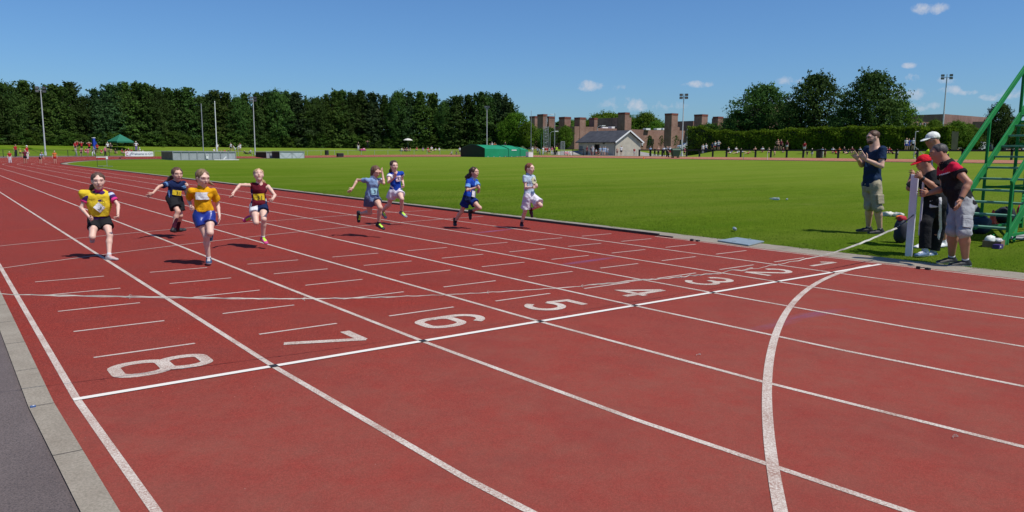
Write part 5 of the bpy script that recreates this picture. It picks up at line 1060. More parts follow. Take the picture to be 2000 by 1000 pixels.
def figure(J,H,outfit,h,label,name='person',cat='person',build=1.,adult=False,simple=False,group=None):
    """J: joints in world space. outfit: colours and cut. Returns the body object."""
    base=J['base']; ux=J['lat']; pel=J['pel']; neck=J['neck']; tz=nrm(neck-pel); TL=np.linalg.norm(neck-pel); b=build; o=outfit; up=np.array([0,0,1.])
    sa,sb,ha,hb=J['sa'],J['sb'],J['ha'],J['hb']; SW=np.linalg.norm(sa-sb); hl=nrm(hb-ha); sl=nrm(sb-sa)
    bw=(.088 if adult else .080)*H*b; bd=(.066 if adult else .057)*H*b
    def torso(f,g=0.,k=.03,top=True,bottom=True,flare=0.,belly=0.):
        if bottom: f.ec(pel-tz*.03*H,pel+tz*.05*H,hl,(bw*.98+g+flare,bd*1.02+g+flare),(bw*.93+g+flare*.5,bd+g+flare*.5),k)
        w=pel+tz*TL*.36+J.get('fwd',0)*belly; f.ec(pel+tz*.04*H,w,nrm(hl+sl),(bw*.92+g+flare*.6,bd+g+flare*.6),(bw*.86+g,bd*.96+g+belly),k)
        ch=pel+tz*TL*.70; f.ec(w,ch,nrm(hl*.3+sl),(bw*.86+g,bd*.96+g+belly),(bw*1.02+g,bd*1.03+g),k)
        if top: f.ec(ch,pel+tz*TL*.86,sl,(bw*1.02+g,bd*1.02+g),(SW*.40+g,bd*.74+g),k); f.ec(pel+tz*TL*.86,pel+tz*TL*.93,sl,(SW*.44+g,bd*.70+g),(SW*.30+g,bd*.55+g),k)
    f=Field(h); torso(f)
    lg=1.0*b; th=(.056 if adult else .047)*H*lg; kn=(.036 if adult else .0305)*H*lg; cf=(.038 if adult else .0305)*H*lg; an=(.0215 if adult else .0195)*H*lg; ar=(.031 if adult else .0215)*H*b; el=(.025 if adult else .0178)*H*b; wr=(.0175 if adult else .0135)*H
    for s_ in 'ab':
        hp,k_,an_=J['h'+s_],J['k'+s_],J['n'+s_]; f.cone(hp,hp+(k_-hp)*.5,th,th*.86,.035); f.cone(hp+(k_-hp)*.5,k_,th*.86,kn,.03); m_=k_+(an_-k_)*.32; back=nrm(np.cross(np.cross(k_-hp,an_-k_),an_-k_)) if np.linalg.norm(np.cross(nrm(k_-hp),nrm(an_-k_)))>.15 else -J.get('fwd',np.zeros(3)); m_=m_+back*.008*H
        f.cone(k_,m_,kn,cf,.02); f.cone(m_,an_,cf,an,.02); f.cone(an_,an_+nrm(an_-k_)*.012*H,an,an,.01)
        S,E,W=J['s'+s_],J['e'+s_],J['w'+s_]; f.cone(S,S+(E-S)*.45,ar*1.15,ar,.03); f.cone(S+(E-S)*.45,E,ar,el,.02); f.cone(E,E+(W-E)*.3,el,el*1.02,.015); f.cone(E+(W-E)*.3,W,el*1.02,wr,.015); 
        if simple: f.cone(W,J['t'+s_],wr,wr*1.1,.01)
        else: hand(f,W,J['t'+s_],J.get('th'+s_,np.array([0,0,1.])),H,J.get('cu'+s_,.35),J.get('tm'+s_,1),1.08 if adult else 1.)
    hc,hu,hf,hh=J['head'],J['hup'],J['hfw'],J['hh']; A,P=head(f,hc,hu,hf,hh); nr=(.046 if adult else .032)*H*b**.5; f.cone(neck-tz*.03*H,P(0,-.10,-.30),nr*1.12,nr,.03)
    if J.get('hipmesh') : pass
    sk=SKIN[o.get('skin','pale')]; body=sdf_obj(name,f,[sk,m_lip,o.get('browm',m_brow)],None,base,face_paint(P,A,hh) if not simple else None); body.location=tuple(base); tag(body,label,cat,group)
    if not simple: add_face(body,P,A,hh,base,m_brow)
    g=o.get('gap',.010 if not simple else .016)
    # ---- top
    if o.get('top'):
        s=Field(h*1.05); hem=o.get('hem',-.02); torso(s,g,.03,flare=o.get('flare',.012),belly=o.get('belly',0)); sv=o.get('sleeve',.6); fl=o.get('sflare',.012)
        for q in 'ab':
            S,E,W=J['s'+q],J['e'+q],J['w'+q]
            if sv>0:
                if sv<=1: s.cone(S,S+(E-S)*sv,ar*1.2+g,ar+g+fl,.03,flat=True)
                else: s.cone(S,E,ar*1.2+g,el+g+.004,.03); s.cone(E,E+(W-E)*(sv-1),el+g+.004,wr+g+.006,.02,flat=True)
            else: s.cone(S-(S-neck)*.28,S-(S-neck)*.20,ar*1.0+g,ar*.9+g,.02)
        if sv<=0:
            for q in 'ab': S=J['s'+q]; s.cone(S+nrm(S-neck)*.035*H,S+nrm(J['e'+q]-S)*.05*H+nrm(S-neck)*.03*H,ar*1.25,ar*1.5,.01,'s')
        s.cone(P(0,-.10,-.25),neck-tz*(o.get('neckcut',.004))*H+J['fwd']*.012*H*(1 if o.get('neckcut',0)>.01 else 0),nr+.004,nr*1.08+.004,.006,'s'); s.cut(pel+tz*hem*H,-tz); 
        pnt=o.get('paint'); 
        def tp_(Cn):
            q=(Cn-pel); x=(q@sl)/(SW*.5); z=(q@tz)/TL; y=(q@J['fwd'])/bd; 
            dsl=np.full((len(Cn),2),9.); al=np.full((len(Cn),2),-1.)
            for j,qq in enumerate('ab'): S,E=J['s'+qq],J['e'+qq]; t=((Cn-S)@(E-S))/((E-S)@(E-S)); dsl[:,j]=np.linalg.norm(Cn-S-np.outer(np.clip(t,0,1.2),E-S),axis=1); al[:,j]=t
            dn=np.linalg.norm(Cn-(neck-tz*.0*H),axis=1)/H
            return pnt(x,y,z,dsl/H,al,dn)
        top=sdf_obj(o.get('topname','shirt'),s,o['top'],body,base,tp_ if pnt else None,noise=o.get('wr',.006) if not simple else 0,nscale=30,seed=int(abs(base[0]*100))); J['_top']=top
        if o.get('collar'):
            cl=Field(h*.9); cl.cone(neck-tz*.012*H,neck+(P(0,-.1,-.3)-neck)*.35,nr*1.12+.014,nr+.014,.01); cl.cone(neck-tz*.05*H,P(0,-.1,-.1),nr+.006,nr+.006,.004,'s'); cl.cone(neck+J['fwd']*.06*H-tz*.03*H,neck+J['fwd']*.06*H+tz*.02*H,.012,.012,.004,'s')
            for s_ in (-1,1): cl.ell(neck-tz*.022*H+J['fwd']*(bd*.66)+sl*s_*.026*H,(sl,J['fwd'],tz),(.020*H,.007,.016*H),.006)
            cl.cut(neck+tz*.030*H,tz); sdf_obj('collar',cl,o['collar'],body,base)
    # ---- shorts, trousers
    if o.get('legs'):
        s=Field(h*1.05); ln=o.get('length',.45); g2=g+.004; s.ec(pel-tz*.045*H,pel+tz*.02*H,hl,(bw*1.0+g2,bd*1.08+g2),(bw*.95+g2,bd+g2),.03); s.ec(pel,pel+tz*o.get('waist',.06)*H,hl,(bw*.97+g2,bd*1.02+g2),(bw*.90+g2*.8,bd*.95+g2*.8),.03); lf=o.get('lflare',.02)
        for q in 'ab':
            hp,k_,an_=J['h'+q],J['k'+q],J['n'+q]
            if ln<=1: s.cone(hp,hp+(k_-hp)*ln,th*1.04+g2,th*(1-.25*ln)+g2+lf,.03,flat=True)
            else: s.cone(hp,k_,th*1.02+g2,kn+g2+.010,.03); s.cone(k_,k_+(an_-k_)*(ln-1),kn+g2+.010,an+g2+.014+lf,.02,flat=True)
        s.cut(pel+tz*o.get('waist',.06)*H,tz)
        pl=o.get('lpaint')
        def lp_(Cn):
            q=Cn-pel; x=(q@hl)/bw; z=(q@tz)/H; y=(q@J['fwd'])/bd; out=[]
            for qq in 'ab':
                hp,k_,an_=J['h'+qq],J['k'+qq],J['n'+qq]; P1=[hp,k_,an_]; best=np.full(len(Cn),9.); tt=np.zeros(len(Cn)); sd_=np.zeros(len(Cn)); fy=np.zeros(len(Cn)); 
                for j in range(2):
                    a,b_=P1[j],P1[j+1]; t=((Cn-a)@(b_-a))/((b_-a)@(b_-a)); tc_=np.clip(t,0,1); D=Cn-a-np.outer(tc_,b_-a); d=np.linalg.norm(D,axis=1); m=d<best; best[m]=d[m]; tt[m]=tc_[m]+j; sd_[m]=(D@hl)[m]/np.maximum(d[m],1e-6); fy[m]=(D@J['fwd'])[m]
                out.append((best,tt,sd_,fy))
            return pl(x,y,z,out)
        sdf_obj(o.get('legname','shorts'),s,o['legs'],body,base,lp_ if pl else None,noise=o.get('wr',.006) if not simple else 0,nscale=30,seed=int(abs(base[1]*100)))
    # ---- hair
    if o.get('hair') is not None:
        s=Field(max(.005,h)); A_=A; q=hh; s.ell(P(0,-.075,.155),A_,np.array([.385,.455,.39] if not (adult and not simple) else [.366,.44,.385])*q,.02)
        st_=o.get('style','tied')
        if st_ in ('bob','long','wavy'):
            for s_ in (-1,1): s.cone(P(s_*.27,-.08,.05),P(s_*.31,-.10,-.40),.13*q,.10*q,.06); 
            s.cone(P(0,-.32,.0),P(0,-.34,-.42),.20*q,.15*q,.06)
        if st_=='bob': s.cone(P(-.33,-.05,-.2),P(-.42,-.20,-.36),.10*q,.06*q,.05)
        if st_=='pony':
            d=J.get('pony',-A[1]*.6-A[2]*.7); pr=P(0,-.40,-.10); s.cone(pr,pr+d*hh*.40,.12*q,.13*q,.04); s.cone(pr+d*hh*.40,pr+d*hh*.95-np.array([0,0,.14])*hh,.13*q,.04*q,.04); s.cone(P(0,-.30,-.1),P(0,-.30,-.30),.17*q,.12*q,.05)
        if st_=='tied': s.cone(P(0,-.44,-.02),P(.05,-.52,-.22),.13*q,.09*q,.04)
        if st_=='straight': s.cone(P(0,-.36,.05),P(0,-.40,-.62),.17*q,.10*q,.05)
        if st_=='flying':
            for j in range(5): d=nrm(J.get('pony',-A[1])+np.array([0,0,-.5])+np.array([math.sin(j*2),math.cos(j*3),math.sin(j)])*.25); s.cone(P((j-2)*.05,-.30,.02-.05*j),P((j-2)*.05,-.30,.02-.05*j)+d*hh*.75,.13*q,.03*q,.05)
        fr=o.get('fringe',.035); s.ell(P(0,.40,-.14+fr),A_,np.array([.272 if not adult else .285,.40,.44])*q,.02,'s'); s.ell(P(0,.15,-.52),A_,np.array([.30,.30,.32])*q,.02,'s')
        if st_ in ('short',): s.ell(P(0,.12,-.52),A_,np.array([.6,.52,.36])*q,.02,'s')
        elif st_ in ('tied','pony','straight'): s.ell(P(0,.22,-.52),A_,np.array([.6,.47,.40])*q,.02,'s')
        if st_=='short':
            s.ell(P(0,.02,-.48),A_,np.array([.7,.9,.40])*q,.03,'s')
        sdf_obj('hair',s,[hairmat(o['hair'])],body,base,noise=(.0015 if adult else .004) if not simple else 0,nscale=60,seed=3)
    # ---- socks and shoes
    for q in 'ab':
        hp,k_,an_=J['h'+q],J['k'+q],J['n'+q]; sh=nrm(an_-k_)
        if o.get('sock') and not simple:
            sh_l=o.get('sockh',.04) ; s=Field(h); s.cone(an_-sh*sh_l*H,an_+sh*.01*H,an+.004+(cf-an)*min(1,sh_l*4)*.6,an+.005,.01); s.cut(an_-sh*sh_l*H,-sh); sdf_obj('sock',s,[o['sock']],body,base)
        if o.get('shoe'):
            shoe(body,an_,J['f'+q],J.get('dn'+q,sh),H,base,o['shoe'] if isinstance(o['shoe'],list) else [o['shoe']]*3,h*(1 if not simple else 1),1.06 if adult else 1.04,boot=o.get('boot',False))
    return body,P,A
def patch(person,base,c,ux,uy,n,w_,hgt,mats,name='number_bib',txt=None,curve=.5,tilt=0.,tm=1):
    """a thin curved sheet pinned on the chest, with its lettering as a child"""
    ux=nrm(ux*math.cos(tilt)+uy*math.sin(tilt)); n=nrm(n-ux*(n@ux)); uy=np.cross(n,ux); uy=nrm(uy if uy[2]>-9 else -uy); 
    if uy[2]<0: uy=-uy
    N=8; V=[];Fc=[]; off=lambda x,y: -curve*(x*x)/.12+.003*math.sin(x*60+y*40)
    for s_ in (0,-.0025):
        for j in range(N+1):
            for k in range(N+1): x=(j/N-.5)*w_; y=(k/N-.5)*hgt; V.append(c+ux*x+uy*y+n*(off(x,y)+s_)-base)
    M=(N+1)**2
    for j in range(N):
        for k in range(N): a=j*(N+1)+k; Fc.append((a,a+N+1,a+N+2,a+1)); Fc.append((M+a,M+a+1,M+a+N+2,M+a+N+1))
    ed=[k for k in range(N+1)]+[j*(N+1)+N for j in range(1,N+1)]+[N*(N+1)+k for k in range(N-1,-1,-1)]+[j*(N+1) for j in range(N-1,0,-1)]
    for j in range(len(ed)): a,b_=ed[j],ed[(j+1)%len(ed)]; Fc.append((a,b_,M+b_,M+a))
    o=link_mesh(name,V,Fc,mats[0],person)
    if txt:
        TV,TF=text_mesh(txt,hgt*.78); sx=1.1
        V=[c+ux*x*sx*1+uy*(y-hgt*.08)+ux*w_*.10+n*(off(x*sx+w_*.1,y)+.003)-base for x,y,_ in TV]; link_mesh('lettering',V,TF,mats[tm],o)
    return o
# ============================================================ THE RUNNERS AND OFFICIALS
def pose(sp):
    H=sp['H']; ps=Pose(sp['base']); UA,FA,HN,TH,SH,FT=.165*H,.145*H,sp.get('HN',.095)*H,.235*H,.235*H,.125*H
    def make(off):
        J={'base':ps.B+ps.hv*0}; g=lambda k: sp[k]
        fw,lat=ps.face(sp['psi']); fwp,latp=ps.face(sp.get('psip',sp['psi'])); J['fwd']=fw
        J['pel']=ps.plane(g('pel'),off); lean=sp.get('lean',0.); J['neck']=ps.plane(g('neck'),off-lean)
        if sp.get('leanf'): pass
        sw=sp.get('sw',.195)*H; tl=sp.get('tilt',0.); tz=nrm(J['neck']-J['pel']); lt=nrm(lat-tz*(lat@tz)*.7); lt=nrm(lt+np.array([0,0,math.tan(R(tl))])); c=J['neck']-tz*.035*H; J['sa']=c-lt*sw/2; J['sb']=c+lt*sw/2; J['lat']=lt
        hw=.105*H; lp=nrm(latp+np.array([0,0,math.tan(R(sp.get('htilt',0)))])); J['ha']=J['pel']-lp*hw/2-np.array([0,0,.012*H]); J['hb']=J['pel']+lp*hw/2-np.array([0,0,.012*H])
        J['head']=ps.plane(g('head'),off-lean-sp.get('hlean',.02)); ph,_=ps.face(sp.get('psih',sp['psi'])); pt=R(sp.get('pitch',0)); J['hfw']=nrm(ph*math.cos(pt)+np.array([0,0,math.sin(pt)])); rl=R(sp.get('roll',0)); u0=nrm(np.array([0,0,1.])*math.cos(pt)-ph*math.sin(pt)); J['hup']=nrm(u0*math.cos(rl)+np.cross(u0,J['hfw'])*-math.sin(rl)); J['hh']=sp['hh']*(.98 if H>1.5 else .95)/F*depth(J['head'])
        for q in 'ab':
            E,se,W,sw_,Tp,st_=sp['arm'+q]; J['e'+q]=ps.seg(J['s'+q],E,UA,se); J['w'+q]=ps.seg(J['e'+q],W,FA,sw_); J['t'+q]=ps.seg(J['w'+q],Tp,HN,st_)
            K,sk_,N_,sn,Fp,sf=sp['leg'+q]; J['k'+q]=ps.seg(J['h'+q],K,TH,sk_); J['n'+q]=ps.seg(J['k'+q],N_,SH,sn); J['f'+q]=ps.seg(J['n'+q],Fp,FT,sf)
            J['cu'+q]=sp.get('curl'+q,.45); J['tm'+q]=sp.get('tm'+q,1); J['th'+q]=sp.get('thumb'+q,np.array([0,0,1.])-ps.hv*.3)
        return J
    off=sp.get('off',0.); J=make(off)
    if sp.get('plant'):
        q=sp['plant']; fz=lambda o: min(make(o)['n'+q][2]-.045*H*1.05, make(o)['f'+q][2]-.006)
        a,b_=-1.2,1.2
        for _ in range(26):
            m=(a+b_)/2
            if fz(m)>T(*ps.B[:2]): a=m
            else: b_=m
        off=(a+b_)/2; J=make(off)
        for qq in 'ab':
            if qq==q or sp.get('plantboth'): J['dn'+qq]=np.array([0,0,-1.]); J['f'+qq]=np.array([*J['f'+qq][:2],min(J['f'+qq][2],J['n'+qq][2]-.04*H)]); d=J['f'+qq]-J['n'+qq]; J['f'+qq]=J['n'+qq]+np.array([d[0],d[1],-.036*H])
    J['base']=np.array([*(J['pel'][:2]),0.]); J['base'][2]=float(T(*J['base'][:2])); J['ps']=ps
    if 'ponyd' in sp: x,y,z=sp['ponyd']; J['pony']=nrm(ps.rh*x+ps.hv*y+np.array([0,0,z]))
    print(sp['nm'],'off',round(off,2),'D',round(depth(J['pel']),2),'base',np.round(J['base'],2),'toes',round(J['fa'][2],2),round(J['fb'][2],2))
    return J
W_=cloth('white_cloth',(.70,.70,.70)); YB=cloth('yellow_bib',(.68,.50,.03)); BK=cloth('black_cloth',(.018,.018,.020)); NV=cloth('navy_cloth',(.012,.022,.075)); PUR=cloth('purple_cloth',(.05,.018,.11)); PNK=cloth('pink_cloth2',(.62,.04,.19)); LB=cloth('light_blue_cloth',(.16,.33,.62)); AMB=cloth('amber_cloth',(.70,.34,.008)); MAR=cloth('maroon_cloth',(.12,.010,.020)); SKY_=cloth('sky_cloth',(.20,.30,.48)); GRB=cloth('grey_blue_cloth',(.10,.12,.20)); ROY=cloth('royal_cloth',(.012,.055,.36)); PALE=cloth('pale_blue_cloth',(.40,.49,.60)); LIL=cloth('lilac_white_cloth',(.68,.64,.71)); SAT=mat('royal_satin',(.012,.028,.22),.35,.2,7,bump=.3,spec=.5)
ink=mat('black_ink',(.02,.02,.02),.7); m_navysh=mat('navy_shoe',(.03,.06,.13),.6); m_whsole=mat('white_sole',(.65,.65,.65),.6); m_blksh=mat('black_shoe',(.018,.018,.02),.6); m_neon=mat('neon_lace',(.45,.75,.05),.6); m_pinksh=mat('pink_shoe',(.55,.05,.22),.55); m_gysh=mat('pale_shoe',(.48,.40,.38),.6); m_marsh=mat('dark_maroon_shoe',(.05,.008,.018),.6); sockW=cloth('white_sock',(.6,.6,.62)); sockM=cloth('maroon_sock',(.07,.012,.03)); sockB=cloth('black_sock',(.015,.015,.02))
HK=.0075
def bibpatch(body,J,px,off_n,w_,h_,m,txt,tilt=0.,side=0.,lz=.55,tm=1):
    tz=nrm(J['neck']-J['pel']); n=J['fwd']; lat=nrm(np.cross(tz,n)); lat=lat if lat@J['lat']>0 else -lat; n2=nrm(n*math.cos(side)+lat*math.sin(side)); lat2=nrm(np.cross(np.cross(n2,lat),n2))
    c=J['pel']+(J['neck']-J['pel'])*lz+n2*off_n+lat*px; return patch(body,J['base'],c,lat2,tz,n2,w_,h_,[m,ink],txt=txt,tilt=tilt)
# 1 yellow bib, lane eight
sp=dict(nm='g1',ponyd=(-0.75, 0.3, -0.7),base=(216,510),H=1.27,psi=4,pel=(194.2,427),neck=(193,373),head=(191.7,354),hh=34,arma=((158,406),-1,(175,425),-1,(187,429.5),-1),armb=((230.8,400.3),-1,(230.3,419.3),-1,(231,431),-1),lega=((180.3,463),-1,(180,455),1,(180,462),1),legb=((214.5,459.2),-1,(213,499),-1,(228.4,509.5),-1),plant='b',curla=1.1,curlb=.8,sw=.215,lean=.05,hlean=.03)
J=pose(sp)
def pt(x,y,z,ds,al,dn): i=np.zeros(len(x),int); i[(np.max(np.where(ds<.06,al,-1),axis=1)>.47)]=1; i[(ds[:,1]<.06)&(al[:,1]>.02)&(al[:,1]<.22)]=2; return i
body,P,A=figure(J,1.27,dict(skin='pale',top=[PUR,PNK,cloth('pale_trim',(.5,.55,.65))],sleeve=.62,sflare=.014,hem=.0,paint=pt,legs=[BK],length=.50,lflare=.014,hair=(.10,.055,.035),style='pony',shoe=[m_gysh,m_whsole,mat('pale_pink_lace',(.6,.3,.28),.6)],sock=sockW,sockh=.03,collar=[PNK]),HK,'girl in a billowing yellow bib over a purple shirt, in the outermost lane','person')
f=Field(HK); H=1.27; pel,neck=J['pel'],J['neck']; tz=nrm(neck-pel); SW=.215*H; sl=J['lat']
bw,bd=.080*H,.057*H; TL=np.linalg.norm(neck-pel)
f.ec(pel+tz*.045*H,pel+tz*TL*.5,sl,(bw+.026,bd+.03),(bw+.030,bd+.03),.03); f.ec(pel+tz*TL*.5,pel+tz*TL*.84,sl,(bw+.030,bd+.03),(SW*.42+.022,bd*.8+.026),.03); f.ec(pel+tz*TL*.84,pel+tz*TL*.95,sl,(SW*.40+.02,bd*.8+.02),(SW*.22,bd*.6),.03)
f.cone(J['sa']+tz*.015,J['sa']-sl*.075+tz*.022-J['fwd']*.01,.045,.030,.03); f.cone(J['sa']-sl*.075+tz*.02,J['sa']-sl*.065-tz*.12,.026,.008,.02); f.cone(J['sa']-sl*.05,pel+tz*TL*.45-sl*.07,.03,.03,.05)
f.cone(neck-tz*.02,P(0,-.1,-.1),.050,.046,.004,'s'); f.cut(pel+tz*.04*H,-tz)
sdf_obj('running_bib',f,[YB],body,J['base'],noise=.011,nscale=17,seed=4)
bibpatch(body,J,-.005,.128,.115,.10,W_,'3',tilt=-.75,lz=.42); 
tzz=nrm(neck-pel); c=J['pel']+(neck-pel)*.60+J['fwd']*.122+J['lat']*.045; 
for k_,ch in enumerate('OOL'):
    V,Fc=text_mesh(ch,.05); V=[c+J['lat']*((x+(k_-1)*.040)*.62+y*.62)+tzz*(y*.7-(x+(k_-1)*.040)*.7)-J['fwd']*(.12*abs(x+(k_-1)*.04))-J['base'] for x,y,_ in V]; link_mesh('letter',V,Fc,ink,body)
# 2 navy top, black shorts
sp=dict(nm='g2',ponyd=(-0.8, 0.2, -0.4),base=(339,466),H=1.30,psi=18,pel=(340.5,386),neck=(342.5,353),head=(346.2,340.5),hh=27.5,arma=((310.5,364.6),-1,(298.5,377.5),-1,(285,385.5),-1),armb=((365.2,381.5),-1,(366,364.5),-1,(366.5,356.5),-1),lega=((347.8,413),-1,(338.5,446.5),1,(338.5,459.5),1),legb=((352.5,424),1,(347,446.5),1,(347.5,459),1),curla=.15,curlb=1.2,sw=.205,tilt=3,lean=.03,off=.15)
J=pose(sp)
def pt(x,y,z,ds,al,dn):
    i=np.zeros(len(x),int); s_=np.minimum(np.abs(al[:,0]-.12),np.abs(al[:,1]-.12)); m=np.max(np.where(ds<.055,al,-1),axis=1); i[(m>.22)&(m<.30)]=1; i[(m>.36)&(m<.42)]=1; i[(np.abs(np.abs(x)-.78)<.06)&(z<.45)]=1; return i
body,P,A=figure(J,1.30,dict(skin='fair',top=[NV,LB],sleeve=.62,sflare=.016,hem=-.005,paint=pt,legs=[BK],length=.72,lflare=.030,hair=(.11,.055,.032),style='pony',shoe=[m_blksh,m_blksh,m_blksh],sock=sockM,sockh=.15),HK,'girl in a navy top and long black shorts with one arm held out','person')
bibpatch(body,J,.012,.106,.155,.085,YB,'31',tilt=-.10,lz=.30)
# 3 amber shirt, blue shorts
sp=dict(nm='g3',ponyd=(0.95, 0.2, -0.35),base=(408,520),H=1.31,psi=6,psih=30,pitch=-10,pel=(398,418),neck=(395,366.5),head=(395.5,347.5),hh=34,arma=((368.5,390),1,(374,405),-1,(382,411),-1),armb=((425.3,399.7),1,(428.4,420.7),-1,(429.5,441.5),-1),lega=((403.2,462.5),-1,(407.5,504.5),1,(408.0,520),-1),legb=((410.6,455),-1,(411,449),1,(411,457),1),plant='a',curla=1.1,curlb=.25,sw=.205,lean=.03)
J=pose(sp)
body,P,A=figure(J,1.31,dict(skin='pale',top=[AMB],sleeve=.68,sflare=.018,hem=.03,wr=.006,legs=[SAT],length=.50,lflare=.024,waist=.08,collar=[AMB],hair=(.20,.125,.065),style='pony',shoe=[m_navysh,m_whsole,m_gysh],sock=sockW,sockh=.022),HK,'girl in a shiny amber shirt and royal blue shorts, glancing sideways','person')
bibpatch(body,J,-.012,.104,.165,.095,W_,None,tilt=-.03,lz=.70)
# 4 maroon singlet
sp=dict(nm='g4',ponyd=(0.85, 0.1, -0.8),base=(512,484),H=1.28,psi=-3,psih=4,pitch=22,pel=(505.5,403.3),neck=(506.3,357.5),head=(505.3,342),hh=26.5,arma=((468.5,361.2),-1,(455.5,377),-1,(453.6,389.5),-1),armb=((536.9,381.5),-1,(533,388.5),-1,(529.5,394),-1),lega=((500.5,435),-1,(493,424),1,(476,429.5),1),legb=((515.2,428.5),-1,(513.8,463),1,(521.6,471.8),-1),curla=.55,curlb=.5,sw=.21,tilt=-2,lean=-.02)
J=pose(sp)
def pt(x,y,z,ds,al,dn): i=np.zeros(len(x),int); i[(np.abs(x)>.72)&(z<.72)]=1; i[(np.abs(np.abs(x)-.80)<.05)&(z<.55)&(np.sin(z*26)>.1)]=2; return i
def lp(x,y,z,o): i=np.zeros(len(x),int); i[(x<-.1)]=1; return i
body,P,A=figure(J,1.28,dict(skin='pale',top=[MAR,NV,W_],sleeve=0,neckcut=.035,hem=-.03,flare=.022,paint=pt,legs=[NV,W_],lpaint=lp,length=.36,lflare=.014,hair=(.46,.30,.14),style='pony',shoe=[m_pinksh,m_gysh,m_neon],sock=sockW,sockh=.02),HK,'fair haired girl in a maroon singlet with arms wide and head tipped back','person')
bibpatch(body,J,.004,.099,.165,.115,YB,'31',tilt=.10,lz=.40)
# 5 sky blue polo
sp=dict(nm='g5',base=(733,463.5),H=1.31,psi=32,psih=34,pitch=-24,pel=(726.2,385),neck=(729.5,347),head=(733.9,335),hh=22.5,arma=((698,351.5),1,(688.7,367.5),-1,(680,377),-1),armb=((749.5,358),-1,(746.8,338),1,(741.8,328),1),lega=((722.3,416),1,(703,417.5),1,(696,430),1),legb=((742.7,405.5),-1,(739.6,436.5),1,(750.5,447.8),-1),curla=.2,curlb=.4,sw=.205,lean=.05,tilt=2)
J=pose(sp)
body,P,A=figure(J,1.31,dict(skin='fair',top=[SKY_,W_],sleeve=.42,sflare=.012,hem=-.05,flare=.02,wr=.006,collar=[W_],legs=[GRB],length=.45,lflare=.022,hair=(.13,.065,.038),style='bob',shoe=[m_blksh,m_blksh,m_neon],sock=sockB,sockh=.03,paint=lambda x,y,z,ds,al,dn:(np.max(np.where(ds<.055,al,-1),axis=1)>.36).astype(int)),HK,'girl in a sky blue polo shirt holding a hand to her bobbed brown hair','person')
bibpatch(body,J,.0,.112,.150,.110,cloth('cyan_paper',(.36,.62,.70)),'31',tilt=.0,lz=.30,side=-.1)
# 6 royal blue and white
sp=dict(nm='g6',ponyd=(-0.45, 0.2, -1.0),base=(776,439.5),H=1.37,psi=22,psih=22,pel=(772.5,373),neck=(772,336),head=(769.6,323.8),hh=21,arma=((758.8,356),-1,(770.5,347),-1,(773.5,336),-1),armb=((785.8,352),1,(788,361),-1,(789,367),-1),lega=((759.5,400.5),1,(747.5,412.5),1,(745,423),1),legb=((785,388.5),-1,(784.5,413.5),1,(795,421.8),-1),curla=.2,curlb=.6,sw=.20,lean=.08,tilt=4)
J=pose(sp)
def pt(x,y,z,ds,al,dn): i=np.zeros(len(x),int); m=np.max(np.where(ds<.06,al,-1),axis=1); i[m>.06]=1; i[(x<-.55)&(z<.4)&(np.sin(z*30+x*9)>.2)]=1; return i
body,P,A=figure(J,1.37,dict(skin='pale',top=[ROY,W_],sleeve=.34,sflare=.010,hem=-.02,paint=pt,legs=[LIL],length=.48,lflare=.03,hair=(.065,.032,.022),style='pony',shoe=[mat('grey_violet_shoe',(.22,.22,.28),.6),m_whsole,m_neon],sock=sockB,sockh=.02),HK,'girl in royal blue with white sleeves running just behind the sky blue polo','person')
bibpatch(body,J,.035,.098,.115,.115,cloth('pink_paper',(.66,.52,.58)),'33',tilt=.04,lz=.66)
o=MB()
# 7 royal blue polo, navy shorts
sp=dict(nm='g7',base=(893,447.5),H=1.27,psi=52,psih=54,pitch=4,pel=(914.5,387),neck=(923,349),head=(926.2,336.8),hh=21.5,arma=((912.5,371.5),-1,(932.3,365.5),-1,(941.5,363.6),-1),armb=((935.5,366.5),-1,(936,374),1,(933,376),-1),lega=((901.5,413.5),1,(888.5,434.5),1,(889,446.5),-1),legb=((937,406),-1,(920,413.5),1,(918.5,430),1),curla=1.2,curlb=1.2,sw=.20,lean=.02,plant='a',ponyd=(-.8,.1,-.3))
J=pose(sp)
def pt(x,y,z,ds,al,dn): i=np.zeros(len(x),int); m=np.max(np.where(ds<.06,al,-1),axis=1); i[(m>.38)]=1; i[z<.13]=2; return i
body,P,A=figure(J,1.27,dict(skin='fair',top=[ROY,LB,NV],sleeve=.74,sflare=.018,hem=-.06,flare=.026,wr=.005,paint=pt,collar=[cloth('pale_collar',(.45,.55,.7))],legs=[cloth('navy_shorts',(.010,.026,.16))],length=.52,lflare=.028,hair=(.055,.028,.018),style='flying',shoe=[m_blksh]*3,sock=sockB,sockh=.05,boot=True),HK,'dark haired girl in a royal blue polo, navy shorts and black boots','person')
bibpatch(body,J,.02,.118,.125,.120,W_,None,tilt=-.12,lz=.22)
# 8 pale blue polo, white shorts
sp=dict(nm='g8',base=(1020,447.5),H=1.29,psi=50,psih=52,pitch=2,pel=(1034,383),neck=(1033,341),head=(1034.9,329.3),hh=21.5,arma=((1026.3,366.5),-1,(1041,366.3),-1,(1047.5,363.8),-1),armb=((1046.5,367),1,(1049,364.5),-1,(1048.5,358),-1),lega=((1025.5,413),1,(1018.8,436),1,(1019.5,446.5),-1),legb=((1056,401),-1,(1038.5,409),1,(1036,423.5),1),curla=1.2,curlb=1.1,sw=.20,plant='a')
J=pose(sp)
body,P,A=figure(J,1.29,dict(skin='pale',top=[PALE],sleeve=.50,sflare=.012,hem=.0,wr=.005,collar=[PALE],legs=[LIL],length=.80,lflare=.045,waist=.08,hair=(.19,.062,.030),style='straight',shoe=[m_marsh,m_gysh,m_marsh],sock=sockM,sockh=.04),HK,'red haired girl in a pale blue polo and long white shorts by the kerb','person')
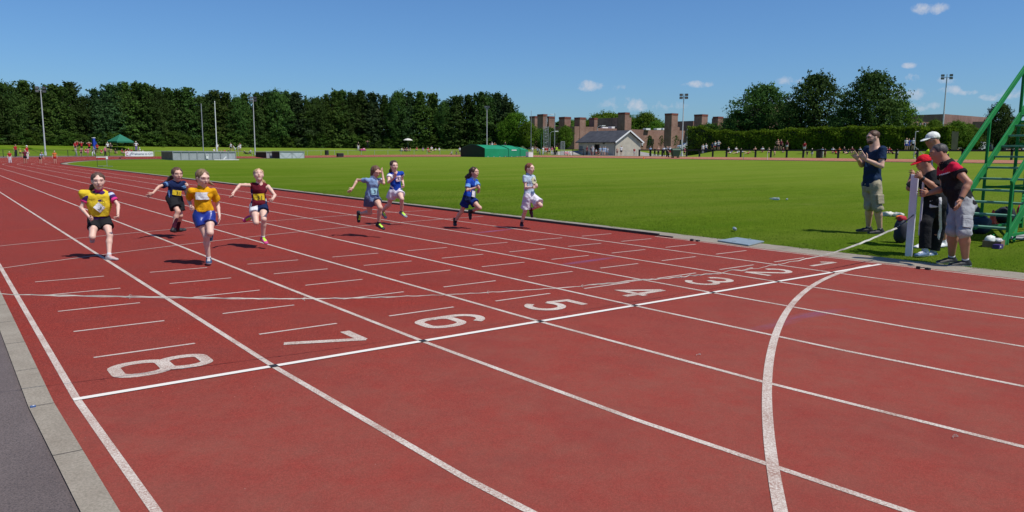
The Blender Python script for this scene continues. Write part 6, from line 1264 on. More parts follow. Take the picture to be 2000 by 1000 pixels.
bibpatch(body,J,.045,.105,.11,.13,cloth('pale_yellow_paper',(.66,.66,.42)),'4',tilt=.5,lz=.74,side=-.1)
# ---- clapping man on the grass
HM=.0085; Hc=1.93
sp=dict(nm='clap',base=(1705,454),H=Hc,psi=-52,psih=-58,pitch=-4,pel=(1703,358),neck=(1709.5,286),head=(1704.8,268.8),hh=27,armb=((1721.5,324.5),-1,(1690.5,311.5),-1,(1676,296.5),-1),arma=((1683,322.5),-1,(1676.5,312),-1,(1664,296),-1),lega=((1698,404.5),-1,(1696,443.5),1,(1673.5,451.5),-1),legb=((1714,406.5),-1,(1718.8,447.5),1,(1696,455),-1),curla=.12,curlb=.2,sw=.215,plant='b',plantboth=True,tma=-1,HN=.105,lean=.0)
J=pose(sp)
def pt(x,y,z,ds,al,dn): i=np.zeros(len(x),int); q=(x-.0)**2/.12+(z-.55)**2/.010; i[(y>.3)&(q<1)&(np.sin(x*14+z*30)>-.3)]=1; return i
CAR=cloth('beige_cargo',(.33,.29,.20))
def lpc(x,y,z,o): i=np.zeros(len(x),int); return i
body,P,A=figure(J,Hc,dict(skin='fair',top=[cloth('dark_navy_tee',(.014,.030,.070)),cloth('tee_print',(.06,.12,.26))],sleeve=.62,sflare=.022,hem=-.035,flare=.02,belly=.02,wr=.007,paint=pt,legs=[CAR],length=1.06,lflare=.026,hair=(.085,.042,.022),style='short',fringe=.04,shoe=[m_blksh,mat('grey_sole',(.2,.2,.2),.7),m_blksh],sock=sockW,sockh=.015),HM,'tall bearded man in a navy tee and beige cargo shorts clapping on the grass','person',adult=True,build=.96)
bd_=Field(HM*.8); hh=J['hh']; bd_.ell(P(0,.15,-.30),A,np.array([.285,.285,.22])*hh,.02); bd_.ell(P(0,.30,-.08),A,np.array([.19,.34,.135])*hh,.02,'s'); bd_.cone(P(0,.46,-.30),P(0,.46,-.25),.05*hh,.05*hh,.01,'s'); sdf_obj('beard',bd_,[hairmat((.075,.040,.024))],body,J['base'])
def glasses(body,J,P,A,hh,dark=True):
    m_=mat('dark_lens' if dark else 'clear_lens',(.012,.012,.014) if dark else (.25,.2,.18),.12); mb=MB(); b=J['base']
    for s_ in (-1,1):
        c=P(s_*.145,.445,.035); V=[]; n=10
        for j in range(n): a=2*math.pi*j/n; V.append(tuple(c+A[0]*math.cos(a)*.105*hh+A[2]*math.sin(a)*.065*hh-b-A[1]*abs(math.cos(a))*.02*hh*s_*math.copysign(1,math.cos(a)*s_)))
        V2=[tuple(np.array(v)+A[1]*.004) for v in V]; mb.add(V+V2,[tuple(range(n)),tuple(range(2*n-1,n-1,-1))]+[(k,(k+1)%n,n+(k+1)%n,n+k) for k in range(n)])
        mb.tube([tuple(P(s_*.24,.44,.05)-b),tuple(P(s_*.355,.25,.05)-b),tuple(P(s_*.37,-.02,.03)-b)],.0022,5)
    mb.tube([tuple(P(-.05,.47,.05)-b),tuple(P(.05,.47,.05)-b)],.0022,5); mb.build('glasses',m_,body)
glasses(body,J,P,A,hh)
# cargo pockets, belt end, drawcord
def cargo(body,J,H,q,s_,m,lat):
    hp,k_=J['h'+q],J['k'+q]; d=nrm(k_-hp); c=hp+(k_-hp)*.62+lat*s_*.088*H*.66; n=lat*s_; fd=np.cross(d,n)
    mb=MB(); 
    def bx(cc,w_,h_,t_): M=Matrix((tuple(fd),tuple(d),tuple(n))).transposed(); mb.box(tuple(cc-J['base']),(w_,h_,t_),rot=M)
    bx(c,.14,.16,.028); bx(c-d*.075,.15,.05,.036); bx(c+d*.07,.135,.02,.032); mb.build('cargo_pocket',m,body,bevel=.008)
cargo(body,J,Hc,'b',1,CAR,nrm(J['hb']-J['ha']))
# ---- man in the red cap leaning on the post
Hr=1.74
sp=dict(nm='redcap',base=(1812,502),H=Hr,psi=-66,psih=-62,pitch=-14,pel=(1826,392),neck=(1815,333),head=(1803.5,319),hh=31,armb=((1826.5,366.5),-1,(1798.5,346.5),-1,(1788,337),-1),arma=((1773.5,369.5),1,(1781.5,341),1,(1788,334.5),-1),lega=((1808,436),-1,(1806.5,491),1,(1790,502.5),-1),legb=((1834,441),1,(1822.5,491),1,(1808,500.5),-1),curla=.9,curlb=.9,sw=.205,plant='a',plantboth=True,HN=.085,lean=.03)
J=pose(sp)
def pt(x,y,z,ds,al,dn): i=np.zeros(len(x),int); m=al[:,1]; i[(x>.55)&(z>.35)&((np.abs(y-.22)<.13)|(np.abs(y+.22)<.13))&(m<.95)]=1; i[(z<.06)&(x>.6)]=1; return i
def lp(x,y,z,o):
    i=np.zeros(len(x),int); best,tt,sd_,fy=o[1]; i[(best<.16)&(sd_>.4)&(np.abs(fy-.01)<.019)&(x>0)]=1; return i
body,P,A=figure(J,Hr,dict(skin='tan',top=[BK,W_],sleeve=.98,sflare=.012,hem=-.04,flare=.02,belly=.03,wr=.006,paint=pt,legs=[BK,W_],legname='tracksuit_trousers',length=1.93,lflare=.018,wpaint=1,lpaint=lp,hair=(.05,.03,.02),style='short',shoe=[mat('blue_grey_shoe',(.10,.16,.26),.5),m_whsole,m_whsole],sock=sockW,sockh=.02),HM,'man in a red cap and black striped tracksuit trousers leaning on the white post','person',adult=True,build=1.06)
def cap(body,J,P,A,hh,m,name='cap',brim=1.,tick=None):
    f=Field(.006); f.ell(P(0,-.06,.17),A,np.array([.395,.475,.40])*hh,.02); f.cut(P(0,0,.13)+A[1]*0,-(A[2]+A[1]*-.12)); 
    g_=Field(.006); g_.ell(P(0,.40,.15),(A[0],nrm(A[1]-A[2]*.22),nrm(A[2]+A[1]*.22)),np.array([.33,.42*brim,.055])*hh,.02); 
    o=sdf_obj(name,f,[m],body,J['base']); sdf_obj('brim',g_,[m],o,J['base']); 
    b=MB(); b.lathe(tuple(P(0,-.06,.57)-J['base']),[(.03*hh,0),(.02*hh,.02*hh),(.002,.03*hh)],8); b.build('button',m,o)
    if tick:
        a=P(-.10,.34,.36); V=[a-J['base'],P(-.02,.40,.31)-J['base'],P(.14,.35,.39)-J['base'],P(-.02,.41,.335)-J['base']]; n_=nrm(A[1]+A[2]*.6)*.012; V=[v+n_ for v in V]; link_mesh('emblem',V+[v-n_*.2 for v in V],[(0,1,3),(1,2,3),(4,7,5),(5,7,6),(0,4,5,1),(1,5,6,2),(2,6,7,3),(3,7,4,0)],tick,o)
cap(body,J,P,A,J['hh'],cloth('red_cap_cloth',(.62,.015,.03)),tick=m_white)
mb=MB(); w_=J['wb']; d=nrm(J['wb']-J['eb']); mb.lathe(tuple(w_-d*.03-J['base']),[(.034,-.02),(.038,-.018),(.038,.018),(.034,.02)],14,ax=tuple(d)); mb.build('wristband',m_blk,body)
# ---- man in the white cap behind them
sp=dict(nm='whitecap',base=(1815,485),H=1.84,psi=-62,psih=-60,pitch=-12,pel=(1832,375),neck=(1829,291),head=(1820.5,273.5),hh=29,armb=((1846,330),1,(1838,360),-1,(1832,370),-1),arma=((1806,328),1,(1798,356),-1,(1794,368),-1),lega=((1812,424),-1,(1803,474),1,(1787,484),-1),legb=((1840,424),1,(1842.5,472.5),1,(1828,482.5),-1),sw=.205,plant='b',plantboth=True,lean=.0)
J=pose(sp)
HV=cloth('hi_vis_yellow',(.50,.80,.02)); DKB=cloth('dark_shirt',(.02,.025,.03))
def pt(x,y,z,ds,al,dn): i=np.zeros(len(x),int); m=np.max(np.where(ds<.07,al,-1),axis=1); i[(m<.05)&((np.abs(x)>.5)|(y<-.1))]=1; i[(np.abs(np.abs(x)-.42)<.06)&(y>0)]=2; return i
body,P,A=figure(J,1.84,dict(skin='tan',top=[DKB,HV,W_],sleeve=.55,sflare=.018,hem=-.03,belly=.03,flare=.02,paint=pt,legs=[NV],length=.92,lflare=.024,hair=(.22,.20,.18),style='short',shoe=[m_whsole,m_navysh,m_whsole],sock=sockW,sockh=.04),HM,'older man in a white cap and glasses standing behind the two leaning men','person',adult=True,build=1.02)
cap(body,J,P,A,J['hh'],cloth('white_cap_cloth',(.70,.72,.66))); glasses(body,J,P,A,J['hh'],False)
# ---- grey haired man in red and black at the front
Hm=1.83
sp=dict(nm='redman',base=(1872,519),H=Hm,psi=-70,psih=-70,pitch=-10,pel=(1879,394),neck=(1849,320),head=(1833,299),hh=34.5,armb=((1891.5,357),-1,(1875.5,391),-1,(1869.5,412),-1),arma=((1844,368),-1,(1812,378),-1,(1797,378),-1),lega=((1861,451),-1,(1858.5,502),1,(1832,511.5),-1),legb=((1883,454),-1,(1885.5,508),1,(1855,517.5),-1),curla=.5,curlb=.25,sw=.215,plant='b',plantboth=True,lean=.02)
J=pose(sp)
REDS=cloth('red_yoke',(.55,.015,.05))
def pt(x,y,z,ds,al,dn):
    i=np.zeros(len(x),int); m=np.max(np.where(ds<.075,al,-1),axis=1); i[(z>.80)&(m<.42)]=1; i[(z<.81)&(z>.785)&(m<.1)]=2
    st=(x-y*.05); on=(z>.70)&(x>.22)&(m<.42); i[on&((np.abs(y-.45)<.09)|(np.abs(y-.15)<.09)|(np.abs(y+.15)<.09))]=2; i[(z>.93)&(dn<.07)]=0; return i
GRS=cloth('light_grey_cargo',(.33,.34,.35))
body,P,A=figure(J,Hm,dict(skin='tan',top=[BK,REDS,W_],sleeve=.50,sflare=.022,hem=-.05,flare=.02,belly=.02,wr=.006,paint=pt,collar=[BK],legs=[GRS],length=1.02,lflare=.030,hair=(.062,.055,.052),style='short',fringe=.07,shoe=[m_blksh,m_whsole,m_blksh],sock=sockW,sockh=.02),HM,'grey haired man in black and red with pale grey cargo shorts stooping forward','person',adult=True,build=1.0)
cargo(body,J,Hm,'b',1,GRS,nrm(J['hb']-J['ha']))
mb=MB(); w_=J['wb']; d=nrm(J['wb']-J['eb']); mb.lathe(tuple(w_-d*.03-J['base']),[(.030,-.012),(.036,-.010),(.036,.010),(.030,.012)],14,ax=tuple(d)); mb.lathe(tuple(w_-d*.03+J['lat']*.034-J['base']),[(.02,-.004),(.02,.006)],12,ax=tuple(J['lat'])); mb.build('wristwatch',m_blk,body)
# ============================================================ SPECTATORS
def tmpl(kind,legs='shorts',hair='short',H=1.7):
    """a small simple figure facing -y, lateral +x, feet at the origin"""
    v=lambda *a: np.array(a,float)*H
    J=dict(base=np.zeros(3),fwd=v(0,-1,0)/H,lat=v(1,0,0)/H,hup=v(0,0,1)/H,hfw=v(0,-1,0)/H,hh=.135*H)
    pz=.53; nz_=.83; lean=0.
    if kind in 'TL': pz=.09; nz_=.39
    if kind=='L': nz_=.30; lean=.16
    if kind=='T': lean=.02
    if kind=='B': lean=-.18; nz_=.76
    J['pel']=v(0,0,pz); J['neck']=v(0,lean,nz_); J['head']=v(0,lean-.02,nz_+.095); w_=.105; J['sa']=v(-w_,lean,nz_-.03); J['sb']=v(w_,lean,nz_-.03); J['ha']=v(-.05,0,pz-.012); J['hb']=v(.05,0,pz-.012)
    if kind in 'TL':
        ky=-.20 if kind=='T' else -.24; kz=.20 if kind=='T' else .10
        for q,s in (('a',-1),('b',1)): J['k'+q]=v(s*.07,ky,kz); J['n'+q]=v(s*.06,ky-.10 if kind=='T' else ky-.22,.035); J['f'+q]=v(s*.07,ky-.20 if kind=='T' else ky-.30,.02)
    elif kind=='W':
        J['ka']=v(-.06,-.13,.31); J['na']=v(-.06,-.12,.05); J['fa']=v(-.07,-.22,.02); J['kb']=v(.06,.02,.29); J['nb']=v(.06,.18,.10); J['fb']=v(.06,.13,.01)
    else:
        for q,s in (('a',-1),('b',1)): J['k'+q]=v(s*.06,-.01,.28); J['n'+q]=v(s*.07,.02,.045); J['f'+q]=v(s*.085,-.08,.015)
    for q,s in (('a',-1),('b',1)):
        S=J['s'+q]/H
        if kind=='A': E=S+(s*.13,-.03,.08); W=v(s*.05,lean-.03,nz_+.14)/H
        elif kind=='H': E=S+(s*.11,.05,-.13); W=v(s*.09,-.05,pz+.05)/H
        elif kind=='F': E=S+(s*.05,-.06,-.15); W=S+(-s*.08,-.14,-.12)
        elif kind=='T': E=S+(s*.05,-.08,-.12); W=S+(s*.0,-.18,-.17)
        elif kind=='L': E=S+(s*.06,.08,-.13); W=S+(s*.08,.12,-.25)
        elif kind=='W': E=S+(s*.03,s*.07,-.15); W=S+(s*.02,s*.10-.09,-.26)
        elif kind=='B': E=S+(s*.02,-.03,-.16); W=S+(s*.0,-.10,-.28)
        else: E=S+(s*.04,.01,-.16); W=S+(s*.045,-.05,-.31)
        J['e'+q]=v(*E); J['w'+q]=v(*W); J['t'+q]=v(*(W+(W-E)/np.linalg.norm(W-E)*.07))
    o=dict(top=[cloth('t',(.5,.5,.5))],sleeve=.55,hem=-.02,gap=.014,legs=[cloth('t',(.5,.5,.5))],length=.55 if legs=='shorts' else 1.9,lflare=.015,hair=(.05,.03,.02),style={'short':'short','long':'straight'}[hair])
    body,P,A=figure(J,H,o,.021,None,simple=True); parts=[(c_.name.split('.')[0],c_.data) for c_ in body.children]; d=(body.data,[(n,m) for n,m in parts])
    for c_ in list(body.children): bpy.data.objects.remove(c_)
    bpy.data.objects.remove(body); return d
_TM={}
CC=dict(r=(.42,.02,.03),w=(.66,.66,.68),m=(.13,.02,.035),b=(.03,.07,.33),l=(.30,.42,.60),k=(.015,.015,.018),g=(.30,.31,.33),y=(.60,.52,.06),o=(.62,.16,.05),p=(.60,.14,.24),n=(.02,.03,.09),v=(.20,.13,.36),c=(.50,.42,.30),z=(.48,.78,.04),s=(.52,.30,.22))
CN=dict(r='red',w='white',m='maroon',b='blue',l='light blue',k='black',g='grey',y='yellow',o='orange',p='pink',n='navy',v='violet',c='cream',z='hi-vis yellow',s='peach')
PN=dict(S='standing',H='standing with hands on hips',A='with hands on head',W='walking',F='with folded arms',T='sitting',L='lounging',B='bending')
HR=[(.05,.028,.016),(.10,.055,.03),(.26,.15,.06),(.02,.014,.012),(.35,.22,.10)]
_k=0
def person(u,where,hgt,kind,ct,cl,lab,psi=None,leg='shorts',hat=None,grp=None):
    global _k; _k+=1; hs='long' if _k%3==0 else 'short'; key=(kind,leg,hs)
    if key not in _TM: _TM[key]=tmpl(*key)
    if isinstance(where,tuple): P=GT(u,where[0]); P[2]=float(T(P[0],P[1]))
    elif where<0: P=at_D(u,-where)
    else: P=at_rho(u,where)
    bd,parts=_TM[key]; sc=hgt/1.7; psi=random.uniform(-70,70) if psi is None else psi
    a=math.atan2(C[1]-P[1],C[0]-P[0])+R(psi)+math.pi/2
    b=bpy.data.objects.new('person',bd); COL.objects.link(b); b.location=tuple(P); b.rotation_euler=(0,0,a); b.scale=(sc*(1.0 if hgt>1.5 else .96),)*2+(sc,)
    sk=SKIN[['fair','pale','mid','fair'][_k%4]]; b.material_slots[0].link='OBJECT'; b.material_slots[0].material=sk
    tag(b,lab,'person',grp)
    for n,me in parts:
        o=bpy.data.objects.new({'shirt':'shirt','shorts':'trousers' if leg!='shorts' else 'shorts','hair':'hair'}.get(n,n),me); COL.objects.link(o); o.parent=b; o.material_slots[0].link='OBJECT'
        col={'shirt':CC[ct],'shorts':CC[cl]}.get(n)
        o.material_slots[0].material=cloth('cloth_'+CN[ct if n=='shirt' else cl].replace(' ','_'),col) if col else (cloth('hat_white',(.7,.7,.68)) if hat=='w' else cloth('hat_red',(.45,.02,.03)) if hat=='r' else hairmat(HR[_k%5]))
    return b
TR='trousers'
g1='people on the track at the far left'; g2='red shirted team on the bank'; g3='people along the far left fence'; g4='children on the bank behind the cages'; g5='people under the trees by the parasol'; g6='people above the green covers'; g7='crowd at the paved gap'; g8='people in front of the pavilion'; g9='people right of the pavilion'; g10='people on the bank before the hedge'; g11='people at the right end of the hedge'
for a in [
 (20,(319.5,),1.32,'S','r','w','child in a red top standing at the very left edge of the far track',0,TR,None,g1),
 (50,(320.3,),1.55,'S','m','k','figure in a maroon top between the red and pale blue children on the far track',10,'shorts',None,g1),
 (80,(320.8,),1.38,'B','l','k','child in a pale blue top standing on the far track beside the floodlight mast foot',30,'shorts',None,g1),
 (108,(320.2,),1.42,'S','o','r','child in an orange vest and red shorts, rightmost on the far track',0,'shorts',None,g1),
 (54,(312.5,),1.75,'S','r','w','adult in a white cap and red top behind the maroon figure on the far track',60,TR,'w',g1),
 (30,49.2,1.65,'S','r','k','adult in a red top and black trousers by the fence at the far left',40,TR,None,g3),
 (39,48.8,1.15,'S','y','k','small child in yellow beside the red topped adult at the far left fence',0,'shorts',None,g3),
 (148,48.9,1.35,'W','g','g','child in grey striding beside the first black fence post under the red shirts',50,TR,None,g3),
 (158,48.9,1.2,'S','p','k','child in pink at the fence, second from the left under the red shirts',0,'shorts',None,g3),
 (171,49.2,1.3,'S','p','p','child all in bright pink at the fence below the tall blue box',0,'shorts',None,g3),
 (182.5,48.9,1.5,'W','g','w','person in grey and white stepping along the fence below the tall blue box',-50,TR,None,g3),
 (205,48.8,1.45,'S','p','k','person in a pink top and black trousers at the fence left of the banner',20,TR,'w',g3),
 (147,53.5,1.5,'S','r','k','person in red, leftmost of the team standing on the bank',30,'shorts',None,g2),
 (151.5,54.2,1.45,'A','r','k','person in red just behind the leftmost red shirt on the bank',-20,'shorts',None,g2),
 (159.5,53.5,1.5,'A','r','k','person in red with raised arms, second cluster from the left on the bank',0,'shorts',None,g2),
 (167,52.8,1.3,'T','r','w','person in red sitting between two standing team mates left of the blue box',0,'shorts',None,g2),
 (174.5,53.2,1.55,'A','r','k','person in red holding both hands to the head just left of the blue box',0,'shorts',None,g2),
 (190,52.6,1.5,'H','r','k','person in red with hands on hips just right of the tall blue box',0,'shorts',None,g2),
 (197.5,52.2,1.3,'T','r','k','person in red sitting right of the one with hands on hips',10,'shorts',None,g2),
 (210.5,53.2,1.6,'S','w','k','person in white and a white cap standing left of the gazebo',10,'shorts','w',g2),
 (216.5,52.8,1.6,'F','k','k','person in black with folded arms standing left of the gazebo leg',-10,'shorts',None,g2),
 (225,52.3,1.4,'T','k','s','dark topped person with bare legs sitting left of the gazebo leg',30,'shorts',None,g2),
 (238,52.3,1.4,'T','r','w','person in red and white sitting under the gazebo, left one',30,'shorts',None,g2),
 (243.5,52.5,1.4,'L','r','r','person in red lounging under the gazebo, right one',-40,'shorts',None,g2),
 (251,52.8,1.4,'T','m','w','person in maroon sitting just outside the gazebo to the right',0,'shorts',None,g2),
 (256.5,52.5,1.4,'T','r','s','person in red sitting above the right end of the banner',40,'shorts',None,g2),
 (266,53.6,1.7,'H','w','v','adult in white with violet trousers and hands on hips above the banner end',0,TR,'w',g2),
 (272.5,53,1.5,'T','w','p','person in a white hat sitting right of the adult in violet trousers',-60,'shorts','w',g2),
 (276.5,52.3,1.4,'L','w','s','bare legged person lounging furthest right above the banner',-60,'shorts',None,g2),
 (418,53,1.45,'T','w','r','child in white sitting just left of the tall white post',40,'shorts',None,g4),
 (424.5,53.6,1.55,'S','w','k','child in white standing directly behind the tall white post',0,'shorts',None,g4),
 (433.5,52.6,1.35,'L','s','r','child lounging in red shorts right of the tall white post',60,'shorts',None,g4),
 (438.5,52.4,1.4,'T','r','r','child all in red sitting right of the tall white post',20,'shorts',None,g4),
 (445,52.8,1.4,'L','k','k','child in black lounging between the red child and the white group',-30,'shorts',None,g4),
 (451,54,1.6,'S','w','n','child in a white top and navy shorts, tallest of the white group',-30,'shorts',None,g4),
 (458.5,53,1.5,'B','w','w','child all in white bending forward in the white group',-60,'shorts',None,g4),
 (464,53.4,1.5,'B','w','w','child all in white stooping, second from right of the white group',50,'shorts',None,g4),
 (469,53.8,1.55,'S','w','w','child all in white, rightmost of the white group',-10,'shorts','r',g4),
 (479,52.2,1.5,'L','k','k','person in black lying on the grass left of the light mesh cages',70,TR,None,g4),
 (489,52.5,1.45,'T','w','k','person in white with a red hat sitting by the foot of the floodlight mast',-60,'shorts','r',g4),
 (700,55,1.65,'S','k','w','person in a black top and pale trousers standing at the pink blanket',30,TR,None,g5),
 (718,57,1.6,'A','k','k','person in black with raised arms in the shade right of the pink blanket',0,TR,None,g5),
 (785,54,1.4,'T','w','w','person in white sitting at the left under the white parasol',60,'shorts',None,g5),
 (790,54.3,1.5,'T','m','k','person in maroon sitting under the left half of the white parasol',20,TR,None,g5),
 (794.5,54,1.5,'T','m','m','person all in maroon sitting at the pole of the white parasol',0,TR,None,g5),
 (801,54.2,1.4,'T','c','c','person in cream sitting at the right under the white parasol',-50,'shorts',None,g5),
 (814,55,1.3,'T','r','k','person in red sitting apart, first to the right of the parasol',0,'shorts',None,g5),
 (826,54.5,1.35,'T','v','w','person in violet sitting between two groups right of the parasol',20,'shorts',None,g5),
 (836,54.3,1.5,'T','r','r','person all in red sitting left of the one in white right of the parasol',0,'shorts',None,g5),
 (839,52.6,1.3,'L','r','s','child in red lounging lowest on the bank right of the parasol',60,'shorts',None,g5),
 (843,55,1.6,'T','w','k','person in white and black sitting between the red ones right of the parasol',0,'shorts',None,g5),
 (849.5,54.5,1.4,'L','w','r','person in white and red lounging right of the black and white one',-60,'shorts',None,g5),
 (858,54.5,1.3,'T','w','w','person in white sitting alone before the green covers',0,'shorts',None,g5),
 (881.5,49.2,1.35,'T','w','k','person in white crouching at the fence left of the green covers',-50,'shorts',None,g6),
 (891,49.2,1.4,'T','k','g','person in dark clothes crouching nearest the green covers on the left',50,'shorts',None,g6),
 (898,49,1.5,'S','w','k','person in white standing half behind the dark end of the green covers',0,'shorts',None,g6),
 (911,54.5,1.45,'T','r','k','person in red, leftmost head above the green covers',0,'shorts',None,g6),
 (916.5,54.5,1.4,'T','r','w','second red top from the left above the green covers',10,'shorts',None,g6),
 (924,54.8,1.5,'T','w','w','person in white above the first arch of the green covers',0,'shorts',None,g6),
 (928.5,55,1.6,'T','w','k','person in white with dark legs above the first arch of the green covers',-30,'shorts',None,g6),
 (935,54.6,1.5,'T','w','s','person in white just left of the pole above the green covers',0,'shorts',None,g6),
 (956.5,54.5,1.55,'S','r','k','person in red just right of the pole above the green covers',0,'shorts',None,g6),
 (961,55,1.75,'S','w','k','tallest person in white above the green covers, in a white hat',0,'shorts','w',g6),
 (966,54.6,1.7,'S','o','k','person in orange right of the tallest one above the green covers',0,'shorts',None,g6),
 (969.5,54.3,1.5,'S','s','r','person in peach, fourth right of the pole above the green covers',10,'shorts',None,g6),
 (975,54.5,1.4,'T','c','k','person in cream sitting above the middle section of the green covers',0,'shorts',None,g6),
 (980,54.5,1.4,'T','y','k','person in yellow sitting above the middle section of the green covers',0,'shorts',None,g6),
 (986.5,55,1.8,'S','k','k','person in black standing alone, rightmost above the green covers',30,TR,None,g6),
 (1040,50.5,1.6,'S','w','g','person in white and grey standing just right of the white crate',40,TR,None,g7),
 (1050,50,1.5,'H','w','k','person in white with hands on hips left of the lattice',0,'shorts',None,g7),
 (1054,49.5,1.4,'B','w','g','person in white bending beside the green pole',-40,TR,None,g7),
 (1061,49,1.6,'S','w','w','person all in white at the left foot of the lattice',40,TR,None,g7),
 (1065.5,49.2,1.55,'S','r','w','person in red at the foot of the lattice',0,'shorts',None,g7),
 (1069,49.6,1.5,'S','r','k','second person in red at the foot of the lattice, the right one',20,'shorts',None,g7),
 (1073,49,1.5,'W','w','k','person in white walking right of the lattice',-50,'shorts',None,g7),
 (1078,49.4,1.6,'S','p','w','person in pink and white left of the marshal in yellow',10,TR,None,g7),
 (1083,49.5,1.65,'S','k','k','person in black directly left of the marshal in yellow',0,TR,None,g7),
 (1087,48.9,1.75,'S','z','k','marshal in a hi-vis yellow jacket by the open gate frame',0,TR,None,g7),
 (1103.5,52,1.45,'T','p','k','person in pink sitting just right of the gate frame',0,'shorts',None,g7),
 (1108,52,1.45,'T','p','g','second person in pink sitting right of the gate frame',30,'shorts',None,g7),
 (1113,52,1.45,'T','w','s','person in white sitting in front of the lit brick wall corner',-20,'shorts',None,g7),
 (1146.5,49.8,1.75,'S','m','k','person in maroon and black at the left end of the pavilion wall',50,TR,None,g8),
 (1154.5,50.4,1.6,'S','k','m','dark figure behind the tall one in white before the pavilion',20,TR,None,g8),
 (1158,49.5,1.75,'S','w','w','tall person all in white left of the pavilion door',-30,'shorts','w',g8),
 (1164.5,49.4,1.2,'S','w','r','small child in white left of the pavilion door',0,'shorts',None,g8),
 (1169,49.2,1.3,'T','k','k','dark child sitting in front of the pavilion door',0,'shorts',None,g8),
 (1172.5,49.8,1.6,'S','l','g','person in light blue in the pavilion doorway',20,'shorts',None,g8),
 (1178.5,49.6,1.65,'S','l','w','person in light blue right of the doorway, left of a pair',0,'shorts',None,g8),
 (1182,49.9,1.65,'S','l','l','person all in light blue right of the pavilion doorway',30,'shorts',None,g8),
 (1186.5,49.2,1.5,'S','w','l','person in white and light blue right of the pavilion doorway',-30,'shorts',None,g8),
 (1205.5,49.6,1.45,'S','s','m','child in peach standing at the corner of the pavilion gable',0,'shorts',None,g8),
 (1213.5,49.4,1.8,'S','w','k','man in a white top and black shorts before the pavilion gable',20,'shorts',None,g8),
 (1239,49.2,1.4,'S','r','w','child in a red shirt and white shorts before the pavilion gable',0,'shorts',None,g8),
 (1254,-160,1.7,'S','w','k','person in white and black behind the right corner of the pavilion',0,'shorts',None,g9),
 (1270.5,54,1.7,'S','l','k','person in light blue behind the black railing right of the pavilion',0,TR,None,g9),
 (1279,54,1.5,'S','k','k','person in black between the light blue and the peach ones',0,TR,None,g9),
 (1286,52.5,1.65,'S','s','k','person in peach behind the black railing right of the pavilion',20,TR,None,g9),
 (1296.5,52,1.7,'S','w','k','person in white behind the railing below the stepped tower',0,TR,None,g9),
 (1303,51,1.7,'S','w','k','second person in white below the stepped tower, half behind the walker',-20,TR,None,g9),
 (1304,(308.5,),1.72,'W','k','k','person all in black walking on the track left of the green bin',60,TR,None,g9),
 (1308.5,50.5,1.7,'S','w','r','person in white and red just left of the green bin',0,'shorts',None,g9),
 (1324,54,1.6,'S','w','g','person in white just right of the green bin',0,'shorts',None,g9),
 (1337,56,1.5,'S','p','k','person in pink behind the slim floodlight mast',0,'shorts',None,g9),
 (1373,56.8,1.65,'S','w','g','person in white and grey, leftmost before the hedge',20,TR,None,g10),
 (1379,56.6,1.6,'S','w','n','person in white and navy, second before the hedge',0,TR,None,g10),
 (1391,57,1.5,'S','n','k','person in navy left of the one in red trousers before the hedge',0,'shorts',None,g10),
 (1396.5,56.8,1.65,'S','w','r','person in white with red shorts before the left part of the hedge',0,'shorts',None,g10),
 (1403,57,1.75,'H','w','n','person in white with hands on hips before the left part of the hedge',-20,'shorts',None,g10),
 (1423,54.5,1.6,'T','w','k','person in white sitting, left of the lounging group before the hedge',-50,'shorts',None,g10),
 (1427,53.6,1.4,'L','v','w','person in violet lounging under the first sitting one before the hedge',-60,'shorts',None,g10),
 (1438,55.5,1.4,'T','w','w','person all in white sitting in the middle of the lounging group',20,'shorts',None,g10),
 (1440,53.4,1.5,'L','w','s','bare legged person in white lying nearest the fence in the lounging group',-70,'shorts',None,g10),
 (1450,54.4,1.5,'L','n','w','person in navy lying right in the lounging group before the hedge',70,'shorts',None,g10),
 (1462,53.4,1.4,'L','s','r','person in peach lying in front of the fence right of the lounging group',-60,'shorts',None,g10),
 (1475,55,1.5,'T','s','k','person in peach sitting left of a pair before the hedge',0,'shorts',None,g10),
 (1489.5,55,1.55,'T','w','r','person in white sitting above the short thin rod',0,'shorts',None,g10),
 (1502,54.5,1.4,'T','c','k','person in cream sitting left of the leaning one at the black fence',0,'shorts',None,g10),
 (1513,49.2,1.65,'W','k','s','person in black leaning forward at the black fence with bare legs',50,'shorts',None,g10),
 (1519,56.5,1.75,'H','s','k','person in a pink hat standing with hands on hips before the hedge middle',0,'shorts','r',g10),
 (1525,56.5,1.7,'S','m','k','person in maroon standing beside the pink hat before the hedge middle',10,'shorts',None,g10),
 (1530,54.8,1.4,'T','m','s','person in maroon sitting below the standing trio before the hedge',0,'shorts',None,g10),
 (1537,56,1.6,'S','m','w','person in maroon and white, rightmost of the standing trio',-30,'shorts',None,g10),
 (1571,54,1.75,'S','r','w','man in a bright red shirt and white shorts on the bank',150,'shorts',None,g10),
 (1577,50,1.1,'B','k','k','small dark child stooping at the fence below the bright red shirt',0,'shorts',None,g10),
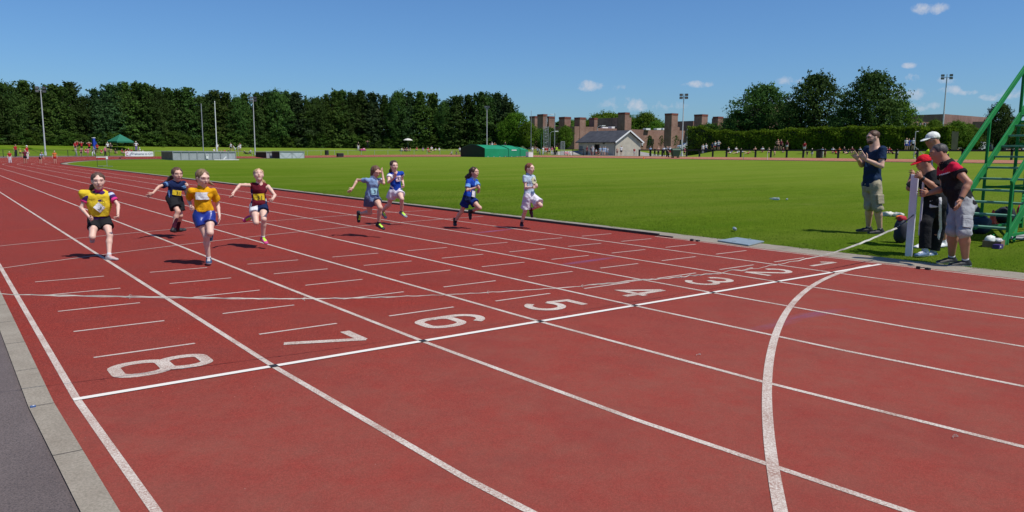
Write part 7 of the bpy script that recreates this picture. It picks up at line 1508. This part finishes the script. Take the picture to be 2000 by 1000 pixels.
 (1586.5,49,1.3,'S','n','w','child in navy with a white hat at the black fence',0,'shorts','w',g10),
 (1606.5,49.2,1.45,'S','l','w','child in light blue and white right of the dark litter bin',20,TR,None,g10),
 (1612,49,1.25,'S','m','m','small child in maroon right of the dark litter bin',0,TR,None,g10),
 (1627,54.5,1.5,'T','w','r','person in white sitting, first to the right of the litter bin pair',0,'shorts',None,g10),
 (1633.5,53.8,1.4,'L','r','r','person in red lounging between two sitting ones above the fence',30,'shorts',None,g10),
 (1639.5,54.5,1.5,'T','o','s','person in orange sitting left of the dark group above the fence',0,'shorts',None,g10),
 (1649,54.6,1.6,'T','k','n','person in black sitting in the dark group left of the clapping hands',20,'shorts',None,g10),
 (1656,54,1.4,'L','n','k','person in navy lounging in the dark group left of the clapping hands',-30,'shorts',None,g10),
 (1664.5,54.6,1.6,'T','m','k','person in maroon sitting just above the clapping hands',0,'shorts',None,g10),
 (1680,54.5,1.5,'T','w','k','person in white sitting close behind the clapping man',-40,'shorts',None,g10),
 (1732,54.3,1.5,'T','w','v','person in white sitting just right of the clapping man',0,'shorts',None,g11),
 (1737,54.5,1.5,'T','r','v','person in red sitting right of the clapping man',20,'shorts',None,g11),
 (1744,54,1.4,'L','m','k','person in maroon lounging right of the red one near the clapping man',60,'shorts',None,g11),
 (1753,49.6,1.2,'S','w','k','small child in white at the black fence left of the red cap',0,'shorts',None,g11),
 (1769.5,56.5,1.7,'S','w','b','person in white and blue, left of the blue trio by the hedge',20,'shorts',None,g11),
 (1774.5,56.8,1.6,'S','b','b','person all in blue, middle of the blue trio by the hedge',0,'shorts',None,g11),
 (1783,57,1.65,'S','w','k','person in white and black, right of the blue trio by the hedge',0,'shorts',None,g11),
 (1790,54,1.4,'T','w','b','person in white sitting beside the goal frame',0,'shorts',None,g11),
 (1937,-100,1.7,'S','c','c','person all in cream walking by the parked cars under the stair rail',-60,TR,None,g11)]:
    person(*a)
for o in SC.objects:
    l=o.get('label')
    if l and (len(l.split())>16 or len(l.split())<4): print('LONG',len(l.split()),l)
